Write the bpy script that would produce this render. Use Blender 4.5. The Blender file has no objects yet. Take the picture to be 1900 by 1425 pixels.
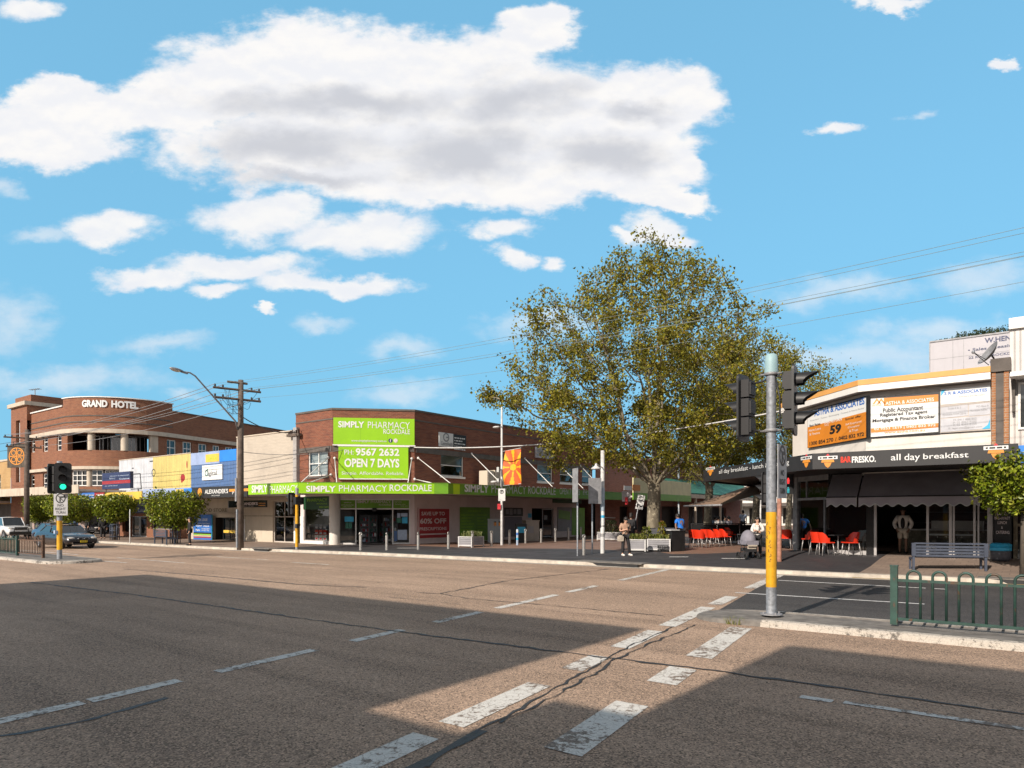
import bpy, bmesh, math, random
import numpy as np
from mathutils import Vector, Matrix, noise as mnoise
random.seed(7)
SC = bpy.context.scene
COL = SC.collection
R = math.radians
# ---------------------------------------------------------------- camera, sky, sun
F_, CX_, HY_, CZ = 1280.0, 950.0, 955.0, 2.0        # focal length, principal column, horizon row (photo pixels), eye height
TH = R(37.14)
CT, ST = math.cos(TH), math.sin(TH)
cd = bpy.data.cameras.new('camera'); cam = bpy.data.objects.new('camera', cd); COL.objects.link(cam)
cam.location = (0, 0, CZ); cam.rotation_euler = (R(90), 0, TH)
cd.sensor_width = 36; cd.lens = 36*F_/1900; cd.shift_y = (HY_-712.5)/1900; cd.clip_end = 6000; cd.clip_start = .1
SC.camera = cam
SUN_EL, SUN_AZ = R(31), R(2)                            # shadows run almost straight up the side street (+y)
sl = bpy.data.lights.new('sun', 'SUN'); sl.energy = 3.5; sl.angle = R(.5); sl.color = (1, .9, .785)
sun = bpy.data.objects.new('sun', sl); COL.objects.link(sun)
sdir = Vector((math.sin(SUN_AZ)*math.cos(SUN_EL), math.cos(SUN_AZ)*math.cos(SUN_EL), -math.sin(SUN_EL)))
sun.rotation_euler = sdir.to_track_quat('-Z', 'Y').to_euler(); sun.location = (0, -60, 60)
SC.view_settings.view_transform = 'Standard'; SC.view_settings.look = 'None'; SC.view_settings.gamma = 1
SC.view_settings.exposure = .83
SC.cycles.max_bounces = 6; SC.cycles.transparent_max_bounces = 16
W_ = bpy.data.worlds.new('World'); SC.world = W_; W_.use_nodes = True

class N:                                              # node tree helper
    def __init__(s, tree): s.t = tree; s.n = tree.nodes; s.l = tree.links
    def a(s, typ, **kw):
        nd = s.n.new(typ)
        for k, v in kw.items(): setattr(nd, k, v)
        return nd
    def set(s, sock, v):
        if hasattr(v, 'is_linked') or hasattr(v, 'links'): s.l.new(v, sock)
        else: sock.default_value = v
    def m(s, op, a, b=None, c=None, clamp=False):
        nd = s.a('ShaderNodeMath', operation=op, use_clamp=clamp)
        for i, v in enumerate((a, b, c)):
            if v is not None: s.set(nd.inputs[i], v)
        return nd.outputs[0]
    def vm(s, op, a, b=None, c=None):
        nd = s.a('ShaderNodeVectorMath', operation=op)
        for i, v in enumerate((a, b, c)):
            if v is not None: s.set(nd.inputs[i], v)
        return nd.outputs['Value'] if op in ('LENGTH', 'DOT_PRODUCT', 'DISTANCE') else nd.outputs[0]
    def mix(s, f, a, b, typ='MIX'):
        nd = s.a('ShaderNodeMix', data_type='RGBA', blend_type=typ)
        s.set(nd.inputs[0], f); s.set(nd.inputs[6], a); s.set(nd.inputs[7], b)
        return nd.outputs[2]
    def ss(s, v, lo, hi, o0=0., o1=1.):
        nd = s.a('ShaderNodeMapRange', interpolation_type='SMOOTHSTEP')
        s.set(nd.inputs[0], v); nd.inputs[1].default_value = lo; nd.inputs[2].default_value = hi
        nd.inputs[3].default_value = o0; nd.inputs[4].default_value = o1
        return nd.outputs[0]
    def noise(s, vec, scale, detail=4, rough=.55, out=0):
        nd = s.a('ShaderNodeTexNoise'); s.set(nd.inputs['Vector'], vec); nd.inputs['Scale'].default_value = scale
        nd.inputs['Detail'].default_value = detail; nd.inputs['Roughness'].default_value = rough
        return nd.outputs[out]
    def xyz(s, x, y, z):
        nd = s.a('ShaderNodeCombineXYZ')
        for i, v in enumerate((x, y, z)): s.set(nd.inputs[i], v)
        return nd.outputs[0]

def make_world():
    n = N(W_.node_tree); n.n.clear()
    out = n.a('ShaderNodeOutputWorld'); bg = n.a('ShaderNodeBackground'); n.l.new(bg.outputs[0], out.inputs[0])
    sky = n.a('ShaderNodeTexSky', sky_type='NISHITA'); sky.sun_disc = False
    sky.sun_elevation = SUN_EL; sky.sun_rotation = math.pi+SUN_AZ; sky.air_density = 1.0; sky.dust_density = .6; sky.ozone_density = 2.0
    d = n.a('ShaderNodeTexCoord').outputs['Generated']
    fx = n.vm('DOT_PRODUCT', d, (CT, ST, 0)); fy = n.vm('DOT_PRODUCT', d, (-ST, CT, 0)); fz = n.vm('DOT_PRODUCT', d, (0, 0, 1))
    fyc = n.m('MAXIMUM', fy, .04)
    a = n.m('DIVIDE', fx, fyc); b = n.m('DIVIDE', fz, fyc)
    p0 = n.xyz(a, b, 0.)                               # gnomonic sky chart, azimuth/elevation fixed in the world
    ps = n.xyz(a, n.m('MULTIPLY', b, 1.7), 0.)
    wv = n.vm('SUBTRACT', n.noise(ps, 7, 7, .6, 1), (.5, .5, .5))
    p = n.vm('MULTIPLY_ADD', wv, (.15, .085, 0), p0)
    def lens(lst):
        cur = None
        for (x, y, rx, ry) in lst:
            sx, sy = F_/rx, F_/ry; ox, oy = (x-950)/F_, (955-y)/F_
            q = n.vm('MULTIPLY_ADD', p, (sx, sy, 0), (-ox*sx, -oy*sy, 0))
            L = n.vm('LENGTH', q)
            if cur is None: cur = L
            else:
                nd = n.a('ShaderNodeMath', operation='SMOOTH_MIN'); n.set(nd.inputs[0], cur); n.set(nd.inputs[1], L); nd.inputs[2].default_value = .22
                cur = nd.outputs[0]
        return cur
    big = lens([(560,140,285,98),(830,150,270,92),(1010,250,275,110),(720,270,430,100),(330,195,210,62),(110,185,110,42),(90,255,165,62),
                (1215,185,128,70),(950,335,330,55),(1225,300,75,70),(1250,372,85,24),(985,55,95,42)])
    mid = lens([(215,428,108,30),(480,415,135,42),(520,390,75,36),(660,430,165,42),(700,402,70,34),(430,490,165,24),(540,520,80,24),(270,512,88,22),(400,535,60,17),
                (640,525,150,20),(925,425,66,25),(950,485,40,28),(1020,490,32,18),(1205,428,60,32),(1150,432,30,18),(1255,450,40,18),(1545,243,44,15),(55,18,78,24),(1640,0,90,12),(1872,120,26,12),(490,572,24,8)])
    faint = lens([(30,590,90,60),(335,725,50,12),(1560,540,160,30),(1830,520,110,40),(760,640,80,25),(20,345,35,14),(740,725,100,30),(1620,660,300,40),(1000,600,120,22),(1750,620,140,30),(300,640,90,20),(80,440,70,16),(1700,230,30,9),(600,590,60,14),(100,700,240,30)])
    fb = n.noise(ps, 11, 8, .62); fb2 = n.noise(ps, 27, 8, .62)
    tx = n.m('ADD', n.m('MULTIPLY', n.m('SUBTRACT', fb, .5), 1.25), n.m('MULTIPLY', n.m('SUBTRACT', fb2, .5), .75))
    db = n.m('ADD', n.m('SUBTRACT', 1.09, big), n.m('MULTIPLY', tx, .62))
    dm = n.m('ADD', n.m('SUBTRACT', 1.06, mid), n.m('MULTIPLY', tx, .95))
    df = n.m('ADD', n.m('SUBTRACT', 1., faint), n.m('MULTIPLY', tx, 1.2))
    front = n.m('MULTIPLY', n.ss(fy, .05, .2), n.ss(fz, .63, .75, 1., 0.))
    al = n.m('MAXIMUM', n.m('MAXIMUM', n.ss(db, -.06, .30), n.ss(dm, -.1, .6, 0, .95)), n.ss(df, -.3, 1., 0, .5))
    al = n.m('MULTIPLY', al, front)
    # grey undersides: soft patches of thicker cloud
    sh = lens([(520,275,230,52),(860,285,260,62),(1110,290,140,48),(640,200,330,42),(960,180,160,60),(560,335,200,22),(1180,210,90,30)])
    billow = n.noise(n.vm('ADD', ps, (0, -.012, 0)), 9, 6, .55)
    gl = n.m('ADD', n.m('SUBTRACT', 1.15, sh), n.m('MULTIPLY', n.m('SUBTRACT', billow, .5), -1.5))
    g = n.ss(gl, .0, 1.1)
    relief = n.ss(n.m('SUBTRACT', n.noise(ps, 10, 6, .55), n.noise(n.vm('ADD', ps, (.0, .02, 0)), 10, 6, .55)), -.12, .14)
    cl = n.mix(relief, (.50, .505, .525, 1), (.555, .545, .535, 1))
    cl = n.mix(n.m('MULTIPLY', g, .9), cl, (.335, .345, .375, 1))
    # unseen cloud added behind and overhead: bright low down to light facades, dim above
    alb = n.m('MULTIPLY', n.ss(n.noise(n.vm('MULTIPLY', d, (3, 3, 6)), 1.6, 6, .6), .30, .5), n.m('SUBTRACT', 1., front))
    al = n.m('MAXIMUM', al, n.m('MULTIPLY', alb, .92))
    bc = n.mix(n.ss(fz, .3, .62), (.78, .72, .68, 1), (.17, .155, .16, 1))
    cl = n.mix(n.m('MULTIPLY', alb, .95), cl, bc)
    skc = n.mix(1., sky.outputs[0], (SKY_T[0], SKY_T[1], SKY_T[2], 1), 'MULTIPLY')
    hz = n.ss(fz, .05, .6, .92, .70)
    skc = n.mix(hz, skc, (.118/SKY_S, .318/SKY_S, .468/SKY_S, 1))
    cls = n.mix(1., cl, (1/SKY_S, 1/SKY_S, 1/SKY_S, 1), 'MULTIPLY')
    n.l.new(n.mix(al, skc, cls), bg.inputs[0]); bg.inputs[1].default_value = SKY_S
SKY_S = .12
SKY_T = (.86, 1.05, 1.05)
make_world()

# ---------------------------------------------------------------- geometry of the view, used to measure positions off the photograph
def ray(px):
    a = (px-CX_)/F_
    return CT*a-ST, ST*a+CT                            # ground-plan direction per metre of depth
def proj(x, y, z):
    X, Y = CT*x+ST*y, -ST*x+CT*y
    return CX_+F_*X/Y, HY_-F_*(z-CZ)/Y
def gz(x, y):                                          # height of the far pavement
    s = min(1, max(0, (x+26)/9.)); s = s*s*(3-2*s)
    q = min(1, max(0, (x+12)/6.)); q = q*q*(3-2*q)
    return .13+q*.2*min(1, max(0, (y-24.8)/4.))+s*(min(1, max(0, (y-26)/5.))*.22+max(0, min(60, y-31))*.006)
def on_z(px, py, z=0.):
    Y = F_*(CZ-z)/(py-HY_); dx, dy = ray(px); return dx*Y, dy*Y
def on_g(px, py):                                      # point of the pavement seen at a pixel
    z = .13
    for _ in range(30):
        x, y = on_z(px, py, z); z = z*.5+gz(x, y)*.5
    return x, y, gz(x, y)
def on_y(px, y): dx, dy = ray(px); return dx*y/dy
def on_x(px, x): dx, dy = ray(px); return dy*x/dx
def at(px, Y): dx, dy = ray(px); return dx*Y, dy*Y
def zpx(px, py, x, y): return CZ+(HY_-py)/F_*(-ST*x+CT*y)

class Fr:                                              # a straight facade: s along it, d outwards, z up
    def __init__(s, p0, p1):
        s.o = p0; L = math.hypot(p1[0]-p0[0], p1[1]-p0[1]); s.L = L
        s.u = ((p1[0]-p0[0])/L, (p1[1]-p0[1])/L); s.n = (s.u[1], -s.u[0])
    def P(s, a, d, z): return (s.o[0]+s.u[0]*a+s.n[0]*d, s.o[1]+s.u[1]*a+s.n[1]*d, z)
    def px(s, px, py=HY_, d=0.):
        dx, dy = ray(px); ox, oy = s.o[0]+s.n[0]*d, s.o[1]+s.n[1]*d
        # o + u*a = dir*t
        det = s.u[0]*(-dy)+s.u[1]*dx
        a = (-ox*(-dy)-oy*dx)/det
        x, y = ox+s.u[0]*a, oy+s.u[1]*a
        return a, zpx(px, py, x, y)
class PathFr:                                          # a facade along a polyline
    def __init__(s, pts):
        s.p = [Vector(q) for q in pts]; s.c = [0]
        for i in range(1, len(pts)): s.c.append(s.c[-1]+(s.p[i]-s.p[i-1]).length)
        s.L = s.c[-1]; ns = []
        for i in range(len(pts)-1):
            t = (s.p[i+1]-s.p[i]).normalized(); ns.append(Vector((t[1], -t[0])))
        s.ns = [ns[0]]+[((ns[i-1]+ns[i])/(1+ns[i-1].dot(ns[i]))) for i in range(1, len(ns))]+[ns[-1]]
    def P(s, a, d, z):
        i = 0
        while i < len(s.c)-2 and a > s.c[i+1]: i += 1
        t = (a-s.c[i])/(s.c[i+1]-s.c[i]); q = s.p[i].lerp(s.p[i+1], t); n = s.ns[i].lerp(s.ns[i+1], min(1, max(0, t)))
        q = q+n*d; return (q[0], q[1], z)
    def px(s, px, py=HY_, d=0.):
        best = None; k = 0.
        while k < s.L:
            x, y, _ = s.P(k, d, 0); q = proj(x, y, 0)[0]
            e = abs(q-px)
            if best is None or e < best[0]: best = (e, k, x, y)
            k += .04
        return best[1], zpx(px, py, best[2], best[3])
    def cuts(s, a, b): return [a]+[c for c in s.c if a+1e-3 < c < b-1e-3]+[b]

class MB:                                              # collects faces and links them as ONE mesh object
    def __init__(s, fr=None): s.v = []; s.f = []; s.uv = []; s.mi = []; s.sm = []; s.m = 0; s.fr = fr; s.mat4 = None
    def T(s, p):
        if s.mat4 is not None: p = tuple(s.mat4 @ Vector(p))
        return s.fr.P(*p) if s.fr else tuple(p)
    def face(s, pts, uv=None, smooth=False, raw=False):
        i = len(s.v); s.v += [tuple(p) if raw else s.T(p) for p in pts]; s.f.append(tuple(range(i, i+len(pts))))
        s.uv += uv if uv else [(p[0]+p[1], p[2]) for p in pts]; s.mi.append(s.m); s.sm.append(smooth)
    def box(s, x0, y0, z0, x1, y1, z1, skip=''):
        if x0 > x1: x0, x1 = x1, x0
        if y0 > y1: y0, y1 = y1, y0
        if z0 > z1: z0, z1 = z1, z0
        xs = [x0, x1]
        if isinstance(s.fr, PathFr): xs = s.fr.cuts(x0, x1)
        for a, b in zip(xs, xs[1:]):
            s.face([(a,y1,z0),(b,y1,z0),(b,y1,z1),(a,y1,z1)], [(a,z0),(b,z0),(b,z1),(a,z1)])
            if 'b' not in skip: s.face([(b,y0,z0),(a,y0,z0),(a,y0,z1),(b,y0,z1)], [(b,z0),(a,z0),(a,z1),(b,z1)])
            s.face([(a,y0,z1),(a,y1,z1),(b,y1,z1),(b,y0,z1)], [(a,y0),(a,y1),(b,y1),(b,y0)])
            s.face([(a,y0,z0),(b,y0,z0),(b,y1,z0),(a,y1,z0)], [(a,y0),(b,y0),(b,y1),(a,y1)])
        s.face([(x0,y0,z0),(x0,y1,z0),(x0,y1,z1),(x0,y0,z1)], [(y0,z0),(y1,z0),(y1,z1),(y0,z1)])
        s.face([(x1,y1,z0),(x1,y0,z0),(x1,y0,z1),(x1,y1,z1)], [(y1,z0),(y0,z0),(y0,z1),(y1,z1)])
    def cbox(s, c, sx, sy, sz): s.box(c[0]-sx/2, c[1]-sy/2, c[2]-sz/2, c[0]+sx/2, c[1]+sy/2, c[2]+sz/2)
    def tube(s, pts, r, n=8, caps=True, smooth=True):  # pts 3D, r number or list
        pts = [Vector(s.T(p)) for p in pts]; rs = r if isinstance(r, (list, tuple)) else [r]*len(pts)
        rings = []; up = Vector((0, 0, 1)); px_ = None
        for i, p in enumerate(pts):
            t = (pts[min(i+1, len(pts)-1)]-pts[max(i-1, 0)])
            t = t.normalized() if t.length > 1e-9 else up
            if px_ is None: ax = t.cross(up if abs(t.z) < .9 else Vector((1, 0, 0))).normalized()
            else:
                ax = (px_-t*px_.dot(t)); ax = ax.normalized() if ax.length > 1e-6 else t.orthogonal().normalized()
            px_ = ax; ay = t.cross(ax)
            rings.append([p+(ax*math.cos(2*math.pi*k/n)+ay*math.sin(2*math.pi*k/n))*rs[i] for k in range(n)])
        acc = 0.
        for i in range(len(rings)-1):
            ln = (pts[i+1]-pts[i]).length
            for k in range(n):
                q = (k+1) % n; w = 2*math.pi*max(rs[i], .001)/n
                s.face([rings[i][k], rings[i][q], rings[i+1][q], rings[i+1][k]], [(k*w,acc),((k+1)*w,acc),((k+1)*w,acc+ln),(k*w,acc+ln)], smooth, True)
            acc += ln
        if caps:
            s.face(rings[0][::-1], None, False, True); s.face(rings[-1], None, False, True)
    def prism(s, poly, z0, z1):                        # poly in (x,y), extruded in z
        n = len(poly)
        s.face([(p[0], p[1], z1) for p in poly], [(p[0], p[1]) for p in poly]); s.face([(p[0], p[1], z0) for p in poly[::-1]], [(p[0], p[1]) for p in poly[::-1]])
        acc = 0
        for i in range(n):
            a, b = poly[i], poly[(i+1) % n]; L = math.hypot(b[0]-a[0], b[1]-a[1])
            s.face([(a[0],a[1],z0),(b[0],b[1],z0),(b[0],b[1],z1),(a[0],a[1],z1)], [(acc,z0),(acc+L,z0),(acc+L,z1),(acc,z1)]); acc += L
    def plate(s, poly, d0, d1):                        # poly in (s,z) of the frame, extruded along d
        n = len(poly)
        s.face([(p[0], d1, p[1]) for p in poly], [tuple(p) for p in poly]); s.face([(p[0], d0, p[1]) for p in poly[::-1]], [tuple(p) for p in poly[::-1]])
        for i in range(n):
            a, b = poly[i], poly[(i+1) % n]
            s.face([(a[0],d0,a[1]),(b[0],d0,b[1]),(b[0],d1,b[1]),(a[0],d1,a[1])])
    def disc(s, c, r, d0, d1, n=20, rz=None): s.plate([(c[0]+r*math.cos(2*math.pi*k/n), c[1]+(rz or r)*math.sin(2*math.pi*k/n)) for k in range(n)], d0, d1)
    def ring(s, c, r, w, d0, d1, n=24):
        for k in range(n):
            a, b = 2*math.pi*k/n, 2*math.pi*(k+1)/n
            s.plate([(c[0]+r*math.cos(a), c[1]+r*math.sin(a)), (c[0]+r*math.cos(b), c[1]+r*math.sin(b)), (c[0]+(r-w)*math.cos(b), c[1]+(r-w)*math.sin(b)), (c[0]+(r-w)*math.cos(a), c[1]+(r-w)*math.sin(a))], d0, d1)
    def ball(s, c, rx, ry=None, rz=None, n=10, m=7, lo=-1., hi=1.):
        ry = ry or rx; rz = rz or rx
        t0, t1 = math.asin(lo), math.asin(hi)
        for j in range(m):
            a, b = t0+(t1-t0)*j/m, t0+(t1-t0)*(j+1)/m
            for k in range(n):
                p, q = 2*math.pi*k/n, 2*math.pi*(k+1)/n
                f = lambda u, w: (c[0]+rx*math.cos(u)*math.cos(w), c[1]+ry*math.cos(u)*math.sin(w), c[2]+rz*math.sin(u))
                pts = [f(a, p), f(a, q), f(b, q), f(b, p)]
                if j == 0 and lo == -1.: pts = [pts[0]]+pts[2:]
                elif j == m-1 and hi == 1.: pts = pts[:3]
                s.face(pts, None, True)
    def lathe(s, prof, c=(0, 0, 0), n=12, smooth=True):   # prof [(r,z)]
        for (r0, z0), (r1, z1) in zip(prof, prof[1:]):
            for k in range(n):
                p, q = 2*math.pi*k/n, 2*math.pi*(k+1)/n
                s.face([(c[0]+r0*math.cos(p), c[1]+r0*math.sin(p), c[2]+z0), (c[0]+r0*math.cos(q), c[1]+r0*math.sin(q), c[2]+z0),
                        (c[0]+r1*math.cos(q), c[1]+r1*math.sin(q), c[2]+z1), (c[0]+r1*math.cos(p), c[1]+r1*math.sin(p), c[2]+z1)], None, smooth)
    def wall(s, s0, s1, z0, z1, ops=(), rev=.15, d=0.):   # front sheet with openings and reveals
        S = sorted(set([s0, s1]+[min(max(o[k], s0), s1) for o in ops for k in (0, 2)])); Z = sorted(set([z0, z1]+[min(max(o[k], z0), z1) for o in ops for k in (1, 3)]))
        if isinstance(s.fr, PathFr): S = sorted(set(S+[c for c in s.fr.c if s0 < c < s1]))
        for a, b in zip(S, S[1:]):
            for e, f in zip(Z, Z[1:]):
                ms, mz = (a+b)/2, (e+f)/2
                if any(o[0] < ms < o[2] and o[1] < mz < o[3] for o in ops): continue
                s.face([(a,d,e),(b,d,e),(b,d,f),(a,d,f)], [(a,e),(b,e),(b,f),(a,f)])
        for (a, e, b, f) in ops:
            g = d-rev
            s.face([(a,d,e),(a,d,f),(a,g,f),(a,g,e)], [(0,e),(0,f),(rev,f),(rev,e)]); s.face([(b,d,f),(b,d,e),(b,g,e),(b,g,f)], [(0,f),(0,e),(rev,e),(rev,f)])
            xs = s.fr.cuts(a, b) if isinstance(s.fr, PathFr) else [a, b]
            for p, q in zip(xs, xs[1:]):
                s.face([(p,d,f),(q,d,f),(q,g,f),(p,g,f)], [(p,0),(q,0),(q,rev),(p,rev)]); s.face([(q,d,e),(p,d,e),(p,g,e),(q,g,e)], [(q,0),(p,0),(p,rev),(q,rev)])
    def build(s, name, mats, parent=None, label=None, weld=False, kind=None, loc=None):
        me = bpy.data.meshes.new(name); me.from_pydata(s.v, [], s.f)
        ul = me.uv_layers.new(name='UVMap'); ul.data.foreach_set('uv', np.array(s.uv, dtype=np.float32).ravel())
        mats = mats if isinstance(mats, (list, tuple)) else [mats]
        for m in mats: me.materials.append(m)
        me.polygons.foreach_set('material_index', np.array(s.mi, dtype=np.int32)); me.polygons.foreach_set('use_smooth', np.array(s.sm, dtype=bool))
        if weld or any(s.sm):
            bm = bmesh.new(); bm.from_mesh(me); bmesh.ops.remove_doubles(bm, verts=bm.verts, dist=1e-4)
            if weld: bmesh.ops.recalc_face_normals(bm, faces=bm.faces)
            bm.to_mesh(me); bm.free()
        me.update()
        o = bpy.data.objects.new(name, me); COL.objects.link(o)
        if parent is not None: adopt(o, parent)
        if label: o['label'] = label
        if kind: o['kind'] = kind
        return o
WL = {}
def adopt(o, parent):
    o.parent = parent; o.matrix_parent_inverse = Matrix.Translation(-WL.get(parent.name, Vector((0, 0, 0))))
def thing(name, loc, label, cat, group=None):
    o = bpy.data.objects.new(name, None); COL.objects.link(o); o.location = loc; o.empty_display_size = .3
    WL[o.name] = Vector(loc); return tag(o, label, cat, group)
def tag(o, label, cat, group=None):
    o['label'] = label; o['category'] = cat
    if group: o['group'] = group
    return o
def dup(o, loc=None, rz=None, label=None, parent=None):
    c = o.copy(); COL.objects.link(c)
    if parent is not None: c.parent = parent
    for ch in o.children: dup(ch, parent=c)
    if loc is not None: c.location = loc
    if rz is not None: c.rotation_euler = (0, 0, rz)
    if label: c['label'] = label
    return c
def place(o, loc, rz=0.): o.location = loc; o.rotation_euler = (0, 0, rz); return o

_tc = {}
def tmesh(body, bold=0.):
    k = (body, bold)
    if k not in _tc:
        cu = bpy.data.curves.new('t', 'FONT'); cu.body = body; cu.offset = bold; cu.resolution_u = 3
        ob = bpy.data.objects.new('t', cu); me = bpy.data.meshes.new_from_object(ob)
        v = np.array([q.co[:2] for q in me.vertices]); f = [tuple(p.vertices) for p in me.polygons]
        lo, hi = v.min(0), v.max(0)
        _tc[k] = ((v-lo)/(hi-lo), f, (hi[0]-lo[0])/(hi[1]-lo[1]))
        bpy.data.objects.remove(ob); bpy.data.curves.remove(cu); bpy.data.meshes.remove(me)
    return _tc[k]
def put_text(mb, body, s0, z0, s1, z1, d, bold=0., skew=0., dz=0.):   # text fitted to a box of the frame; dz lifts its right end
    v, f, asp = tmesh(body, bold); i = len(mb.v)
    for x, y in v:
        mb.v.append(mb.T((s0+(s1-s0)*x+skew*y*(z1-z0), d, z0+(z1-z0)*y+dz*x)))
    for q in f:
        mb.f.append(tuple(i+k for k in q)); mb.uv += [(0, 0)]*len(q); mb.mi.append(mb.m); mb.sm.append(False)
def text_px(mb, body, x0, yb, x1, yt, d=.03, bold=0., skew=0.):   # box given where the photograph shows it: (x0,yb) bottom left, (x1,yt) top right
    s0, z0 = mb.fr.px(x0, yb, d); s1, z1 = mb.fr.px(x1, yt, d)
    put_text(mb, body, s0, z0, s1, z1, d, bold, skew)
# ---------------------------------------------------------------- materials
M = {}
def base(name):
    m = bpy.data.materials.new(name); m.use_nodes = True; n = N(m.node_tree); b = n.n['Principled BSDF']
    M[name] = m; return m, n, b
def C4(c, k=1.): return (min(1, c[0]*k), min(1, c[1]*k), min(1, c[2]*k), 1)
def mk(name, col, rough=.6, metal=0., var=.12, scale=2.5, bump=0., bscale=40., grime=.0, coat=0.):
    m, n, b = base(name); co = n.a('ShaderNodeTexCoord').outputs['Object']
    f = n.ss(n.noise(co, scale, 6, .6), .3, .7)
    c = n.mix(f, C4(col, 1-var), C4(col, 1+var))
    if grime:                                          # blotchy dirt and weather streaks
        st = n.noise(n.vm('MULTIPLY', co, (1, 1, .12)), 3.2, 5, .65)
        c = n.mix(n.m('MULTIPLY', n.ss(st, .5, .72), grime), c, C4((col[0]*.35+.02, col[1]*.33+.018, col[2]*.3+.015)))
    n.l.new(c, b.inputs['Base Color']); b.inputs['Roughness'].default_value = rough; b.inputs['Metallic'].default_value = metal
    if coat: b.inputs['Coat Weight'].default_value = coat; b.inputs['Coat Roughness'].default_value = .04
    if bump:
        bp = n.a('ShaderNodeBump'); bp.inputs['Strength'].default_value = bump; bp.inputs['Distance'].default_value = .02
        n.l.new(n.noise(co, bscale, 4), bp.inputs['Height']); n.l.new(bp.outputs[0], b.inputs['Normal'])
    return m
def brick(name, c1, c2, mort, w=.24, h=.085, ms=.012, patch=.3, pc=None, dirt=.3):
    m, n, b = base(name); tc = n.a('ShaderNodeTexCoord'); uv = tc.outputs['UV']; co = tc.outputs['Object']
    bt = n.a('ShaderNodeTexBrick'); n.l.new(uv, bt.inputs['Vector']); bt.inputs['Scale'].default_value = 1
    bt.inputs['Brick Width'].default_value = w; bt.inputs['Row Height'].default_value = h; bt.inputs['Mortar Size'].default_value = ms
    bt.inputs['Color1'].default_value = C4(c1); bt.inputs['Color2'].default_value = C4(c2); bt.inputs['Mortar'].default_value = C4(mort); bt.inputs['Bias'].default_value = -.1
    c = bt.outputs[0]
    sv = n.noise(n.vm('MULTIPLY', uv, (1.1, 9., 1)), 1.0, 3, .6)          # courses of darker and redder bricks
    c = n.mix(n.m('MULTIPLY', n.ss(sv, .45, .7), patch), c, C4(pc or (c1[0]*.45, c1[1]*.4, c1[2]*.4)))
    c = n.mix(n.m('MULTIPLY', n.ss(n.noise(co, .5, 6, .6), .42, .75), dirt), c, C4((c1[0]*.4, c1[1]*.4, c1[2]*.42)))
    n.l.new(c, b.inputs['Base Color']); b.inputs['Roughness'].default_value = .85
    bp = n.a('ShaderNodeBump'); bp.inputs['Strength'].default_value = .5; bp.inputs['Distance'].default_value = .01; bp.invert = True
    n.l.new(bt.outputs['Fac'], bp.inputs['Height']); n.l.new(bp.outputs[0], b.inputs['Normal'])
    return m
def ribbed(name, col, pitch=.2, rough=.5, grime=.2):      # vertical corrugated or ribbed sheet
    m = mk(name, col, rough, 0, .08, 1.5, grime=grime); n = N(m.node_tree); b = n.n['Principled BSDF']
    uv = n.a('ShaderNodeTexCoord').outputs['UV']; sp = n.a('ShaderNodeSeparateXYZ'); n.l.new(uv, sp.inputs[0])
    w = n.m('PINGPONG', sp.outputs[0], pitch/2); h = n.ss(w, 0, pitch*.18)
    bp = n.a('ShaderNodeBump'); bp.inputs['Strength'].default_value = .8; bp.inputs['Distance'].default_value = .04
    n.l.new(h, bp.inputs['Height']); n.l.new(bp.outputs[0], b.inputs['Normal']); return m
def tiles(name, c1, c2, mort, w, h, ms=.008, rough=.7, var=.35):
    m, n, b = base(name); tc = n.a('ShaderNodeTexCoord'); co = tc.outputs['Object']
    bt = n.a('ShaderNodeTexBrick'); n.l.new(co, bt.inputs['Vector']); bt.inputs['Scale'].default_value = 1
    bt.inputs['Brick Width'].default_value = w; bt.inputs['Row Height'].default_value = h; bt.inputs['Mortar Size'].default_value = ms
    bt.inputs['Color1'].default_value = C4(c1); bt.inputs['Color2'].default_value = C4(c2); bt.inputs['Mortar'].default_value = C4(mort)
    g = n.noise(co, .8, 7, .62); c = n.mix(n.m('MULTIPLY', n.ss(g, .42, .7), var), bt.outputs[0], C4((c1[0]*.5, c1[1]*.5, c1[2]*.5)))
    sp = n.noise(co, 7, 3, .5); c = n.mix(n.ss(sp, .72, .76, 0, .45), c, C4((c1[0]*1.9+.05, c1[1]*1.9+.05, c1[2]*1.9+.05)))
    n.l.new(c, b.inputs['Base Color']); n.l.new(n.ss(g, .3, .7, rough-.12, rough+.12), b.inputs['Roughness'])
    return m
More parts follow.
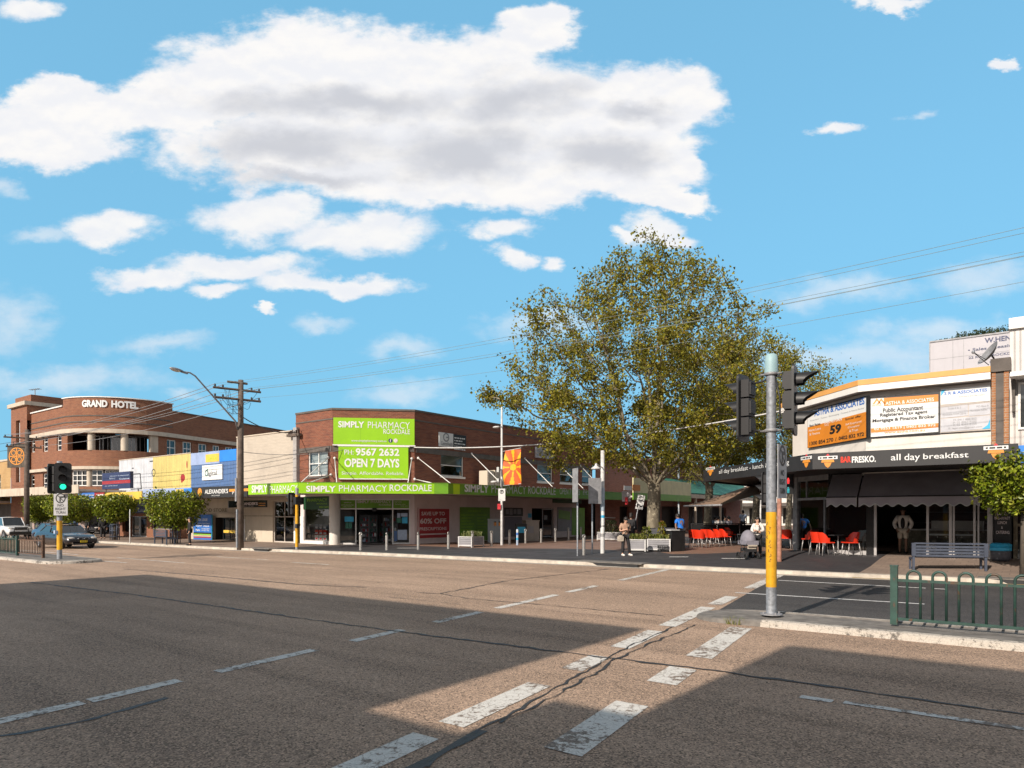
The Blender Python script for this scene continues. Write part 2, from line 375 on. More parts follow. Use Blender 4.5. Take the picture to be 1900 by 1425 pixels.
def asphalt(name, dark, light, stones, patchy=.35, fine=70., rough=.85, lanes=True):
    m, n, b = base(name); co = n.a('ShaderNodeTexCoord').outputs['Object']
    big = n.noise(n.vm('MULTIPLY', co, (.35, 1, 1)), .45, 7, .62); st = n.noise(n.vm('MULTIPLY', co, (.05, 1.2, 1)), 1.1, 5, .6)
    c = n.mix(n.ss(big, .32, .7), C4(dark), C4(light))
    if lanes: c = n.mix(n.ss(st, .5, .72, 0, patchy), c, C4((dark[0]*.62, dark[1]*.62, dark[2]*.62)))
    if lanes:
        sx = n.a('ShaderNodeSeparateXYZ'); n.l.new(n.vm('ADD', co, n.vm('MULTIPLY', n.noise(co, .25, 2, .5, 1), (0, .5, 0))), sx.inputs[0])
        lane = n.m('PINGPONG', sx.outputs[1], 1.62); oil = n.ss(lane, .0, .38, 1., 0.)
        c = n.mix(n.m('MULTIPLY', oil, n.ss(n.noise(n.vm('MULTIPLY', co, (.15, 1, 1)), 1.3, 5, .7), .35, .7, .05, .5)), c, C4((dark[0]*.55, dark[1]*.55, dark[2]*.57)))
        pt = n.a('ShaderNodeTexVoronoi', distance='CHEBYCHEV'); n.l.new(n.vm('MULTIPLY', co, (.16, .32, 1)), pt.inputs['Vector']); pt.inputs['Scale'].default_value = 1.
        ps_ = n.a('ShaderNodeSeparateColor'); n.l.new(pt.outputs['Color'], ps_.inputs[0]); c = n.mix(n.m('MULTIPLY', n.ss(ps_.outputs[0], .60, .62), n.ss(pt.outputs['Distance'], .30, .31, .28, 0.)), c, C4((dark[0]*.6, dark[1]*.62, dark[2]*.66)))
    vo = n.a('ShaderNodeTexVoronoi'); n.l.new(co, vo.inputs['Vector']); vo.inputs['Scale'].default_value = fine
    sp = n.a('ShaderNodeSeparateColor'); n.l.new(vo.outputs['Color'], sp.inputs[0])
    chip = n.ss(sp.outputs[0], .45, .95); hole = n.ss(sp.outputs[1], .72, .92)
    c = n.mix(n.m('MULTIPLY', chip, stones), c, C4((light[0]*1.9, light[1]*1.85, light[2]*1.8)))
    c = n.mix(n.m('MULTIPLY', hole, .75), c, C4((dark[0]*.22, dark[1]*.22, dark[2]*.22)))
    spl = n.noise(co, 1.6, 5, .7); c = n.mix(n.ss(spl, .66, .76, 0, .35), c, C4((dark[0]*.5, dark[1]*.5, dark[2]*.5)))
    n.l.new(c, b.inputs['Base Color']); b.inputs['Roughness'].default_value = rough; b.inputs['Specular IOR Level'].default_value = .25
    bp = n.a('ShaderNodeBump'); bp.inputs['Strength'].default_value = .55; bp.inputs['Distance'].default_value = .012
    n.l.new(n.m('ADD', sp.outputs[0], n.noise(co, 160, 2)), bp.inputs['Height']); n.l.new(bp.outputs[0], b.inputs['Normal'])
    return m
def worn(name, col, under, amt=.5, fine=70.):              # thermoplastic paint flaking off the road
    m, n, b = base(name); co = n.a('ShaderNodeTexCoord').outputs['Object']
    f = n.m('ADD', n.m('MULTIPLY', n.noise(co, 9, 8, .75), .75), n.m('MULTIPLY', n.noise(co, 1.1, 3), .45))
    k = n.ss(f, amt, amt+.05)
    vo = n.a('ShaderNodeTexVoronoi', feature='DISTANCE_TO_EDGE'); n.l.new(n.vm('MULTIPLY_ADD', n.noise(co, 5, 3, .6, 1), (.25, .25, 0), co), vo.inputs['Vector']); vo.inputs['Scale'].default_value = 6.5
    k = n.m('MULTIPLY', k, n.ss(vo.outputs['Distance'], .004, .03, .35, 1.))
    sp = n.noise(co, fine, 3, .7); cc = n.mix(n.ss(sp, .35, .6), C4(col, .82), C4(col, 1.05))
    cu = n.mix(n.ss(n.noise(co, fine*.8, 2), .35, .65), C4(under, .55), C4(under, 1.3))
    n.l.new(n.mix(k, cu, cc), b.inputs['Base Color']); b.inputs['Roughness'].default_value = .7
    bp = n.a('ShaderNodeBump'); bp.inputs['Strength'].default_value = .5; bp.inputs['Distance'].default_value = .008
    n.l.new(sp, bp.inputs['Height']); n.l.new(bp.outputs[0], b.inputs['Normal']); return m
def glass(name, tint=(.9, .95, .95), dark=.0, rough=.02):     # thin clear pane: see-through plus Fresnel reflection
    m, n, b = base(name); n.n.remove(b); out = n.n['Material Output']
    tr = n.a('ShaderNodeBsdfTransparent'); tr.inputs[0].default_value = C4(tint, 1-dark); gl = n.a('ShaderNodeBsdfGlossy'); gl.inputs['Roughness'].default_value = rough
    fr = n.a('ShaderNodeFresnel'); fr.inputs[0].default_value = 1.6; mx = n.a('ShaderNodeMixShader')
    n.l.new(n.m('MULTIPLY_ADD', fr.outputs[0], 1.2, .03, True), mx.inputs[0]); n.l.new(tr.outputs[0], mx.inputs[1]); n.l.new(gl.outputs[0], mx.inputs[2]); n.l.new(mx.outputs[0], out.inputs[0])
    return m
def emit(name, col, s):
    m, n, b = base(name); b.inputs['Base Color'].default_value = C4(col); b.inputs['Emission Color'].default_value = C4(col); b.inputs['Emission Strength'].default_value = s; return m
def leafm(name, cols, rough=.5, trans=.25):
    m, n, b = base(name); g = n.a('ShaderNodeNewGeometry').outputs['Random Per Island']
    cr = n.a('ShaderNodeValToRGB'); n.l.new(g, cr.inputs[0]); e = cr.color_ramp.elements
    e[0].color = C4(cols[0]); e[1].color = C4(cols[-1])
    for i, c in enumerate(cols[1:-1]): q = e.new((i+1)/(len(cols)-1)); q.color = C4(c)
    n.l.new(cr.outputs[0], b.inputs['Base Color']); b.inputs['Roughness'].default_value = rough; b.inputs['Specular IOR Level'].default_value = .3
    out = n.n['Material Output']; tl = n.a('ShaderNodeBsdfTranslucent'); n.l.new(cr.outputs[0], tl.inputs[0]); mx = n.a('ShaderNodeMixShader'); mx.inputs[0].default_value = trans
    n.l.new(b.outputs[0], mx.inputs[1]); n.l.new(tl.outputs[0], mx.inputs[2]); n.l.new(mx.outputs[0], out.inputs[0]); return m
def barkm(name, c1, c2, c3):
    m, n, b = base(name); co = n.a('ShaderNodeTexCoord').outputs['Object']
    f = n.noise(n.vm('MULTIPLY', co, (1, 1, .45)), 3.5, 6, .6); c = n.mix(n.ss(f, .38, .55), C4(c1), C4(c2)); c = n.mix(n.ss(n.noise(co, 6, 4, .6), .56, .64), c, C4(c3))
    n.l.new(c, b.inputs['Base Color']); b.inputs['Roughness'].default_value = .9
    bp = n.a('ShaderNodeBump'); bp.inputs['Strength'].default_value = .6; bp.inputs['Distance'].default_value = .03; n.l.new(f, bp.inputs['Height']); n.l.new(bp.outputs[0], b.inputs['Normal']); return m

asphalt('road', (.255, .180, .130), (.42, .296, .214), .5, .6, 66.)
asphalt('lane', (.055, .052, .052), (.075, .07, .068), .35, .25, 60., .8)
asphalt('earth', (.10, .09, .07), (.14, .12, .10), .2, .2, 20., .9)
worn('line_white', (.62, .59, .54), (.2, .15, .115), .535)
worn('line_fresh', (.70, .69, .67), (.08, .075, .07), .40)
worn('line_yellow', (.50, .33, .10), (.2, .16, .12), .50)
mk('tar', (.028, .027, .028), .55, 0, .4, 8, .4, 60)
mk('kerb', (.42, .37, .31), .85, 0, .22, 3, .5, 50, .35)
mk('kerb_dark', (.16, .145, .13), .9, 0, .3, 4, .6, 60, .4)
worn('kerb_paint', (.44, .395, .34), (.15, .13, .11), .535, 50.)
tiles('slate', (.037, .034, .037), (.046, .042, .044), (.022, .02, .022), .6, .4)
tiles('pavers', (.235, .175, .14), (.275, .205, .16), (.13, .10, .085), .4, .4)
tiles('mall_brick', (.20, .115, .08), (.25, .145, .10), (.12, .08, .06), .23, .115, .006)
brick('brick_hotel', (.25, .082, .034), (.17, .052, .022), (.22, .14, .09), patch=.6, pc=(.13, .045, .03), dirt=.25)
brick('brick_pharm', (.225, .062, .029), (.155, .042, .022), (.20, .115, .075), patch=.6, pc=(.075, .024, .02), dirt=.3)
brick('brick_cream', (.46, .40, .33), (.43, .375, .31), (.40, .35, .29), .26, .09, .008, .35, (.33, .28, .22), .35)
brick('brick_orange', (.36, .15, .055), (.30, .11, .04), (.36, .27, .20), patch=.35)
brick('brick_red', (.25, .075, .045), (.19, .055, .04), (.25, .19, .16), patch=.35)
brick('brick_tan', (.42, .25, .085), (.38, .21, .07), (.4, .3, .18), patch=.2)
tiles_pink = brick('tile_pink', (.34, .27, .24), (.30, .22, .20), (.2, .16, .15), .2, .2, .012, .2)
mk('coping', (.10, .085, .075), .85, 0, .2, 2, grime=.4)
mk('cream', (.46, .39, .31), .75, 0, .1, 1.2, grime=.3)
mk('render_white', (.60, .56, .51), .75, 0, .06, 1.0, .15, 30, .22)
mk('paint_white', (.66, .64, .61), .5, 0, .05, 1.5, grime=.08)
mk('mauve', (.60, .51, .50), .7, 0, .07, 1.2, grime=.12)
mk('beige', (.50, .43, .34), .7, 0, .06, 1.2, grime=.15)
mk('soffit', (.44, .39, .35), .75, 0, .1, 1.5, grime=.25)
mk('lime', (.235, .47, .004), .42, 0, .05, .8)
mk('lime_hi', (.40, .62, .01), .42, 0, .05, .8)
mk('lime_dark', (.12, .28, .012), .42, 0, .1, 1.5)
mk('green_deep', (.012, .06, .022), .45, 0, .1, 1.5)
mk('white_ink', (.62, .62, .61), .5, 0, .02, 2)
mk('grey_ink', (.22, .22, .23), .5, 0, .05, 2)
mk('red_sign', (.30, .018, .022), .5, 0, .1, 1.5)
mk('red_ink', (.55, .03, .04), .5)
mk('black', (.012, .012, .013), .5, 0, .2, 3)
mk('wire_grey', (.16, .19, .18), .7); mk('charcoal', (.017, .0165, .018), .6, 0, .15, 1.2, grime=.15)
mk('black_gloss', (.010, .010, .011), .25, 0, .1, 3)
mk('sign_pale', (.42, .42, .45), .5); mk('sign_grey', (.34, .34, .35), .5); mk('fabric_grey', (.34, .31, .34), .85, 0, .1, 1.5, .2, 120)
mk('fabric_brown', (.24, .15, .10), .9, 0, .15, 2, .2, 120)
mk('orange', (.56, .19, .018), .5, 0, .06, 1)
mk('orange_ink', (.62, .24, .03), .5)
mk('terracotta_paint', (.60, .30, .085), .6, 0, .07, 1)
mk('blue_panel', (.045, .105, .25), .5, 0, .1, 1, grime=.2)
mk('blue_bright', (.02, .19, .62), .45, 0, .08, 1)
mk('blue_light', (.27, .34, .52), .5, 0, .1, 1, grime=.25)
mk('blue_ink', (.03, .13, .42), .5)
mk('cyan_ink', (.03, .35, .58), .5)
mk('navy', (.02, .03, .09), .5)
mk('yellow_sign', (.62, .42, .06), .5, 0, .08, 1, grime=.15)
ribbed('rib_white', (.50, .51, .54), .42, .5, .35); ribbed('rib_yellow', (.52, .42, .14), .42, .5, .3); ribbed('rib_shed', (.52, .49, .47), .16, .5, .25)
ribbed('rib_cream', (.60, .55, .32), .3, .55, .2); ribbed('rib_green', (.03, .14, .10), .25, .6, .2); ribbed('rib_blue', (.07, .135, .29), .42, .5, .25)
mk('panel_pale', (.37, .355, .38), .55, 0, .05, .6, grime=.15)
mk('galv', (.23, .245, .27), .55, .25, .28, 14, grime=.45)
mk('galv_dull', (.25, .25, .26), .6, .2, .2, 5, grime=.3)
mk('steel', (.50, .48, .45), .36, .75, .12, 8)
mk('pole_white', (.50, .49, .48), .55, 0, .1, 4, grime=.45)
mk('pole_blue', (.30, .36, .42), .5, 0, .1, 4, grime=.3)
mk('cap_blue', (.26, .385, .41), .55, 0, .06, 3)
mk('sig_yellow', (.58, .30, .008), .45, 0, .16, 5, grime=.3)
mk('rust_pink', (.36, .17, .12), .7, 0, .3, 6, grime=.3)
mk('timber_pole', (.10, .075, .06), .9, 0, .3, 3, .7, 30, .4)
mf = mk('fence_green', (.024, .062, .050), .5, .1, .25, 6); _n = N(mf.node_tree); _b = _n.n['Principled BSDF']; _c = _n.n['Mix.001'].outputs[2] if False else _b.inputs['Base Color'].links[0].from_socket
_co = _n.a('ShaderNodeTexCoord').outputs['Object']; _n.l.new(_n.mix(_n.ss(_n.noise(_n.vm('MULTIPLY', _co, (9, 9, 3.5)), 1., 5, .65), .56, .64, 0, .85), _c, C4((.10, .05, .03))), _b.inputs['Base Color'])
mk('fence_rust', (.10, .055, .035), .8, 0, .5, 14)
mk('bench_blue', (.062, .074, .105), .5, .3, .12, 4, grime=.2)
mk('conc_grey', (.33, .31, .30), .8, 0, .1, 3, .2, 40, .3)
mk('cabinet', (.30, .34, .37), .5, 0, .06, 2, grime=.15)
mk('planter_dark', (.060, .060, .072), .6, 0, .1, 2)
mk('slats_grey', (.25, .245, .26), .6, 0, .1, 2, grime=.2)
mk('red_plastic', (.62, .030, .008), .38, 0, .08, 4)
mk('white_plastic', (.45, .45, .44), .45, 0, .05, 4)
mk('alu', (.42, .40, .39), .4, .5, .06, 4)
mk('rubber', (.014, .014, .015), .8)
mk('rim', (.35, .36, .38), .35, .8)
mk('car_black', (.010, .011, .016), .22, .0, .05, 2, coat=.8); mk('car_blue', (.028, .045, .09), .25, .2, .05, 2, coat=.8); mk('car_white', (.60, .60, .60), .3, 0, .03, 2, coat=.6)
mk('plate_yellow', (.62, .48, .02), .5)
mk('lamp_glass', (.55, .52, .48), .12, .3)
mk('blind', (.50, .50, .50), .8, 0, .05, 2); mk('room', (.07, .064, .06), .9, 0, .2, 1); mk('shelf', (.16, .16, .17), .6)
mk('room_lit', (.26, .25, .24), .9, 0, .2, 1)  # brighter copy of the room colour, standing in for indoor light
glass('pane', (.80, .86, .86), .12); glass('pane_dark', (.42, .46, .48), .3)
mk('car_glass', (.014, .02, .024), .06, 0, .1, 1, coat=1.)
emit('lamp_green', (.02, .80, .42), 1.0); emit('lamp_red', (.9, .05, .05), .9); emit('lamp_teal', (.02, .22, .26), .35)
leafm('leaf_plane', [(.07, .08, .012), (.18, .165, .014), (.29, .25, .018), (.10, .10, .016), (.21, .14, .02), (.13, .14, .014), (.40, .35, .035)], .55, .3)
leafm('leaf_topiary', [(.03, .06, .004), (.15, .20, .008), (.25, .29, .018), (.05, .08, .006), (.12, .12, .012), (.36, .38, .04)], .4, .2)
leafm('leaf_dark', [(.015, .03, .012), (.03, .05, .018), (.045, .06, .02)], .6, .1)
leafm('leaf_plant', [(.06, .10, .02), (.14, .17, .03), (.22, .20, .05), (.10, .12, .03)], .5, .2)
leafm('leaf_tuft', [(.10, .13, .04), (.22, .25, .09), (.32, .33, .15)], .5, .2)
barkm('bark', (.12, .10, .07), (.20, .17, .12), (.32, .28, .20)); barkm('bark_dark', (.05, .04, .03), (.08, .065, .05), (.10, .08, .06))
mk('skin', (.50, .29, .20), .55, 0, .05, 8); mk('skin_dark', (.22, .12, .08), .55, 0, .05, 8); mk('hair', (.014, .010, .008), .6)
mk('c_tan', (.36, .22, .15), .85, 0, .1, 8); mk('c_black', (.014, .013, .015), .85, 0, .2, 8); mk('c_white', (.62, .58, .54), .85, 0, .06, 8); mk('c_blue', (.012, .16, .60), .8, 0, .1, 8)
mk('c_orange', (.66, .20, .012), .8, 0, .1, 8); mk('c_jean', (.05, .09, .17), .85, 0, .2, 8); mk('c_grey', (.19, .18, .21), .85, 0, .12, 8); mk('c_pale', (.33, .40, .52), .85, 0, .1, 8); mk('c_cream', (.42, .36, .29), .85, 0, .1, 8)
mk('soil', (.05, .035, .025), .95, 0, .4, 10)
# ---------------------------------------------------------------- the ground, road, kerbs and paving
def structure(o): o['kind'] = 'structure'; return o
KP = [(-140, 20.9), (-60, 21.2), (-38, 21.4), (-33, 22.0), (-26.6, 22.8), (-20, 23.15), (-15.2, 23.4), (-10.8, 23.8), (-6, 23.9), (0, 24.5), (14, 24.8), (60, 25.2)]
def ky(x):
    for (a, p), (b, q) in zip(KP, KP[1:]):
        if a <= x <= b: return p+(q-p)*(x-a)/(b-a)
    return KP[-1][1]
mb = MB(); mb.box(-900, -900, -1.2, 900, 900, -.03); structure(mb.build('ground', M['earth']))
mb = MB()
xs = [-140]+[x for x in range(-130, 60, 5)]+[60]
for a, b in zip(xs, xs[1:]):
    mb.face([(a, -3.2, 0), (b, -3.2, 0), (b, ky(b)+.05, 0), (a, ky(a)+.05, 0)])
structure(mb.build('main_road', M['road']))
mb = MB(); xs = [-5.6, -4, -2, 0, 5, 12, 24, 60]       # smoother resurfaced lane beyond the island
for i, (a, b) in enumerate(zip(xs, xs[1:])):
    y0 = 14.0; mb.face([((-5.25 if i == 0 else a), y0, .004), (b, y0, .004), (b, ky(b)-.32, .004), ((-6.75 if i == 0 else a), ky(a)-.32, .004)])
structure(mb.build('side_lane', M['lane']))
def lofty(name, mat, xs, f0, f1, rows, dz=0.):
    mb = MB()
    for a, b in zip(xs, xs[1:]):
        for i in range(rows):
            t, u = i/rows, (i+1)/rows
            P = lambda x, t: (x, f0(x)+(f1(x)-f0(x))*t, gz(x, f0(x)+(f1(x)-f0(x))*t)+dz)
            mb.face([P(a, t), P(b, t), P(b, u), P(a, u)], None, True)
    return structure(mb.build(name, mat))
def kerbline(name, mat, xs):                            # rounded kerb stones along the far footpath
    mb = MB()
    for a, b in zip(xs, xs[1:]):
        prof = [(0, 0), (.02, .10), (.05, .126), (.34, .130), (.34, .05)]
        for (d0, z0), (d1, z1) in zip(prof, prof[1:]): mb.face([(a, ky(a)+d0, z0), (b, ky(b)+d0, z0), (b, ky(b)+d1, z1), (a, ky(a)+d1, z1)])
    return structure(mb.build(name, mat))
def rng(a, b, st):
    n = max(1, int(round((b-a)/st))); return [a+(b-a)*i/n for i in range(n+1)]
kerbline('kerb', M['kerb'], rng(-140, 60, 1.2))
mb = MB()
for a, b in zip(rng(-140, 60, 3), rng(-140, 60, 3)[1:]): mb.face([(a, ky(a)-.45, .008), (b, ky(b)-.45, .008), (b, ky(b)+.01, .012), (a, ky(a)+.01, .012)])
structure(mb.build('gutter', M['kerb']))
mb = MB(); xs = rng(-4.6, 40, 2)
for a, b in zip(xs, xs[1:]): mb.face([(a, ky(a)-.2, .016), (b, ky(b)-.2, .016), (b, ky(b)-.06, .016), (a, ky(a)-.06, .016)])
structure(mb.build('yellow_line', M['line_yellow']))
lofty('footpath_west', M['pavers'], rng(-140, -34.2, 6), lambda x: ky(x)+.34, lambda x: 80, 12)
lofty('paving_slate', M['slate'], rng(-34.2, -4.5, 1.2), lambda x: ky(x)+.34, lambda x: 29.6 if x < -13 else 28.6+(30.9-28.6)*min(1, (x+13)/4.), 9)
lofty('mall_paving', M['mall_brick'], rng(-34.2, -4.5, 1.2), lambda x: 29.6 if x < -13 else 28.6+(30.9-28.6)*min(1, (x+13)/4.), lambda x: 140, 26)
lofty('footpath_east', M['pavers'], rng(-4.5, 60, 3), lambda x: ky(x)+.34, lambda x: 40, 8)
# stormwater inlets under the kerb
for (xa, xb, nm) in ((-14.6, -11.9, 'in front of the woman'), (-35.0, -33.2, 'by the timber pole'), (-1.2, 3.0, 'beyond the green fence')):
    mb = MB(); ya = (ky(xa)+ky(xb))/2
    mb.box(xa-.15, ya-.03, .125, xb+.15, ya+.75, .155); mb.m = 1; mb.box(xa, ya-.035, .012, xb, ya+.0, .118)
    tag(mb.build('stormwater_inlet', [M['kerb_dark'], M['black']]), 'concrete kerb inlet with a black slot '+nm, 'drain', 'stormwater inlets in the kerb')
# traffic islands
def island(name, pts, mats, zf=lambda x: 1.):
    mb = MB(); n = len(pts); c = Vector((sum(p[0] for p in pts)/n, sum(p[1] for p in pts)/n))
    def inset(k):
        out = []
        for i in range(n):
            p, a, b = Vector(pts[i]), Vector(pts[i-1]), Vector(pts[(i+1) % n]); t = (b-a).normalized(); nn = Vector((-t.y, t.x))
            if (c-p).dot(nn) < 0: nn = -nn
            out.append(p+nn*k)
        return out
    rings = [(inset(0), 0.), (inset(.02), .085), (inset(.06), .115), (inset(.20), .12)]
    for (A, z0), (B, z1) in zip(rings, rings[1:]):
        for i in range(n):
            j = (i+1) % n; mb.m = 0 if zf(A[i][0]) > .93 else 1; mb.face([(*A[i], z0*zf(A[i][0])), (*A[j], z0*zf(A[j][0])), (*B[j], z1*zf(B[j][0])), (*B[i], z1*zf(B[i][0]))])
    mb.m = 1; mb.face([(*p, .12*zf(p[0])) for p in rings[-1][0]])
    return structure(mb.build(name, mats, weld=True))
tip = [(-4.62+.72*math.cos(R(a)), 13.25+.78*math.sin(R(a))) for a in range(90, 271, 15)]
island('traffic_island_east', tip+[(x, 12.47+.006*(x+5)) for x in [-4.2, -3.9, -3.6]+list(range(-3, 46, 2))]+[(45, 14.03)]+[(x, 14.03) for x in list(range(44, -4, -2))+[-4.2]], [M['kerb_paint'], M['kerb_dark']], lambda x: .5+.5*min(1, max(0, (x+5.3)/1.3)))
tip = [(-32.2+.95*math.sin(R(a)), 11.9-1.15*math.cos(R(a))) for a in range(0, 181, 15)]
island('traffic_island_west', tip+[(x, 13.05) for x in range(-34, -100, -3)]+[(x, 10.75) for x in range(-98, -33, 3)], [M['kerb_paint'], M['kerb_dark']])
# painted lines
lA = ((-7.68, 0.), (-10.72, 24.0)); lB = ((-4.22, 3.2), (-6.75, 23.6)); lC = ((-3.05, 4.0), (-4.15, 12.3))
def ln_y(px, L):
    (x0, y0), (x1, y1) = L; dx, dy = ray(px); ux, uy = x1-x0, y1-y0
    det = ux*(-dy)+uy*dx; a = (-x0*(-dy)-y0*dx)/det; return a
def dash(mb, L, a, b, w, z=.006):
    (x0, y0), (x1, y1) = L; P = lambda t, k: (x0+(x1-x0)*t+k, y0+(y1-y0)*t, z)
    mb.face([P(a, -w/2), P(a, w/2), P(b, w/2), P(b, -w/2)])
def ln_p(py, L):                                       # position along a painted line where it is seen in a photo row
    lo, hi = -.2, 1.2
    for _ in range(40):
        m = (lo+hi)/2; q = proj(L[0][0]+(L[1][0]-L[0][0])*m, L[0][1]+(L[1][1]-L[0][1])*m, 0)[1]
        if q > py: lo = m
        else: hi = m
    return lo
mb = MB()
for a, b in ((1400, 1304), (1301, 1263), (1247, 1206), (1190, 1169), (1155, 1136), (1129, 1104), (1099, 1087), (1077, 1057)): dash(mb, lA, ln_p(a, lA), ln_p(b, lA), .21)
for a, b in ((1440, 1366), (1345, 1270), (1243, 1218), (1202, 1171), (1162, 1127), (1122, 1107), (1092, 1077), (1076, 1064)): dash(mb, lB, ln_p(a, lB), ln_p(b, lB), .32)
for a, b in ((1396, 1306), (1268, 1240), (1220, 1165)): dash(mb, lC, ln_p(a, lC), ln_p(b, lC), .38)
mb.face([(-1.62, 7.93, .006), (9, 8.05, .006), (9, 8.17, .006), (-1.62, 8.05, .006)])
mb.face([(-2.05, 7.88, .006), (-1.72, 7.89, .006), (-1.72, 8.02, .006), (-2.05, 8.02, .006)])
for (x0, y0, x1, y1) in ((-62, 9.6, -50, 9.65), (-47, 14.2, -38, 14.3), (-34, 14.4, -28, 14.5), (-24.8, 17.4, -22.5, 17.5), (-60, 8.5, -37, 8.55), (-31, 17.6, -27, 17.7), (-36, 12.7, -30, 13.1)):
    mb.face([(x0, y0, .006), (x1, y1, .006), (x1, y1+.13, .006), (x0, y0+.13, .006)])
structure(mb.build('road_markings', M['line_white']))
mb = MB()
mb.face([(-6.2, 21.52, .010), (-2.35, 21.62, .010), (-2.35, 21.74, .010), (-6.2, 21.64, .010)]); mb.face([(-2.15, 21.63, .010), (-1.85, 21.64, .010), (-1.85, 21.76, .010), (-2.15, 21.75, .010)])
mb.face([(-6.1, 17.45, .010), (-1.95, 17.75, .010), (-1.95, 17.86, .010), (-6.1, 17.57, .010)])
for px0, px1, py in ((1241, 1276, 1033), (1338, 1386, 1036), (735, 775, 1016.5)):
    x0, y0, z0 = on_g(px0, py+1); x1, y1, z1 = on_g(px1, py+1); mb.face([(x0, y0, z0+.01), (x1, y1, z1+.01), (x1-.05, y1+.22, z1+.014), (x0-.05, y0+.22, z0+.014)])
structure(mb.build('lane_lines', M['line_fresh']))
def seam(mb, pts, w, z, jit=.035, st=.16):               # a sealed crack as a thin wandering sheet
    P = []
    for (a, b) in zip(pts, pts[1:]):
        L = math.hypot(b[0]-a[0], b[1]-a[1]); n = max(1, int(L/st))
        for i in range(n): P.append((a[0]+(b[0]-a[0])*i/n+random.uniform(-jit, jit), a[1]+(b[1]-a[1])*i/n+random.uniform(-jit, jit)))
    P.append(pts[-1])
    prev = None
    for i, p in enumerate(P):
        q = P[min(i+1, len(P)-1)]; o = P[max(i-1, 0)]; t = Vector((q[0]-o[0], q[1]-o[1])).normalized(); ww = w*random.uniform(.25, 1.05)
        cur = ((p[0]-t.y*ww/2, p[1]+t.x*ww/2, z), (p[0]+t.y*ww/2, p[1]-t.x*ww/2, z))
        if prev: mb.face([prev[0], prev[1], cur[1], cur[0]])
        prev = cur
mb = MB()
g = lambda *q: [on_z(x, y) for x, y in q]
seam(mb, g((60, 1081), (250, 1104), (480, 1136), (640, 1159), (800, 1180), (1000, 1205), (1110, 1219), (1300, 1242), (1500, 1269), (1700, 1298), (1990, 1340)), .10, .008)
seam(mb, g((775, 1100), (815, 1102), (870, 1111), (1000, 1122), (1230, 1143)), .05, .008)
seam(mb, g((815, 1102), (940, 1078), (1130, 1056)), .07, .008)
seam(mb, g((230, 1056), (420, 1072), (560, 1085), (680, 1090)), .10, .008)
seam(mb, g((790, 1425), (890, 1352), (940, 1330), (1037, 1275), (1124, 1223), (1180, 1194), (1250, 1163)), .05, .008, .03)
seam(mb, g((925, 1342), (1030, 1292), (1100, 1252), (1150, 1220), (1240, 1180), (1290, 1160)), .045, .009, .04)
seam(mb, g((760, 1430), (815, 1400), (895, 1356)), .20, .007, .03, .25)
seam(mb, g((-100, 1380), (40, 1362), (150, 1340), (310, 1295)), .10, .005, .02)
for k in range(10):
    x, y = random.uniform(-22, -8), random.uniform(9, 21); seam(mb, [(x, y), (x+random.uniform(1, 3), y+random.uniform(-.1, .1))], .03, .007, .03)
structure(mb.build('road_seams', M['tar']))
# ---------------------------------------------------------------- shared facade parts
def window(parent, fr, s0, z0, s1, z1, d=-.1, nv=1, nh=1, fm='paint_white', pm='pane_dark', fw=.07, depth=.08, blind=0., back=True, hs=None, name='window'):
    mb = MB(fr); a, b = d-depth/2, d+depth/2
    mb.box(s0, a, z0, s1, b, z0+fw); mb.box(s0, a, z1-fw, s1, b, z1); mb.box(s0, a, z0+fw, s0+fw, b, z1-fw); mb.box(s1-fw, a, z0+fw, s1, b, z1-fw)
    for i in range(1, nv): x = s0+(s1-s0)*i/nv; mb.box(x-fw*.4, a+.005, z0+fw, x+fw*.4, b-.005, z1-fw)
    for h in (hs or [i/nh for i in range(1, nh)]): z = z0+(z1-z0)*h; mb.box(s0+fw, a+.009, z-fw*.4, s1-fw, b-.009, z+fw*.4)
    f = mb.build(name, M[fm], parent)
    mb = MB(fr); mb.face([(s0+fw*.5, d, z0+fw*.5), (s1-fw*.5, d, z0+fw*.5), (s1-fw*.5, d, z1-fw*.5), (s0+fw*.5, d, z1-fw*.5)]); mb.build('pane', M[pm], f)
    if blind: mb = MB(fr); mb.box(s0+fw, d-.16, z1-(z1-z0)*blind, s1-fw, d-.13, z1-fw*.5); mb.build('blind', M['blind'], f)
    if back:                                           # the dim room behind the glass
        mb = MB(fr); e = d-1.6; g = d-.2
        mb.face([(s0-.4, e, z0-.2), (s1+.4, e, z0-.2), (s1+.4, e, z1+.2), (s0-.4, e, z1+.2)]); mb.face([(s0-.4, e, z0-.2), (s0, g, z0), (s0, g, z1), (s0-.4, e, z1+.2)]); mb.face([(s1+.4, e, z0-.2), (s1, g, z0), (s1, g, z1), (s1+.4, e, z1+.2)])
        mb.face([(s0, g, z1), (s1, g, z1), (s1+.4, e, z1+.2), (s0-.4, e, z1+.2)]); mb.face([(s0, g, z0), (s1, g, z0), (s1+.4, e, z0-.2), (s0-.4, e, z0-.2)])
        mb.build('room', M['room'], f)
    return f
def wpx(fr, x0, yt, x1, yb, d=0.):                      # opening of a facade from its photo box
    s0, z1 = fr.px(x0, yt, d); s1, z0 = fr.px(x1, yb, d); return (s0, z0, s1, z1)
def panel(parent, name, fr, o, d0, d1, mat, label=None):
    mb = MB(fr); mb.box(o[0], d0, o[1], o[2], d1, o[3]); return mb.build(name, M[mat] if isinstance(mat, str) else mat, parent, label)
def letters(parent, fr, mat, items, d, name='lettering'):
    for it in items:
        mb = MB(fr); text_px(mb, it[0], it[1], it[2], it[3], it[4], d, *(it[5:])); o = mb.build(name, M[mat], parent)
    return o
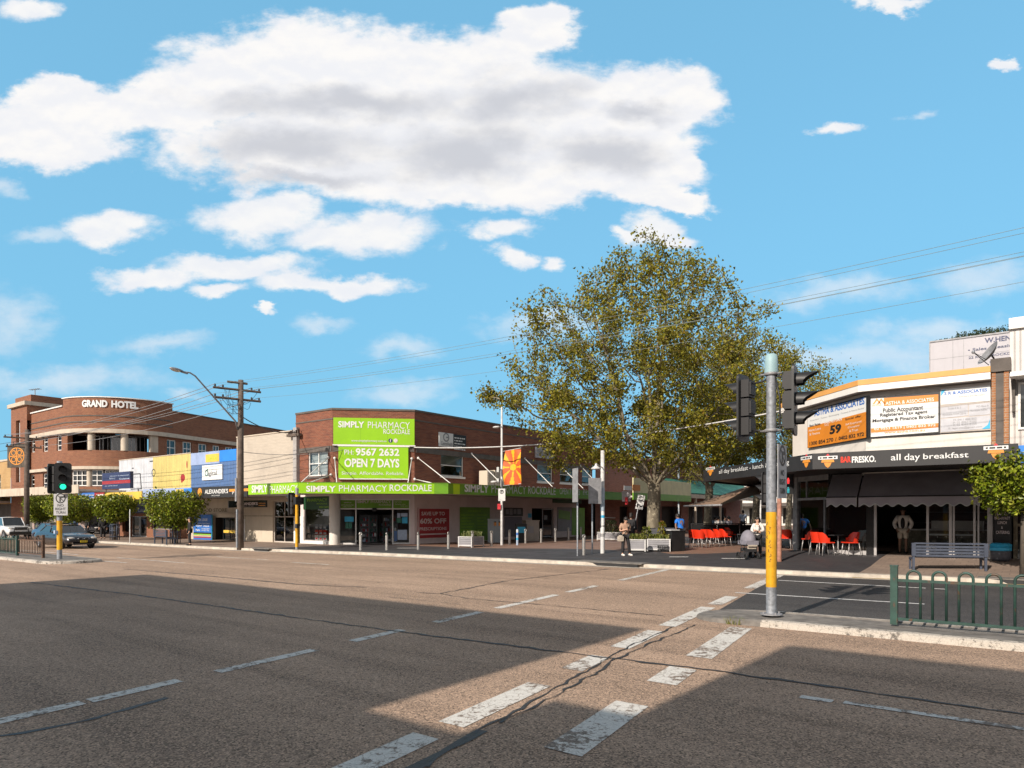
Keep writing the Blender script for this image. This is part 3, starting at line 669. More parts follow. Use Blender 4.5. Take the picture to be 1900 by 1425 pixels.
def scribble(mb, s0, z, s1, h, d, words=4, seed=1):     # rows of tiny print, too small to read in the photograph
    rr = random.Random(seed); s = s0
    while s < s1-.02:
        w = rr.uniform(.25, 1.)*h*3.2; e = min(s1, s+w); mb.face([(s, d, z), (e, d, z), (e, d, z+h), (s, d, z+h)]); s = e+h*.7
def volume(parent, name, poly, z0, z1, mat):
    mb = MB(); mb.prism(poly, z0, z1); return mb.build(name, mat if not isinstance(mat, str) else M[mat], parent)
def strip_path(mb, path, d0, d1, z0, z1):
    f = PathFr(path); o = mb.fr; mb.fr = f; mb.box(0, d0, z0, f.L, d1, z1); mb.fr = o
def rod(mb, p, q, r=.03, n=6): mb.tube([p, q], r, n)

# ---------------------------------------------------------------- corner pharmacy
PH = thing('pharmacy_building', (-35, 31, 0), 'two storey brown brick corner pharmacy with lime green signs on its angled corner', 'shop')
FW, FC, FRr = Fr((-38.75, 27.6), (-35, 27.6)), Fr((-35, 27.6), (-31.4, 31.2)), Fr((-31.4, 31.2), (-31.4, 53.3))
ZT = 8.58; GS = 3.3                                     # parapet top, top of the ground storey
w_left = wpx(FW, 572, 838, 608, 882); wr = [wpx(FRr, *b) for b in ((818, 842, 860, 885), (997, 861, 1025, 895), (1039, 865, 1064, 897), (1080, 870, 1098, 899))]
mb = MB(FW); mb.wall(0, FW.L, GS, ZT, [w_left]); mb.fr = FC; mb.wall(0, FC.L, GS, ZT); mb.fr = FRr; mb.wall(0, FRr.L, GS, ZT, wr)
mb.fr = None
mb.face([(-31.4, 53.3, 0), (-45, 53.3, 0), (-45, 53.3, ZT), (-31.4, 53.3, ZT)], [(0, 0), (13, 0), (13, ZT), (0, ZT)])
mb.face([(-38.75, 27.6, 3.3), (-38.75, 27.6, ZT), (-38.75, 50, ZT), (-38.75, 50, 3.3)], [(0, 3), (0, ZT), (22, ZT), (22, 3)])
mb.build('brick_wall', M['brick_pharm'], PH)
mb = MB()
mb.face([(-38.75, 27.6, ZT-.35), (-35, 27.6, ZT-.35), (-31.4, 31.2, ZT-.35), (-31.4, 53.3, ZT-.35), (-38.75, 53.3, ZT-.35)]); mb.build('roof', M['coping'], PH)
mb = MB(); path = [(-38.75, 27.6), (-35, 27.6), (-31.4, 31.2), (-31.4, 53.3)]
strip_path(mb, path, -.25, .05, ZT-.02, ZT+.10); strip_path(mb, path, 0.002, .03, ZT-.62, ZT-.54); mb.build('coping', M['coping'], PH)
mb = MB(FW); zb = FW.px(590, 834)[1]; mb.box(0, 0.002, zb-.16, FW.L-.02, .05, zb+.16); mb.fr = FRr; mb.box(.1, .002, zb-.2, FRr.L, .06, zb+.14)
mb.fr = FC; mb.box(0.02, .002, zb-.17, FC.L-.02, .05, zb+.15)
mb.fr = FW; mb.box(w_left[0]-.15, .002, w_left[1]-.16, w_left[2]+.15, .08, w_left[1]-.02); mb.build('string_course', M['coping'], PH)
window(PH, FW, *w_left, nv=2, nh=2, blind=.97, pm='pane')
for o in wr: window(PH, FRr, *o, nv=1, nh=2, hs=(.5,), blind=.5, pm='pane')
for o in wr: mb = MB(FRr); mb.box(o[0]-.1, 0.002, o[1]-.14, o[2]+.1, .09, o[1]-.01); mb.build('sill', M['paint_white'], PH)
# white sill and rods that hold up the awning
def stay(fr, x, y, fr2, x2, y2, d2):
    mb = MB(); s, z = fr.px(x, y, .05); a = Vector(fr.P(s, .05, z)); s2, z2 = fr2.px(x2, y2, d2); rod(mb, a, fr2.P(s2, d2, z2), .028)
    mb.ball(a, .09, n=6, m=4); mb.build('awning_stay', M['paint_white'], PH)
AWP = [(-37.75, 23.6), (-32.9, 23.6), (-27.0, 29.5), (-27.0, 51.2)]
A1, A2, A3 = Fr(AWP[0], AWP[1]), Fr(AWP[1], AWP[2]), Fr(AWP[2], AWP[3])
stay(FW, 609, 849, A1, 557, 897, -.1); stay(FW, 614, 881, A1, 571, 897, -.3); stay(FC, 621, 850, A2, 625, 897, -.1); stay(FC, 764, 851, A2, 757, 896, -.1)
stay(FRr, 776, 850, A3, 836, 897, -.15); stay(FRr, 769.5, 889, A2, 800, 896, -.6); stay(FRr, 875, 842, A3, 927, 894, -.1); stay(FRr, 974, 851, A3, 1025, 903, -.1); stay(FRr, 1033, 858, A3, 1082, 906, -.1); stay(FRr, 1077, 864, A3, 1118, 908, -.1)
# awning
mb = MB(); poly = AWP+[(-31.5, 51.2), (-31.5, 31.3), (-35.1, 27.7), (-37.75, 27.7)]
mb.prism(poly, 3.27, 3.40); mb.build('awning', M['soffit'], PH)
mb = MB(); PA = PathFr(AWP); mb.fr = PA
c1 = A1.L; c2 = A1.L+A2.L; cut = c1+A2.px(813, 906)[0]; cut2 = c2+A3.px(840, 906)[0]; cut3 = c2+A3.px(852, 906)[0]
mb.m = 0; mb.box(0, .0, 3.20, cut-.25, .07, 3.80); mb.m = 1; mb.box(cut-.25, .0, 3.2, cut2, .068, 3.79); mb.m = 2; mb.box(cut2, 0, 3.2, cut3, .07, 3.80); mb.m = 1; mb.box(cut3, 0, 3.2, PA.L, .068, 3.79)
mb.build('fascia', [M['lime'], M['lime_dark'], M['lime_hi']], PH)  # mall-side lengths use darker lime: their shade is put into the colour
for k in range(1, 14):
    x = 2.44*k
    if x < PA.L: mb = MB(PA); mb.box(x-.006, .071, 3.2, x+.006, .0735, 3.8); mb.build('joint_strip', M['lime_dark'], PH)
mb = MB(PA); mb.box(0, -.02, 3.795, PA.L, .09, 3.83); mb.build('fascia_cap', M['lime_dark'], PH)
T = []
letters(PH, A1, 'white_ink', [('SIMPLY', 467, 914.5, 496, 899.5, .03), ('PHARMACY', 500, 915, 552, 899.5, -.004), ('ROCKDALE', 541, 917.5, 554, 914.8)], .085)
letters(PH, A2, 'white_ink', [('SIMPLY', 568, 912.6, 623, 901.5, .03), ('PHARMACY', 629, 912, 718, 900.5, -.004), ('ROCKDALE', 723, 911.2, 801, 899.5, .008)], .085)
letters(PH, A3, 'white_ink', [('SIMPLY', 862, 912.8, 907, 900.3, .03), ('PHARMACY', 912, 914.5, 976, 902, -.004), ('ROCKDALE', 980, 916.3, 1031, 904.5, .008), ('OPEN 7 DAYS', 1038.5, 917, 1076, 907.3), ('PH: 9567 2632', 1082, 918.5, 1117, 909.5)], .085)
def sign(name, fr, o, d0, d1, mats, label, cat, border=None, parent=None):
    s, z = (o[0]+o[2])/2, o[1]; 
    t = thing(name, fr.P(s, d0, z), label, cat); b = panel(t, 'board', fr, o, d0, d1, mats)
    return t
def spx(fr, x0, yt, x1, yb, d): return wpx(fr, x0, yt, x1, yb, d)
sg = sign('signboard', FC, spx(FC, 618.5, 774.5, 769, 826, .2), .06, .2, 'lime', 'large lime green board with white name lettering high on the angled pharmacy corner', 'sign')
letters(sg, FC, 'white_ink', [('SIMPLY', 627.5, 793, 676, 782, .03), ('PHARMACY', 682.5, 794.5, 760.5, 783.5, -.004), ('ROCKDALE', 711.5, 805, 760.5, 797, .006), ('www.simplypharmacy.com.au', 652, 820.5, 717, 816.4, .01)], .215)
mb = MB(FC); s, z = FC.px(724.5, 817.5, .21); mb.disc((s, z), .13, .201, .216); mb.m = 1; put_text(mb, 'f', s-.035, z-.1, s+.045, z+.09, .222, .03)
mb.m = 2; s, z = FC.px(734, 817.5, .21); mb.disc((s, z), .13, .201, .216); mb.m = 1; mb.ring((s, z), .08, .025, .217, .222, 14); mb.build('emblem', [M['navy'], M['white_ink'], M['mauve']], sg)
o = spx(FC, 618.5, 774.5, 769, 826, .2)
for k in (1, 2): mb = MB(FC); x = o[0]+(o[2]-o[0])*k/3; mb.box(x-.006, .2, o[1], x+.006, .2025, o[3]); mb.build('panel_joint', M['lime_dark'], sg)
mb = MB(FC); mb.box(o[0]-.06, .05, o[1]-.08, o[2]+.06, .19, o[1]-.01); mb.build('rail', M['paint_white'], sg)
sg = sign('signboard', FC, spx(FC, 628, 828.5, 757.5, 888, .18), .06, .18, 'lime', 'lime green board giving phone number and opening days, under the name board', 'sign')
letters(sg, FC, 'white_ink', [('PH:', 639, 843.5, 656, 834.5, .004), ('9567 2632', 660, 845.5, 741, 832.5, .03), ('OPEN 7 DAYS', 639, 867, 741, 851.5, .03), ('Simple. Affordable. Reliable.', 634, 882.5, 750, 875.5, 0.)], .195)
mb = MB(FC); o = spx(FC, 628, 828.5, 757.5, 888, .18); mb.box(o[0], .04, o[1]-.07, o[2], .2, o[1]-.01); mb.box(o[0]-.05, .04, o[3]+.02, o[2]+.08, .2, o[3]+.09); mb.build('rail', M['paint_white'], sg)
sg = sign('signboard', FRr, spx(FRr, 815, 801.5, 841, 831, .12), .03, .12, 'white_ink', 'white square sign with a grey ring emblem on the shaded brick wall', 'sign')
mb = MB(FRr); s, z = FRr.px(828, 811.5, .13); mb.ring((s, z), .30, .09, .121, .13, 20); mb.box(s, .121, z-.04, s+.28, .131, z+.05); text_px(mb, 'CentreHealth', 818.5, 826, 840, 821, .13, .02); mb.build('emblem', M['grey_ink'], sg)
sg = sign('signboard', FRr, spx(FRr, 841.3, 805.5, 865, 832.5, .12), .03, .12, 'black', 'black sign with rows of small white print beside the white ring sign', 'sign')
mb = MB(FRr); o = spx(FRr, 843, 808, 863, 831, .12)
for k in range(5): scribble(mb, o[0], o[3]-.19-.19*k, o[2]-.3*(k % 2), .08, .128, seed=k)
mb.build('lettering', M['white_ink'], sg)
sg = sign('signboard', FRr, spx(FRr, 994.5, 829, 1029, 852.5, .15), .03, .15, 'panel_pale', 'pale upper wall sign with a grey phone number, partly behind the plane tree', 'sign')
letters(sg, FRr, 'grey_ink', [('1300 96 9421', 996.5, 846, 1027.5, 837, .02)], .16)
# ground storey
ops_w = [wpx(FW, 564, 921.5, 612.5, 1004.5)]; oc = wpx(FC, 632, 926, 760.5, 1010.5); ops_c = [(FC.px(627.5)[0], .13, FC.px(761)[0], oc[3])]
o_red = wpx(FRr, 775, 942, 833.5, 998.5); o_gr = wpx(FRr, 853, 941, 908, 1002); o_not = wpx(FRr, 935.5, 942, 969, 957.5); o_door = wpx(FRr, 987, 943, 1027.5, 1001); o_door = (o_door[0], .13, o_door[2], o_door[3])
o_pos = wpx(FRr, 1034, 941, 1060, 985); o_gp2 = wpx(FRr, 1060.5, 942, 1084, 992)
mb = MB(FW); mb.wall(FW.px(557.5)[0], FW.L, 0, 3.3, ops_w, .12); mb.fr = FC; mb.wall(0, FC.L, 0, 3.3, ops_c, .2); mb.fr = FRr; mb.wall(0, FRr.L-2.3, 0, 3.3, [o_door], .25)
mb.build('render_wall', M['mauve'], PH)
mb = MB(FW); mb.box(FW.px(557.5)[0], .003, .1, FW.L-.05, .03, ops_w[0][1]); mb.m = 0; mb.box(FW.px(557.5)[0], .003, .1, ops_w[0][0], .035, 1.9); mb.box(ops_w[0][2], .003, .1, FW.L-.06, .035, 1.9); mb.build('dado', M['paint_white'], PH)
mb = MB(); mb.lathe([(.34, .1), (.34, 3.28)], (-34.95, 27.75, 0), 16); mb.build('corner_column', M['render_white'], PH)
# shop window on the main street side
hd = spx(FW, 564, 922, 612.5, 945, -.05)
wn = window(PH, FW, *ops_w[0], d=-.08, nv=1, nh=1, fm='alu', pm='pane', fw=.05, back=False)
b = panel(PH, 'header_sign', FW, hd, -.06, .0, 'green_deep'); letters(b, FW, 'lime', [('PHARMACY', 570, 931, 607, 924.5, 0), ('ROCKDALE', 588, 936, 607, 933, 0), ('OPEN 7 DAYS', 592, 942.5, 610, 939, .01)], .008)
o = ops_w[0]
mb = MB(FW); mb.box(o[0], -1.7, o[1]-.1, o[2], -1.62, o[3]); mb.box(o[0], -1.62, o[1]-.1, o[2], -.2, o[1]); mb.box(o[0]-.05, -1.6, o[1], o[0], -.2, o[3]); mb.box(o[2], -1.6, o[1], o[2]+.05, -.2, o[3]); mb.build('room', M['room_lit'], wn)
rr = random.Random(4)
for k in range(9):                                     # packets stacked in the shop window
    i, j = k % 3, k//3; s = o[0]+.55+i*.42; z = o[1]+.02+j*.36
    mb = MB(FW); mb.box(s, -.75+rr.uniform(-.05, .05), z, s+.34, -.45, z+.31); mb.m = 1; mb.box(s+.05, -.45, z+.05, s+.29, -.444, z+.16)
    cols = [('white_ink', 'red_ink'), ('red_plastic', 'white_ink'), ('c_grey', 'mauve')][j]
    tag(mb.build('gift_box', [M[c] for c in cols]), ['white and red box', 'red box', 'grey box'][j]+' in the display of the pharmacy shop window, '+['bottom', 'middle', 'top'][j]+' row', 'box', 'boxes in the pharmacy window, '+['bottom', 'middle', 'top'][j]+' row')
# corner entrance
e = ops_c[0]; zt = FC.px(700, 943.5)[1]; hz = (zt, e[3])
cols = [FC.px(x)[0] for x in (632, 659, 661.5, 663.5, 724, 727, 729, 758)]
d = -.12
mb = MB(FC)
for x in (e[0], FC.px(659)[0], FC.px(727.5)[0], e[2]-.07): mb.box(x, d-.05, .13, x+.07, d+.05, e[3])
mb.box(e[0], d-.04, zt-.06, e[2], d+.06, zt+.02); mb.box(e[0], d-.04, e[3]-.06, e[2], d+.04, e[3]); mb.box(e[0], d-.03, .13, FC.px(659)[0], d+.03, .23); mb.box(FC.px(727.5)[0], d-.03, .13, e[2], d+.03, .23)
fr_ = mb.build('entrance_frame', M['paint_white'], PH)
mb = MB(FC); mb.face([(e[0]+.07, d, .2), (FC.px(659)[0], d, .2), (FC.px(659)[0], d, zt-.04), (e[0]+.07, d, zt-.04)]); mb.build('pane', M['pane'], fr_); mb = MB(FC); mb.face([(FC.px(728)[0]+.07, d, .2), (e[2]-.07, d, .2), (e[2]-.07, d, zt-.04), (FC.px(728)[0]+.07, d, zt-.04)]); mb.build('pane', M['pane'], fr_)
for a, b_, tx in ((632, 658.5, [('SIMPLE', 638, 933.5, 652, 931.5), ('AFFORDABLE RELIABLE', 633, 938, 656, 936), ('OPEN 7 DAYS', 637, 941, 652, 939.5)]), (661.5, 726.5, [('SIMPLY', 663, 933.5, 685, 928.5, .03), ('PHARMACY', 688, 933.5, 725, 928.5), ('ROCKDALE', 703, 938, 725, 935)]), (729.5, 759, [('9567 2632', 732, 932.5, 745, 930), ('Reliable care', 733, 936.3, 752, 934.5), ('Friendly service', 743, 940, 757, 938)])):
    b = panel(PH, 'header_sign', FC, spx(FC, a, 927, b_, 943.2, d), d-.02, d+.02, 'lime_dark'); letters(b, FC, 'mauve', tx, d+.03)
mb = MB(FC); s, z = FC.px(694.5, 943); mb.box(s-.12, d+.06, z-.2, s+.14, d+.2, z+.02); mb.build('door_sensor', M['black'], PH)
mb = MB(FC)
for p, q, yt, yb, mt in ((639.5, 656, 958.5, 968, 'cyan_ink'), (641, 653, 969.5, 980.5, 'rib_green'), (737, 743, 952, 960.5, 'c_pale'), (744, 756, 952, 958.5, 'c_pale'), (736, 745, 961, 970, 'rib_green'), (746, 756, 959.5, 971, 'cyan_ink'), (738, 755, 983, 1001.5, 'c_pale'), (731, 737, 985, 1004, 'blue_panel')):
    o = spx(FC, p, yt, q, yb, d+.01); panel(fr_, 'poster', FC, o, d+.004, d+.012, mt)
# inside: back wall, floor, ceiling, shelving
mb = MB(); mb.prism([(-38.6, 29.4), (-35.4, 28.2), (-32.0, 31.6), (-32.0, 36.5), (-38.6, 36.5)], .10, .14); mb.prism([(-38.6, 29.4), (-35.4, 28.2), (-31.7, 31.6), (-31.7, 36.5), (-38.6, 36.5)], 3.1, 3.2); mb.box(-38.6, 36.5, .1, -31.6, 36.6, 3.2); mb.box(-38.7, 29.4, .1, -38.6, 36.5, 3.2); mb.build('interior', M['room_lit'], PH)
for k, (s, dd, w) in enumerate(((1.55, -1.5, .6), (2.15, -1.9, .5), (2.7, -3.0, .55), (3.0, -2.2, 1.0), (3.55, -1.2, .45))):
    mb = MB(FC)
    mb.box(s, dd-.4, .14, s+.04, dd, 2.0); mb.box(s+w-.04, dd-.4, .14, s+w, dd, 2.0); mb.box(s+.04, dd-.4, .14, s+w-.04, dd-.36, 2.0)
    for j in range(6): mb.box(s+.04, dd-.36, .2+.34*j, s+w-.04, dd, .23+.34*j)
    for j in range(5):
        x = s+.06
        while x < s+w-.12:
            ww = rr.uniform(.05, .12); mb.m = rr.choice((1, 2, 3, 4, 5)); mb.box(x, dd-.2, .235+.34*j, x+ww, dd-.03, .235+.34*j+rr.uniform(.1, .25)); x += ww+.015
        mb.m = 0
    mb.build('shelf', [M[c] for c in ('shelf', 'c_pale', 'rib_green', 'red_sign', 'white_ink', 'c_grey')], PH)
# shaded side wall: red offer panel, green panels, notices, side door
b = panel(PH, 'offer_panel', FRr, o_red, .003, .06, 'red_sign', 'red panel offering sixty percent off')
letters(b, FRr, 'mauve', [('SAVE UP TO', 782, 956.5, 825.5, 949.5, .03), ('60% OFF', 779.5, 972, 828, 961.5, .03), ('PRESCRIPTIONS', 778.5, 984.5, 828.5, 977.5, .02)], .068)
mb = MB(FRr); o = o_red; w = .06
for q in ((o[0], o[1], o[2], o[1]+w), (o[0], o[3]-w, o[2], o[3]), (o[0], o[1]+w, o[0]+w, o[3]-w), (o[2]-w, o[1]+w, o[2], o[3]-w)): mb.box(q[0], .06, q[1], q[2], .085, q[3])
o = spx(FRr, 780, 990.5, 828, 991.3, .065); mb.box(o[0], .061, o[1], o[2], .066, o[3]); mb.build('frame', M['mauve'], b)
b = panel(PH, 'service_panel', FRr, o_gr, .003, .05, 'lime_dark'); letters(b, FRr, 'lime', [('OUR SERVICES', 868.5, 949.5, 892, 946.8, .01)], .056)
mb = MB(FRr)
for k in range(7):
    for (a, c) in ((856, 880), (886, 904)):
        o = spx(FRr, a, 955+k*5.5, c-(k*3) % 9, 956.2+k*5.5, .056); scribble(mb, o[0], o[1], o[2], .05, .056, seed=k)
mb.build('lettering', M['lime'], b)
b = panel(PH, 'notice_board', FRr, o_not, .003, .07, 'black')
mb = MB(FRr)
for (p, q, yt, yb) in ((938, 944, 945, 954), (945.5, 951, 944, 955), (953, 958, 945, 953), (960, 967, 944.5, 954)): o = spx(FRr, p, yt, q, yb, .07); mb.box(o[0], .071, o[1], o[2], .078, o[3])
mb.build('paper', M['grey_ink'], b)
panel(PH, 'grey_panel', FRr, wpx(FRr, 936, 959, 968, 995), .003, .04, 'c_grey')
dr = window(PH, FRr, FRr.px(1008)[0], .2, o_door[2]-.03, o_door[3]-.03, d=-.12, fm='alu', pm='pane', back=False, name='door')
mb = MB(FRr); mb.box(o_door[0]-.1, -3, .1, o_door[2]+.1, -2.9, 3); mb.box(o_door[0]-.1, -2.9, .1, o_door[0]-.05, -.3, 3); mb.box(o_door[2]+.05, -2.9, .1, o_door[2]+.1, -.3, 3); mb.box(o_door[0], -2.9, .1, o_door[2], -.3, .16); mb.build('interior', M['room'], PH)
panel(dr, 'paper', FRr, spx(FRr, 1009.5, 956, 1015.5, 964, -.09), -.1, -.09, 'grey_ink')
b = panel(PH, 'poster_frame', FRr, o_pos, .003, .05, 'slats_grey')
mb = MB(FRr); p = [FRr.px(*q, .055) for q in ((1036.5, 945.5), (1058, 949.5), (1057.5, 965), (1036.5, 962))]; mb.plate(p, .05, .056); mb.build('poster', M['lime_dark'], b)
panel(PH, 'service_panel', FRr, o_gp2, .003, .05, 'lime_dark')
b = panel(PH, 'hanging_board', A3, (A3.px(1027, 926, -3.2)[0], A3.px(1027, 933, -3.2)[1], A3.px(1079, 926, -3.2)[0], A3.px(1027, 926, -3.2)[1]), -3.3, -3.2, 'green_deep')
panel(PH, 'sticker', FRr, spx(FRr, 980, 952.5, 986.5, 960.5, .02), .003, .02, 'cyan_ink')
# far end of the side wall: dark recess before the next building
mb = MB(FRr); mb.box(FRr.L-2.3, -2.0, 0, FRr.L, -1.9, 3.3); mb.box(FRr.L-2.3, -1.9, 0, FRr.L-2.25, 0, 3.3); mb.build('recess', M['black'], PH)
for x0, x1 in ((890, 903), (904, 924)):
    s0, z0 = FRr.px(x0, 897, .5); s1, z1 = FRr.px(x1, 874.5, .5); t = thing('air_conditioner', FRr.P((s0+s1)/2, .9, 3.4), ('narrow' if x0 == 890 else 'wide')+' beige air conditioner casing standing on the pharmacy awning', 'air conditioner')
    mb = MB(FRr); mb.box(s0, .45, 3.4, s1-.04, 1.2, z1); mb.build('casing', M['beige'], t); mb = MB(FRr)
    for k in range(6): mb.box(s0+.1, 1.2, z1-.2-.12*k, s1-.14, 1.22, z1-.14-.12*k)
    mb.build('louvre', M['soffit'], t)
# ---------------------------------------------------------------- corner hotel with a curved front
HT = thing('hotel_building', (-77, 33, 0), 'long brown brick hotel with a rounded corner front and cream bands', 'hotel')
arc = [(-76.9+6*math.sin(R(a)), 33.6-6*math.cos(R(a))) for a in range(0, 108, 6)]
wd = (-.295, .956); we = (arc[-1][0]+wd[0]*30, arc[-1][1]+wd[1]*30)
FH = PathFr([(-91.2, 27.6), (-86.5, 27.6), (-81, 27.6)]+arc+[we])
sA = FH.c[3]; sB = FH.c[3+17]; sM = 4.7
hpx = lambda x, y, d=0.: FH.px(x, y, d)
def hop(x0, x1, z0, z1): return (hpx(x0, 955)[0], z0, hpx(x1, 955)[0], z1)
up = [hop(58, 65, 8.6, 10.0), hop(80, 88.5, 8.5, 10.0), hop(105, 114, 8.4, 9.95)]
lo = [hop(56, 64, 4.75, 6.2), hop(79.5, 87.5, 4.75, 6.25)]
loggia = (hpx(125, 820)[0], 8.3, hpx(291, 820)[0], 9.95); strip = (sB+.3, 8.0, sB+24, 9.75)
lo_band = (hpx(131, 890)[0], 4.75, sB+.2, 6.4)
mb = MB(FH); mb.wall(sM, FH.L, 3.2, 12.7, up+lo+[loggia, strip, lo_band], .5)
mb.box(hpx(117, 750)[0], -.4, 12.7, sB+1.0, 0.0, 13.45)
mb.fr = None
mb.face([(*we, 0), (-110, we[1], 0), (-110, we[1], 12.7), (*we, 12.7)], [(0, 0), (20, 0), (20, 12.7), (0, 12.7)])
mb.build('brick_wall', M['brick_hotel'], HT)
# stair tower at the far end
tw = Fr((-91.6, 27.2), (-86.5, 27.2)); ts0, ts1 = tw.px(20.5)[0], tw.px(50)[0]
mb = MB(tw); slot = (tw.px(29.5)[0], 5.5, tw.px(37)[0], 12.2); mb.wall(ts0, ts1, 0, 14.0, [slot], .4); mb.fr = None; x0, x1 = tw.P(ts0, 0, 0)[0], tw.P(ts1, 0, 0)[0]
mb.face([(x1, 27.2, 12), (x1, 38, 12), (x1, 38, 14.), (x1, 27.2, 14.)], [(0, 0), (11, 0), (11, 2), (0, 2)]); mb.face([(x0, 27.2, 0), (x0, 38, 0), (x0, 38, 14.), (x0, 27.2, 14.)], [(0, 0), (11, 0), (11, 14), (0, 14)])
mb.box(x0+.3, 27.5, 14.0, x1+.2, 37.5, 14.75); mb.build('tower', M['brick_hotel'], HT)
mb = MB(); mb.box(x0-.25, 26.9, 13.62, x1+.25, 38, 14.02); mb.build('tower_cornice', M['cream'], HT)
mb = MB(tw); mb.box(slot[0]+.1, -.35, slot[1], slot[2]-.05, -.3, slot[3]-.2); mb.build('tower_glazing', M['blind'], HT)
for (z0, z1, d, a, b, nm, mt) in ((9.98, 10.38, .35, sM, FH.L, 'cream_band', 'cream'), (6.42, 6.72, .30, sM, FH.L, 'cream_band', 'cream'), (11.02, 11.12, .05, sM, sB+1, 'brick_course', 'coping'), (11.62, 11.72, .05, sM, sB+1, 'brick_course', 'coping')):
    mb = MB(FH); mb.box(a, .003, z0, b, d, z1); mb.build(nm, M[mt], HT)
mb = MB(FH); mb.box(sM, -.42, 12.7, hpx(117, 750)[0], .12, 12.82); mb.m = 1; mb.box(sB+1, -.42, 12.7, FH.L, .1, 12.8); mb.m = 0; mb.box(hpx(117, 750)[0]-.1, -.42, 13.45, sB+1.1, .1, 13.54); mb.build('parapet_capping', [M['paint_white'], M['coping']], HT)
mb = MB()
mb.face([(x1, 28, 12.4)]+[(p[0], p[1], 12.4) for p in arc]+[(*we, 12.4), (-110, we[1], 12.4)]); mb.build('roof', M['coping'], HT)
for o in up+lo: window(HT, FH, *o, d=-.18, nv=1, nh=3, fm='paint_white', fw=.09, back=False, depth=.1)
def wing_win(x0, x1, z0, z1, nv=1):
    a, b = hpx(x0, 830)[0], hpx(x1, 830)[0]; window(HT, FH, a, z0, b, z1, d=-.2, nv=nv, nh=2, fm='paint_white', fw=.09, back=False)
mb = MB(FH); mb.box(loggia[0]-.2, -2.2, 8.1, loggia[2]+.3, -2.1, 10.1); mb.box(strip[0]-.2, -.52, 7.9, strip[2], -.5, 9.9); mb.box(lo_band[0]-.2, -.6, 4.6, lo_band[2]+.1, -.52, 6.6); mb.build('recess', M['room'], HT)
mb = MB(FH); mb.face([(loggia[0], -.5, 9.95), (loggia[2], -.5, 9.95), (loggia[2], -2.1, 9.95), (loggia[0], -2.1, 9.95)]); mb.build('loggia_ceiling', M['soffit'], HT)
for x in (167, 231):
    s = hpx(x, 820)[0]; c = FH.P(s, -.25, 0); mb = MB(); mb.lathe([(.34, 8.3), (.34, 9.98)], (c[0], c[1], 0), 12); mb.build('column', M['cream'], HT)
s = hpx(288, 820)[0]; mb = MB(FH); mb.box(s-.5, -.4, 8.3, s+.3, .02, 9.98); mb.build('pier', M['cream'], HT)
for x0, x1 in ((127, 160), (174, 196), (198, 224), (238, 262), (264, 284)): 
    a, b = hpx(x0, 820)[0], hpx(x1, 820)[0]; window(HT, FH, a-.2, 8.3, b+.1, 9.9, d=-1.9, nv=2, nh=1, fm='alu', fw=.06, back=False)
wing_win(296, 327, 8.15, 9.75, 3); wing_win(341, 356, 8.3, 9.75, 2); wing_win(370, 384, 8.3, 9.75, 2); wing_win(397, 408, 8.3, 9.75, 2); wing_win(420, 432, 8.3, 9.75, 2); wing_win(443, 452, 8.3, 9.75, 2)
for x0, x1 in ((328, 340), (357, 369), (385, 396), (409, 419), (433, 442)):
    a, b = hpx(x0, 830)[0], hpx(x1, 830)[0]; panel(HT, 'spandrel_panel', FH, (a, 8.02, b, 9.74), -.4, -.1, 'brick_hotel')
for x0, x1, nv in ((132, 160, 3), (168, 190, 2), (193, 222, 3)):
    a, b = hpx(x0, 890)[0], hpx(x1, 890)[0]; window(HT, FH, a, 4.8, b, 6.38, d=-.2, nv=nv, nh=3, fm='paint_white', fw=.09, back=False)
for x in (164,): s = hpx(x, 890)[0]; c = FH.P(s, -.2, 0); mb = MB(); mb.lathe([(.26, 4.75), (.26, 6.45)], (c[0], c[1], 0), 10); mb.build('column', M['cream'], HT)
mb = MB(FH); a0, a1 = hpx(151.5, 753, .1)[0], hpx(257, 753, .1)[0]; w = a1-a0
put_text(mb, 'GRAND', a0, 12.48, a0+w*.475, 13.18, .09, .05); put_text(mb, 'HOTEL', a0+w*.54, 12.48, a1, 13.18, .09, .05); mb.build('lettering', M['white_ink'], HT)
hotel_aw = [(-95, 23.9), (hpx(144, 915)[0]*0+on_y(147, 23.9), 23.9)]
mb = MB(); xr = hotel_aw[1][0]; mb.box(-95, 23.9, 3.95, xr, 27.6, 4.12); mb.build('awning', M['soffit'], HT)
mb = MB(); mb.box(-95, 23.83, 3.78, xr, 23.9, 4.5); mb.build('awning_fascia', M['cream'], HT)
mb = MB(); mb.box(-91, 27.45, 0, -77, 27.55, 3.3); mb.m = 1
for x in (-90, -87.5, -84, -81.2, -78.2): mb.box(x, 27.35, .1, x+.6, 27.44, 3.3)
mb.build('shopfront', [M['room'], M['tile_pink']], HT)
mb = MB(FH); mb.wall(sA, FH.L, 0, 3.25, [(sA+.6, .2, sA+2.4, 2.6), (sA+3.4, .2, sA+5.4, 2.6), (sA+6.6, .2, sA+8.6, 2.6), (sA+10.5, .2, sA+11.8, 2.6)], .3); mb.build('ground_wall', M['tile_pink'], HT)
mb = MB(FH); mb.box(sA, -.6, 0, FH.L-18, -.5, 3.2); mb.build('recess', M['room'], HT)
an = thing('roof_aerial', (at(65, 82)[0], at(65, 82)[1], 12.6), 'thin television aerial standing on the hotel roof beside the tower', 'aerial')
x, y = at(65, 82); mb = MB(); rod(mb, (x, y, 12.4), (x, y, 16.9), .05, 5); mb.build('mast', M['galv_dull'], an); mb = MB(); rod(mb, (x-.55, y-.3, 16.85), (x+.6, y+.3, 16.95), .035, 4)
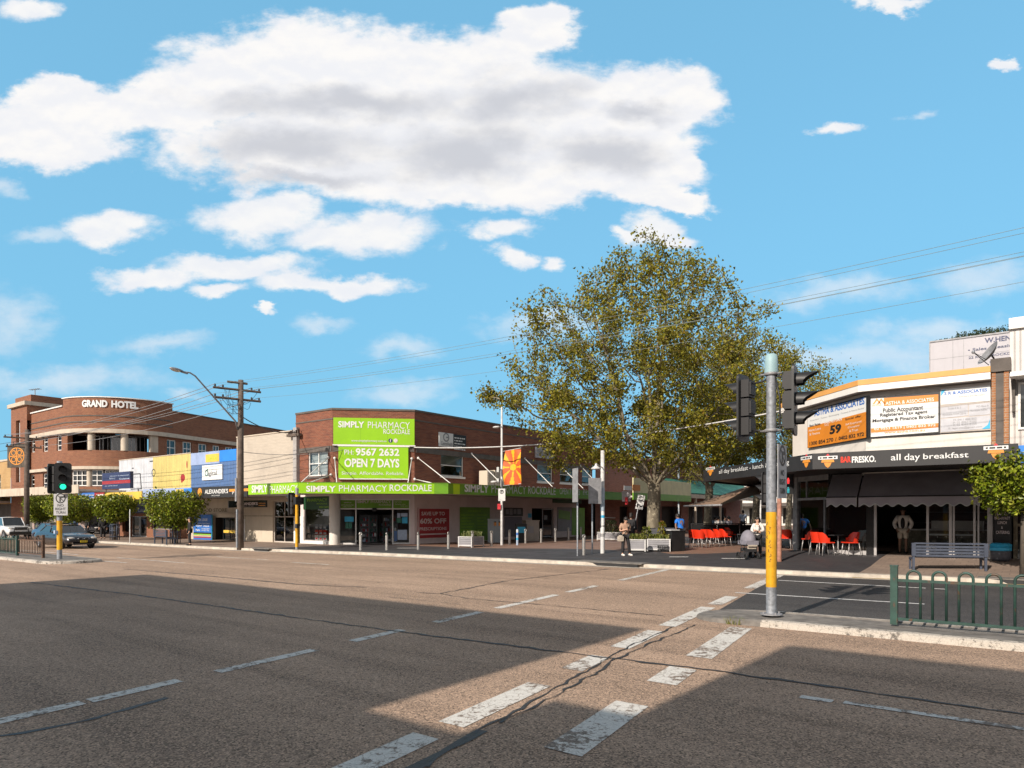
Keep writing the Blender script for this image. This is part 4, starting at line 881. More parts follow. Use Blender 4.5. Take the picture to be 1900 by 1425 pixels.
for k in range(5): rod(mb, (x-.5+.25*k-.2, y-.28+.14*k+.3, 16.86+.02*k), (x-.5+.25*k+.2, y-.28+.14*k-.3, 16.86+.02*k), .022, 4)
mb.build('antenna', M['galv_dull'], an)
# ochre building past the hotel
OB = thing('shop_building', (-100, 30, 0), 'low ochre brick shop block at the far left past the hotel tower', 'building')
mb = MB(); xo = on_y(20, 27.4); f = Fr((-125, 27.4), (xo, 27.4)); mb.fr = f; mb.wall(0, f.L, 3.2, 8.0, [(f.L-4.5, 4.9, f.L-3.2, 6.6), (f.L-9, 4.9, f.L-7.4, 6.6)], .3); mb.build('brick_wall', M['brick_tan'], OB)
for o in ((f.L-4.5, 4.9, f.L-3.2, 6.6), (f.L-9, 4.9, f.L-7.4, 6.6)): window(OB, f, *o, d=-.2, nh=2, back=False)
volume(OB, 'roof', [(-125, 27.5), (xo, 27.5), (xo, 40), (-125, 40)], 7.6, 7.7, 'coping')
mb = MB(f); mb.box(0, -.2, 8.0, f.L, .1, 8.2); mb.build('coping', M['cream'], OB)
mb = MB(f); mb.box(0, 0, 3.3, f.L, 3.5, 3.5); mb.m = 1; mb.box(0, 3.5, 3.2, f.L, 3.57, 3.9); mb.build('awning', [M['soffit'], M['cream']], OB); mb = MB(f); mb.box(0, -.2, 0, f.L, -.1, 3.3); mb.build('shopfront', M['room'], OB)

# ---------------------------------------------------------------- row of low shops between the side street and the pharmacy
XA, XB, XC, XD = -64.4, -52.1, -45.75, -38.8
def shop(x0, x1, ztop, label, mats, cuts=None):
    t = thing('shop_building', ((x0+x1)/2, 31, 0), label, 'shop'); f = Fr((x0, 27.6), (x1, 27.6)); return t, f
S1, F1 = shop(XA, XB, 6.75, 'low shop with white and yellow ribbed cladding beside the side street', None)
xm = F1.px(283.5)[0]
panel(S1, 'white_cladding', F1, (0, 3.2, xm, 6.76), -.12, .0, 'rib_white'); panel(S1, 'yellow_cladding', F1, (xm, 3.2, F1.L, 6.76), -.12, .0, 'rib_yellow')
mb = MB(F1); mb.box(0, -.15, 6.76, F1.L, .04, 6.82); mb.build('capping', M['cream'], S1)
mb = MB(F1); o = spx(F1, 336, 876, 341, 895, .01)    # painted-over remains of old lettering
mb.box(o[0], .002, o[1], o[0]+.22, .012, o[3]-.2); mb.disc((o[0]+.25, o[3]-.45), .34, .002, .013, 10, .3); s, z = F1.px(347, 862); mb.disc((s, z), .08, .002, .012, 8, .3); mb.build('paint_remains', M['red_sign'], S1)
mb = MB(F1); s, z = F1.px(285, 877); mb.ring((s, z), .32, .07, .002, .012, 10); mb.build('stain', M['black'], S1); mb = MB(F1); s, z = F1.px(281, 856); mb.box(s-.3, .002, z-.03, s+.3, .012, z+.05); mb.build('stain', M['black'], S1); mb = MB(F1); s, z = F1.px(247, 869); mb.box(s-.2, .002, z-.03, s+.1, .012, z+.05); mb.build('stain', M['black'], S1)
volume(S1, 'side_wall', [(XA+.02, 27.75), (XA+.2, 27.75), (XA+.2, 46), (XA+.02, 46)], 0, 6.7, 'cream'); volume(S1, 'roof', [(XA+.2, 27.75), (XB, 27.75), (XB, 46), (XA+.2, 46)], 6.3, 6.4, 'coping')
S2, F2 = shop(XB, XC, 6.75, 'low shop with blue ribbed cladding and a white name panel', None)
panel(S2, 'blue_cladding', F2, (0, 3.2, F2.L, 6.74), -.12, .0, 'rib_blue'); zs = F2.px(400, 860)[1]
panel(S2, 'pale_band', F2, (0, zs, F2.px(408)[0], 6.74), .001, .03, 'blue_light'); panel(S2, 'bright_band', F2, (F2.px(408)[0], zs+.1, F2.L, 6.74), .001, .035, 'blue_bright')
b = panel(S2, 'yellow_patch', F2, spx(F2, 381.5, 843.5, 406.5, 856, .04), .031, .045, 'yellow_sign'); letters(b, F2, 'lime', [('SALE', 385, 853.5, 403, 847)], .05)
volume(S2, 'roof', [(XB, 27.75), (XC, 27.75), (XC, 46), (XB, 46)], 6.3, 6.4, 'coping')
sg = sign('signboard', F2, spx(F2, 374.5, 864, 411.5, 889, .12), .01, .1, 'white_ink', 'white panel with green and black lettering on the blue cladding', 'sign')
letters(sg, F2, 'black', [('igital', 386, 885, 402, 873, 0.), ('media co', 385, 871.5, 402, 869.5)], .11); mb = MB(F2); o = spx(F2, 380, 872, 386, 884, .11); mb.ring(((o[0]+o[2])/2, o[1]+.25), .24, .08, .101, .112, 12); mb.plate([(o[0]+.1, o[1]+.35), (o[0]+.2, o[1]+.4), (o[2], o[3]), (o[2]-.1, o[3]+.1)], .101, .112); mb.build('emblem', M['rib_green'], sg)
S3, F3 = shop(XC, XD, 7.55, 'cream painted brick shop with a plain upper wall beside the pharmacy', None)
mb = MB(F3); mb.wall(0, F3.L, 3.2, 7.52); mb.fr = None; mb.face([(XC, 27.6, 6), (XC, 40, 6), (XC, 40, 7.52), (XC, 27.6, 7.52)], [(0, 0), (12, 0), (12, 1.5), (0, 1.5)]); mb.build('brick_wall', M['brick_cream'], S3)
mb = MB(F3); mb.box(0, -.2, 7.52, F3.L, .05, 7.6); mb.m = 1; mb.box(F3.px(549.5)[0], .002, 3.2, F3.px(556)[0], .25, 7.7); mb.build('capping', [M['cream'], M['conc_grey']], S3)
volume(S3, 'roof', [(XC, 27.75), (XD, 27.75), (XD, 46), (XC, 46)], 7.1, 7.2, 'coping')
mb = MB(F3); s, z = F3.px(549, 805, .4); mb.box(s-1.1, .1, z-.12, s+.2, .35, z+.05)
for k in range(6): mb.box(s-1.+.2*k, .15, z+.05, s-.94+.2*k, .3, z+.22+.05*(k % 3))
mb.build('cable_bracket', M['timber_pole'], S3)
# awnings and fascias of the row (front edge 3.6 m out over the footpath)
YA = 24.0; GA = Fr((-66, YA), (-36, YA))
def awn(parent, x0, x1, zs=3.22): 
    mb = MB(); mb.box(x0+.004, YA, zs, x1-.004, 27.6, zs+.12); mb.build('awning', M['soffit'], parent)
def fas(parent, px0, px1, y0, y1, mat, dz=.0):
    s0, zt = GA.px(px0, y0); s1, zb = GA.px(px1, y1); return panel(parent, 'fascia', GA, (s0, zb, s1, zt+dz), 0, .08, mat)
awn(S1, XA, XB); awn(S2, XB, XC); awn(S3, XC, XD+.3)
b = fas(S1, 147, 177, 915, 929, 'blue_ink'); letters(b, GA, 'white_ink', [('Nour\'s Lebanese', 153, 920.5, 174, 916.5, .02), ('Bakery   Cuisine', 153, 927, 175, 922, .02)], .09)
b = fas(S1, 177, 195.5, 914.5, 927.5, 'red_sign'); mb = MB(GA); o = spx(GA, 179, 917, 194, 919.5, .09); scribble(mb, o[0], o[1], o[2], .12, .09); o = spx(GA, 178, 923, 194, 926, .09); scribble(mb, o[0], o[1], o[2], .12, .09, seed=3); mb.build('lettering', M['white_ink'], b)
b = fas(S1, 197, 265, 914.5, 926, 'yellow_sign'); letters(b, GA, 'grey_ink', [('CHILL OUT CAFE', 215, 923.5, 246, 918, .02)], .09)
b = fas(S2, 267, 356.5, 911.5, 923, 'blue_light', .12); panel(b, 'yellow_patch', GA, spx(GA, 326, 908, 341, 917, .09), .081, .09, 'yellow_sign'); panel(b, 'blue_patch', GA, spx(GA, 341, 906.5, 356, 918, .09), .081, .09, 'blue_bright'); letters(b, GA, 'white_ink', [('D', 270, 920, 275, 914)], .092)
b = fas(S3, 357.5, 461, 906.5, 921.5, 'charcoal', .06)
letters(b, GA, 'white_ink', [('ALEXANDER\'S', 380, 916.5, 423, 906.5, .02), ('CHARCOAL CHICKEN', 392, 920.5, 408, 918)], .09); mb = MB(GA); s, z = GA.px(373, 913); mb.disc((s, z), .26, .08, .092, 16); o = spx(GA, 425, 907.5, 461, 911, .09); mb.box(o[0], .081, o[1], o[2], .092, o[3]); mb.build('emblem', M['orange_ink'], b)
letters(b, GA, 'white_ink', [('P', 431, 917, 434, 912)], .092)
# ground storey of the row
def front(parent, fr, mat, ops, z1=3.25):
    mb = MB(fr); mb.wall(0, fr.L, 0, z1, ops, .25); mb.build('shopfront', M[mat], parent); mb = MB(fr)
    for o in ops: mb.box(o[0]-.2, -1.8, 0, o[2]+.2, -1.7, z1); mb.box(o[0]-.2, -1.7, 0, o[0]-.15, -.26, z1); mb.box(o[2]+.15, -1.7, 0, o[2]+.2, -.26, z1)
    mb.build('interior', M['room'], parent)
d1 = wpx(F1, 243, 958, 272, 1000); d1 = (d1[0], .12, d1[2], d1[3]); v1 = wpx(F1, 281, 958, 326, 985)
front(S1, F1, 'brick_hotel', [d1, (v1[0], .8, v1[2], v1[3]), (.6, .5, F1.px(240)[0], 2.6)])
for a, b_ in ((0., .47), (.5, 1.)): window(S1, F1, d1[0]+(d1[2]-d1[0])*a+.02, .14, d1[0]+(d1[2]-d1[0])*b_, d1[3], d=-.15, fm='alu', pm='pane_dark', back=False, name='door')
window(S1, F1, v1[0], .8, v1[2], v1[3], d=-.15, fm='alu', pm='pane_dark', back=False)
b = panel(S1, 'header_sign', F1, spx(F1, 242, 930, 275, 952, .05), .003, .06, 'navy'); letters(b, F1, 'c_pale', [('Lebanese', 255, 938, 273, 932, .01), ('Cuisine', 256, 950, 273, 943, .02), ('g', 249, 950, 252, 944, .02)], .07)
d2 = wpx(F2, 394, 960, 436, 1006); d2 = (d2[0], .12, d2[2], d2[3])
front(S2, F2, 'beige', [d2]); window(S2, F2, F2.px(411)[0], .14, d2[2]-.02, d2[3]-.02, d=-.15, nv=2, fm='black', pm='pane_dark', back=False, name='door')
letters(S2, F2, 'bark', [('MORE', 372, 939, 388, 933, .02), ('FOOD STORE', 371, 950, 421, 943, .02)], .02, 'old_lettering'); mb = MB(F2); o = spx(F2, 358, 951, 437, 954, .05); mb.box(o[0], .002, o[1], F2.L, .12, o[3]); mb.build('ledge', M['cream'], S2)
tr = panel(S2, 'striped_film', F2, (F2.px(411)[0], d2[1]+.55, d2[2], d2[1]+.75), -.13, -.12, 'yellow_sign'); 
d3 = wpx(F3, 506, 930, 545, 1005); d3 = (d3[0], .14, d3[2], d3[3])
front(S3, F3, 'beige', [d3])
dd = window(S3, F3, *d3, d=-.15, nv=2, hs=(.62,), fm='soffit', pm='pane_dark', back=False, name='door')
mb = MB(F3); z = F3.px(480, 957)[1]; mb.box(0, .002, z-.03, d3[0], .02, z+.01); mb.m = 1; mb.box(F3.px(546)[0], .002, 0.1, F3.px(549)[0], .05, 1.6); mb.box(F3.px(452)[0], .002, .1, F3.px(455)[0], .04, 1.7); mb.build('trim', [M['bark'], M['paint_white']], S3)
sg = thing('hanging_sign', (-44, 25.4, 3.2), 'dark double sided shop sign hanging under the awning by the timber pole', 'sign')
HS = Fr((-46, 25.6), (-38, 25.6)); o = spx(HS, 424, 929.5, 494, 941, 0); b = panel(sg, 'board', HS, o, -.08, .0, 'black_gloss'); letters(sg, HS, 'mauve', [('ALEXANDER\'S', 438, 937.5, 478, 931.5, .02), ('CHARCOAL CHICKEN', 446, 940, 470, 938.4)], .01); mb = MB(HS); o2 = spx(HS, 480, 931, 492, 938.5, .01); scribble(mb, o2[0], o2[1], o2[2], .05, .01); scribble(mb, o2[0], o2[1]+.14, o2[2], .05, .01, seed=4); mb.build('emblem', M['orange_ink'], sg); mb = MB(HS); mb.box(o[0]-.05, -.1, o[1]-.03, o[0], .02, o[3]+.03); mb.m = 0; rod(mb, (o[0]+.3, -.04, o[3]), (o[0]+.3, -.04, 3.22), .015); rod(mb, (o[2]-.3, -.04, o[3]), (o[2]-.3, -.04, 3.22), .015); mb.build('bracket', M['white_plastic'], sg)
sg = thing('lease_board', (-52, 27.3, .1), 'tall blue agency board with coloured stripes standing in front of the shop doorway', 'sign')
LB = Fr((-53, 27.2), (-49, 27.2)); o = spx(LB, 359, 955, 392, 1008, 0); o = (o[0], max(.13, o[1]), o[2], o[3])
b = panel(sg, 'board', LB, o, -.05, 0, 'blue_ink'); letters(sg, LB, 'white_ink', [('FOR LEASE', 366, 966.5, 385, 962, .01), ('Attractive Retail Space', 363, 972.5, 389, 970), ('9597 7022', 364, 977, 388, 974.5, .02), ('Mario', 363, 985, 371, 981.5, .02), ('Commercial Agents', 374, 982, 389, 979.5), ('Call 9597 7022', 374, 985, 388, 982.8)], .004)
H = o[3]-o[1]; mb = MB(LB); mb.m = 3; mb.box(o[0], .001, o[1]+H*.23, o[2], .003, o[1]+H*.29)
for k, (a, c) in enumerate(((.19, .23), (.13, .17), (.07, .11))): mb.m = k; mb.box(o[0]+.02, .001, o[1]+H*a, o[2]-.02, .006, o[1]+H*c)
mb.build('stripe', [M['lime'], M['yellow_sign'], M['red_sign'], M['black']], sg); mb = MB(LB); mb.box(o[0]-.05, -.08, .1, o[0]-.003, -.02, o[3]-1.3); mb.box(o[2]+.003, -.08, .1, o[2]+.05, -.02, o[3]); mb.build('frame', M['cyan_ink'], sg)
# projecting lightbox over the side street corner
sg = thing('projecting_sign', (-62, 26, 5), 'black lightbox with red band projecting on a frame from the white clad shop', 'sign')
PS = Fr((-66, 24.9), (-56, 24.9)); o = spx(PS, 189.5, 878.5, 241.5, 905.5, 0)
b = panel(sg, 'board', PS, o, -.25, 0, 'navy'); a, z = PS.px(189.5, 894); a2 = PS.px(241.5, 894)[0]; 
mb = MB(PS); mb.box(o[0], .001, o[1]+.40, o[2], .006, o[1]+.66); mb.build('band', M['red_sign'], sg)
letters(sg, PS, 'c_pale', [("Nour's Lebanese", 204, 884.5, 239, 880, .02), ('Bakery', 203, 890, 214, 885.7, .02), ('Cuisine', 221, 890, 240, 885.7, .02), ('BREAD PIZZA PIES', 193, 897, 238, 894, .01), ('02 9599 8961', 195, 903, 218, 900, .01)], .012)
mb = MB(PS); q = spx(PS, 243, 880, 260, 907, -.1)
rod(mb, (q[0], -.1, q[3]), (q[2], -.1, q[3]), .035); rod(mb, (q[2], -.1, q[3]), (q[2]+.2, -.1, q[1]), .035); rod(mb, (q[0], -.1, q[1]), (q[2]+.2, -.1, q[1]), .035); rod(mb, (q[2]-.3, -.1, q[1]), (q[2]-.3, -.1, 3.3), .04); rod(mb, (o[0]+.5, -.1, o[1]), (o[0]+.5, -.1, 3.3), .04); mb.build('support_frame', M['charcoal'], sg)
# square pictorial sign by the timber pole
sg = thing('hanging_sign', (-69, 22.6, 5), 'square dark sign with a round orange knot emblem hung beside the far timber pole', 'sign')
q0, q1 = at(13.5, 59.2), at(48.5, 58.2); QS = Fr(q0, q1); o = spx(QS, 13.5, 826.5, 48.5, 866.5, 0); panel(sg, 'board', QS, o, -.15, 0, 'bark_dark')
w = (o[2]-o[0])/2; c = (w, 0)
mb = MB(QS); mb.mat4 = Matrix(((1, 0, 0, 0), (0, 1, 0, 0), (0, 0, .72, (o[1]+o[3])/2), (0, 0, 0, 1)))
mb.ring(c, w*.82, .10, .001, .012, 24)
for sx in (-1, 1):
    for sy in (-1, 1): mb.ring((c[0]+sx*w*.31, c[1]+sy*w*.31), w*.25, .08, .001, .014, 14)
mb.box(c[0]-.05, .001, c[1]-w*.75, c[0]+.05, .013, c[1]+w*.75); mb.box(c[0]-w*.7, .001, c[1]-.05, c[0]+w*.7, .0125, c[1]+.05); mb.build('emblem', M['orange_ink'], sg); mb = MB(QS); rod(mb, (o[0]+.6, -.07, o[3]), (o[2]+.5, -.07, o[3]+.35), .05); rod(mb, (o[0]+.7, -.07, o[3]), (o[0]+.7, -.07, o[3]+.3), .03); rod(mb, (o[2]+.5, -.07, o[3]+.05), (o[0]+.3, -.07, o[3]+.05), .04); mb.build('bracket', M['charcoal'], sg)
# ---------------------------------------------------------------- corner cafe on the right
BC = thing('cafe_building', (-4, 33, 0), 'single corner cafe with orange roof edge, black fascia and large accountant signs above', 'cafe')
BW = [(-8.75, 32.65), (-5.1, 29.0), (-.72, 29.0)]
B1, B2 = Fr(BW[0], BW[1]), Fr(BW[1], BW[2])
mb = MB(B1); mb.wall(0, B1.L, 3.5, 6.62); mb.fr = B2; mb.wall(0, B2.px(1839)[0], 3.5, 6.62); mb.fr = None
mb.face([(-8.75, 32.65, 3.5), (-8.75, 46, 3.5), (-8.75, 46, 6.62), (-8.75, 32.65, 6.62)], [(0, 3), (13, 3), (13, 6.6), (0, 6.6)]); mb.build('upper_wall', M['render_white'], BC)
PB = [(-8.75, 46), (-8.75, 32.65), (-5.1, 29.0), (B2.P(B2.px(1839)[0], 0, 0)[0], 29.0)]
mb = MB(); mb.fr = PathFr(PB); L = mb.fr.L
mb.box(0, -.2, 6.62, L, .42, 6.70); mb.m = 1; mb.box(0, .42, 6.62, L, .46, 6.86); mb.build('eaves', [M['soffit'], M['paint_white']], BC)
mb = MB(); mb.fr = PathFr(PB); mb.box(0, .3, 6.862, L, .48, 7.06); mb.m = 0; mb.box(0, -.6, 6.84, L, .3, 7.0); mb.build('roof_edge', M['terracotta_paint'], BC)
volume(BC, 'roof', [(-8.1, 45.9), (-8.1, 32.9), (-4.9, 29.6), (-.8, 29.6), (-.8, 45.9)], 6.88, 7.04, 'conc_grey')
s0, s1 = B2.px(1840)[0], B2.px(1872)[0]
mb = MB(B2); a, b = B2.px(1847.5, 700, .1)[0], B2.px(1862.5, 700, .1)[0]
mb.box(s0, -.4, 3.0, a, .1, 6.9); mb.box(b, -.4, 3.0, s1, .1, 6.9); mb.build('brick_pier', M['brick_orange'], BC)
mb = MB(B2); mb.box(a, -.4, 3.0, b, .07, 6.9); mb.box(s0-.03, -.45, 6.9, s1+.06, .16, 7.35); mb.build('pier_cap', M['coping'], BC)
# fascia and awning slab
BA = [(-12.3, 45), (-12.15, 30.85), (-5.9, 24.6), (-.37, 24.65)]
mb = MB(); mb.prism(BA+[(-.37, 29.25), (-6.4, 29.25), (-8.2, 31.05), (-8.7, 32.7), (-8.7, 45)], 3.60, 3.72); mb.build('awning', M['black'], BC)
C0, C1, C2 = Fr(BA[0], BA[1]), Fr(BA[1], BA[2]), Fr(BA[2], BA[3])
mb = MB(); mb.fr = PathFr(BA); mb.box(0, 0, 3.52, mb.fr.L, .08, 4.05); mb.build('fascia', M['charcoal'], BC)
letters(BC, C1, 'white_ink', [('all day breakfast - lunch & catering', 1334, 881.5, 1464, 852.5, 0.)], .09)
letters(BC, C2, 'white_ink', [('all', 1653, 854.5, 1671, 842, .006), ('day', 1678, 858, 1707, 840.8, .006), ('breakfast', 1713, 852, 1797, 838, .006)], .09); letters(BC, C2, 'red_plastic', [('BAR', 1560, 858.5, 1579, 846.5, .03)], .09); letters(BC, C2, 'white_ink', [('FRESKO.', 1580.5, 859, 1625, 845, .03)], .09)
def crest(fr, x, y, w, parent):
    s0, z = fr.px(x-w/2, y, .09); s1, _ = fr.px(x+w/2, y, .09); W = s1-s0; c = (s0+s1)/2; mb = MB(fr)
    mb.m = 0; mb.plate([(s0, z-.02), (s1, z-.02), (s1, z+.09), (s0, z+.09)], .081, .092); mb.m = 1; mb.plate([(c-W*.34, z-.12), (c+W*.34, z-.12), (c+W*.30, z-.03), (c-W*.30, z-.03)], .081, .09); mb.plate([(c-W*.12, z-.24), (c, z-.30), (c+W*.12, z-.24), (c+W*.2, z-.13), (c-W*.2, z-.13)], .081, .09)
    mb.m = 2; mb.plate([(c-W*.1, z+.10), (c+W*.1, z+.10), (c, z+.17)], .081, .09); mb.m = 3; scribble(mb, s0+.05, z+.01, s1-.05, .05, .095); mb.build('crest', [M['white_ink'], M['orange_ink'], M['red_ink'], M['black']], parent)
crest(C1, 1318, 872, 16, BC); crest(C1, 1496, 853, 20, BC); crest(C2, 1536, 852, 36, BC); crest(C2, 1848, 834, 46, BC)
# big accountant boards
sg = sign('signboard', B1, spx(B1, 1497, 763, 1609, 812.5, .15), .03, .12, 'black', 'orange and white accountant board offering tax return at 59 on the angled corner', 'sign')
z = lambda f, x, y, d=.13: f.px(x, y, d)
def quadp(name, parent, fr, pts, d0, d1, mat): mb = MB(fr); mb.plate([fr.px(p[0], p[1], d1) for p in pts], d0, d1); return mb.build(name, M[mat], parent)
quadp('white_panel', sg, B1, [(1498.5, 793), (1606.5, 764), (1606.5, 738), (1498.5, 764)], .121, .13, 'white_ink'); quadp('orange_panel', sg, B1, [(1498.5, 831), (1606.5, 812), (1606.5, 764), (1498.5, 793)], .121, .13, 'orange')
def ltext(fr, parent, mat, items, d, name='lettering'):   # text whose baseline climbs with the perspective: (str, x0,y_bottom_left, x1,y_bottom_right, cap height px at left)
    for it in items:
        mb = MB(fr); s0, za = fr.px(it[1], it[2], d); s1, zb = fr.px(it[3], it[4], d); h = fr.px(it[1], it[2]-it[5], d)[1]-za
        put_text(mb, it[0], s0, (za+zb)/2, s1, (za+zb)/2+h, d, *(it[6:])); o = mb.build(name, M[mat], parent)
    return o
ltext(B1, sg, 'blue_ink', [('ASTHA & ASSOCIATES', 1511, 772, 1604, 751, 12, .03)], .135); ltext(B1, sg, 'grey_ink', [('Accountants - Taxation - Bookkeeping - Company & Finance Broker', 1503, 782, 1604, 760, 3.2)], .135)
ltext(B1, sg, 'white_ink', [('TAX RETURN', 1529, 787, 1562, 780, 6, .02), ('from $', 1530, 792, 1537, 790, 5), ('Home Loans', 1501, 801, 1523, 797, 4.5), ('& Finance', 1502, 808, 1521, 805, 4.5), ('Self Employed', 1569, 790, 1598, 785, 4.5), ('Company', 1573, 796, 1595, 792, 4.5), ('& Trust', 1576, 802, 1592, 799, 4.5)], .135)
ltext(B1, sg, 'black', [('59', 1539, 807, 1560, 803, 17, .05, .12), ('Best Rates', 1502, 793, 1522, 788, 4.5, .02), ('Special offer', 1568, 781, 1598, 775, 5, .02)], .135)
ltext(B1, sg, 'black', [('1300 854 270', 1502, 827.3, 1546, 819.2, 7, .03), ('/', 1549.5, 818.8, 1552, 818.2, 7, .02), ('0402 832 972', 1556, 817.4, 1603, 808.8, 7, .03)], .135)
sg = sign('signboard', B2, spx(B2, 1612.5, 738, 1744, 803.5, .12), .03, .1, 'black', 'middle accountant board reading Public Accountant with orange bands', 'sign')
quadp('white_panel', sg, B2, [(1615, 811), (1741, 801), (1741, 732), (1615, 740)], .101, .115, 'white_ink'); quadp('orange_band', sg, B2, [(1640, 753.5), (1741, 745), (1741, 731.5), (1640, 738.5)], .1151, .12, 'orange'); quadp('orange_band', sg, B2, [(1616, 803), (1741, 793), (1741, 785), (1616, 795)], .1151, .12, 'orange')
ltext(B2, sg, 'white_ink', [('ASTHA & ASSOCIATES', 1643, 751.5, 1733, 744.5, 6.5, .015), ('02 9553 1619 | 0402 832 972', 1622, 800, 1736, 791.5, 5.5, .015)], .123)
ltext(B2, sg, 'black', [('Public Accountant', 1638, 765.5, 1713, 760, 8, .032), ('Registered Tax agent', 1633, 775, 1721, 769, 8, .032), ('Mortgage & Finance Broker', 1619, 785.5, 1736, 778, 8, .032)], .12)
ltext(B2, sg, 'orange_ink', [('www.astha.com.au', 1641, 805.5, 1716, 799.5, 5, .01), ('ASTHA', 1618, 754, 1636, 753, 3, .01)], .12)
mb = MB(B2)
for dx in (0, 8): mb.plate([z(B2, 1619+dx, 750, .12), z(B2, 1622+dx, 750, .12), z(B2, 1627+dx, 743, .12), z(B2, 1632+dx, 749, .12), z(B2, 1635+dx, 749, .12), z(B2, 1627+dx, 739, .12)], .116, .12)
mb.build('emblem', M['orange_ink'], sg)
sg = sign('signboard', B2, spx(B2, 1744.5, 718, 1838, 797.5, .1), .03, .09, 'soffit', 'pale solicitor board divided into panels, right of the middle accountant board', 'sign')
for (p, q, yt, yb) in ((1745.5, 1837, 718, 749), (1745.5, 1796, 752, 774), (1797.5, 1837, 748, 771), (1745.5, 1837, 773.5, 800)): k = (p-1745)*.085; quadp('panel', sg, B2, [(p, yb+2-k*.2), (q, yb-(q-p)*.06), (q, yt-(q-p)*.03), (p, yt+4-k*.2)], .091, .1, 'sign_pale' if yt > 745 else 'white_ink')
ltext(B2, sg, 'blue_ink', [('S R & ASSOCIATES', 1752, 733.5, 1832, 726, 6, .03)], .105)
ltext(B2, sg, 'grey_ink', [('Solicitors and Barristers', 1779, 737.5, 1828, 733.5, 3.2), ('Suite 4 & 5', 1759, 760, 1783, 758, 3.5), ('Rockdale NSW 2216', 1749, 771.5, 1792, 768, 3.5), ('PO Box 9', 1812, 756, 1834, 754.5, 3.5), ('Rockdale NSW', 1801, 764, 1832, 761.5, 3.5), ('M: 0411 888 862', 1769, 781.5, 1812, 778, 3.5), ('P: 02 8061 7100', 1769, 786.5, 1812, 783, 3.5), ('F: 02 8061 6155', 1769, 791, 1812, 787.5, 3.5), ('E: legal.sba@gmail.com', 1760, 798, 1822, 793, 4)], .105)
mb = MB(B2); mb.plate([z(B2, 1746, 724, .105), z(B2, 1755, 723, .105), z(B2, 1746, 735, .105)], .1005, .106); mb.plate([z(B2, 1822, 796, .105), z(B2, 1837, 795, .105), z(B2, 1837, 777, .105), z(B2, 1833, 788, .105)], .1005, .106); mb.build('corner_flash', M['cyan_ink'], sg)
# ground storey: angled glass front, dark piers, open door, windows
GB = .30
G1, G2 = Fr((-8.23, 31.01), (-6.42, 29.2)), Fr((-6.42, 29.2), (-.72, 29.2))
a0 = G1.px(1479)[0]; zt = G1.px(1500, 893)[1]; zm = G1.px(1500, 926)[1]
mb = MB(G1); mb.box(0, -.1, .1, a0+.12, .08, 3.6); mb.box(a0+.12, -.08, zt, G1.L, .03, 3.6); mb.box(a0+.12, -.05, zm-.05, G1.L, .05, zm+.05); mb.box(a0+.12, -.06, .25, G1.L, .06, .42)
mb.box(G1.px(1530)[0], -.04, .42, G1.px(1530)[0]+.06, .04, zm); mb.box(G1.px(1497)[0], -.04, zm, G1.px(1497)[0]+.04, .04, zt); mb.build('shop_frame', M['galv_dull'], BC)
mb = MB(G1); mb.face([(a0+.12, 0, .42), (G1.L, 0, .42), (G1.L, 0, zt), (a0+.12, 0, zt)]); mb.build('pane', M['pane'], BC)
g = lambda x: G2.px(x)[0]
mb = MB(G2); mb.box(g(1608), -.2, .1, g(1621), .08, 3.6); mb.box(g(1842), -.2, .1, G2.L, .12, 3.6); mb.box(g(1621), -.15, 3.0, g(1842), .05, 3.6); mb.box(-.05, -.1, 3.0, g(1608), .03, 3.6); mb.build('dark_pier', M['black_gloss'], BC)
for x, w in ((1622, .09), (1719, .08), (1761, .09), (1768, .06), (1806, .07), (1814, .05), (1832, .09), (1838, .07)): mb = MB(G2); mb.box(g(x), -.05, .2, g(x)+w, .06, 3.0); mb.build('window_frame', M['alu'], BC)
mb = MB(G2); mb.box(-.05, -.04, .25, g(1608), .04, .62); mb.build('window_sill', M['alu'], BC)
mb = MB(G2); mb.face([(-.02, 0, .4), (g(1608), 0, .4), (g(1608), 0, 3), (-.02, 0, 3)]); mb.build('pane', M['pane'], BC)
mb = MB(G2); mb.face([(g(1719)+.08, 0, .3), (g(1842), 0, .3), (g(1842), 0, 3), (g(1719)+.08, 0, 3)]); mb.build('pane', M['pane'], BC)
mb = MB(G2); mb.box(g(1722), -.06, 1.25, g(1806), -.02, 1.31); mb.build('rail', M['alu'], BC)
mb = MB(); mb.prism([(-8.1, 31.1), (-6.3, 29.3), (-.8, 29.3), (-.8, 38), (-8.1, 38)], .2, .47); mb.prism([(-8.1, 31.1), (-6.3, 29.3), (-.8, 29.3), (-.8, 38), (-8.1, 38)], 3.5, 3.58); mb.box(-8.7, 38, .2, -.7, 38.1, 3.6); mb.box(-8.22, 31.2, .2, -8.1, 38, 3.6); mb.box(-.8, 29.4, .2, -.7, 38, 3.6); mb.build('interior', M['room'], BC)
mb = MB(); mb.box(-4.6, 33.2, .47, -1.4, 33.9, 1.35); mb.m = 1; mb.box(-4.6, 33.1, 1.35, -1.4, 34.0, 1.40); mb.box(-3.4, 33.2, 1.40, -1.6, 33.7, 1.75); mb.build('counter', [M['bark'], M['alu']], BC); mb = MB(); mb.m = 0; mb.box(-4.9, 37.7, 1.6, -1.5, 37.95, 1.64); mb.box(-4.9, 37.7, 2.1, -1.5, 37.95, 2.14); mb.build('shelf', M['shelf'], BC)
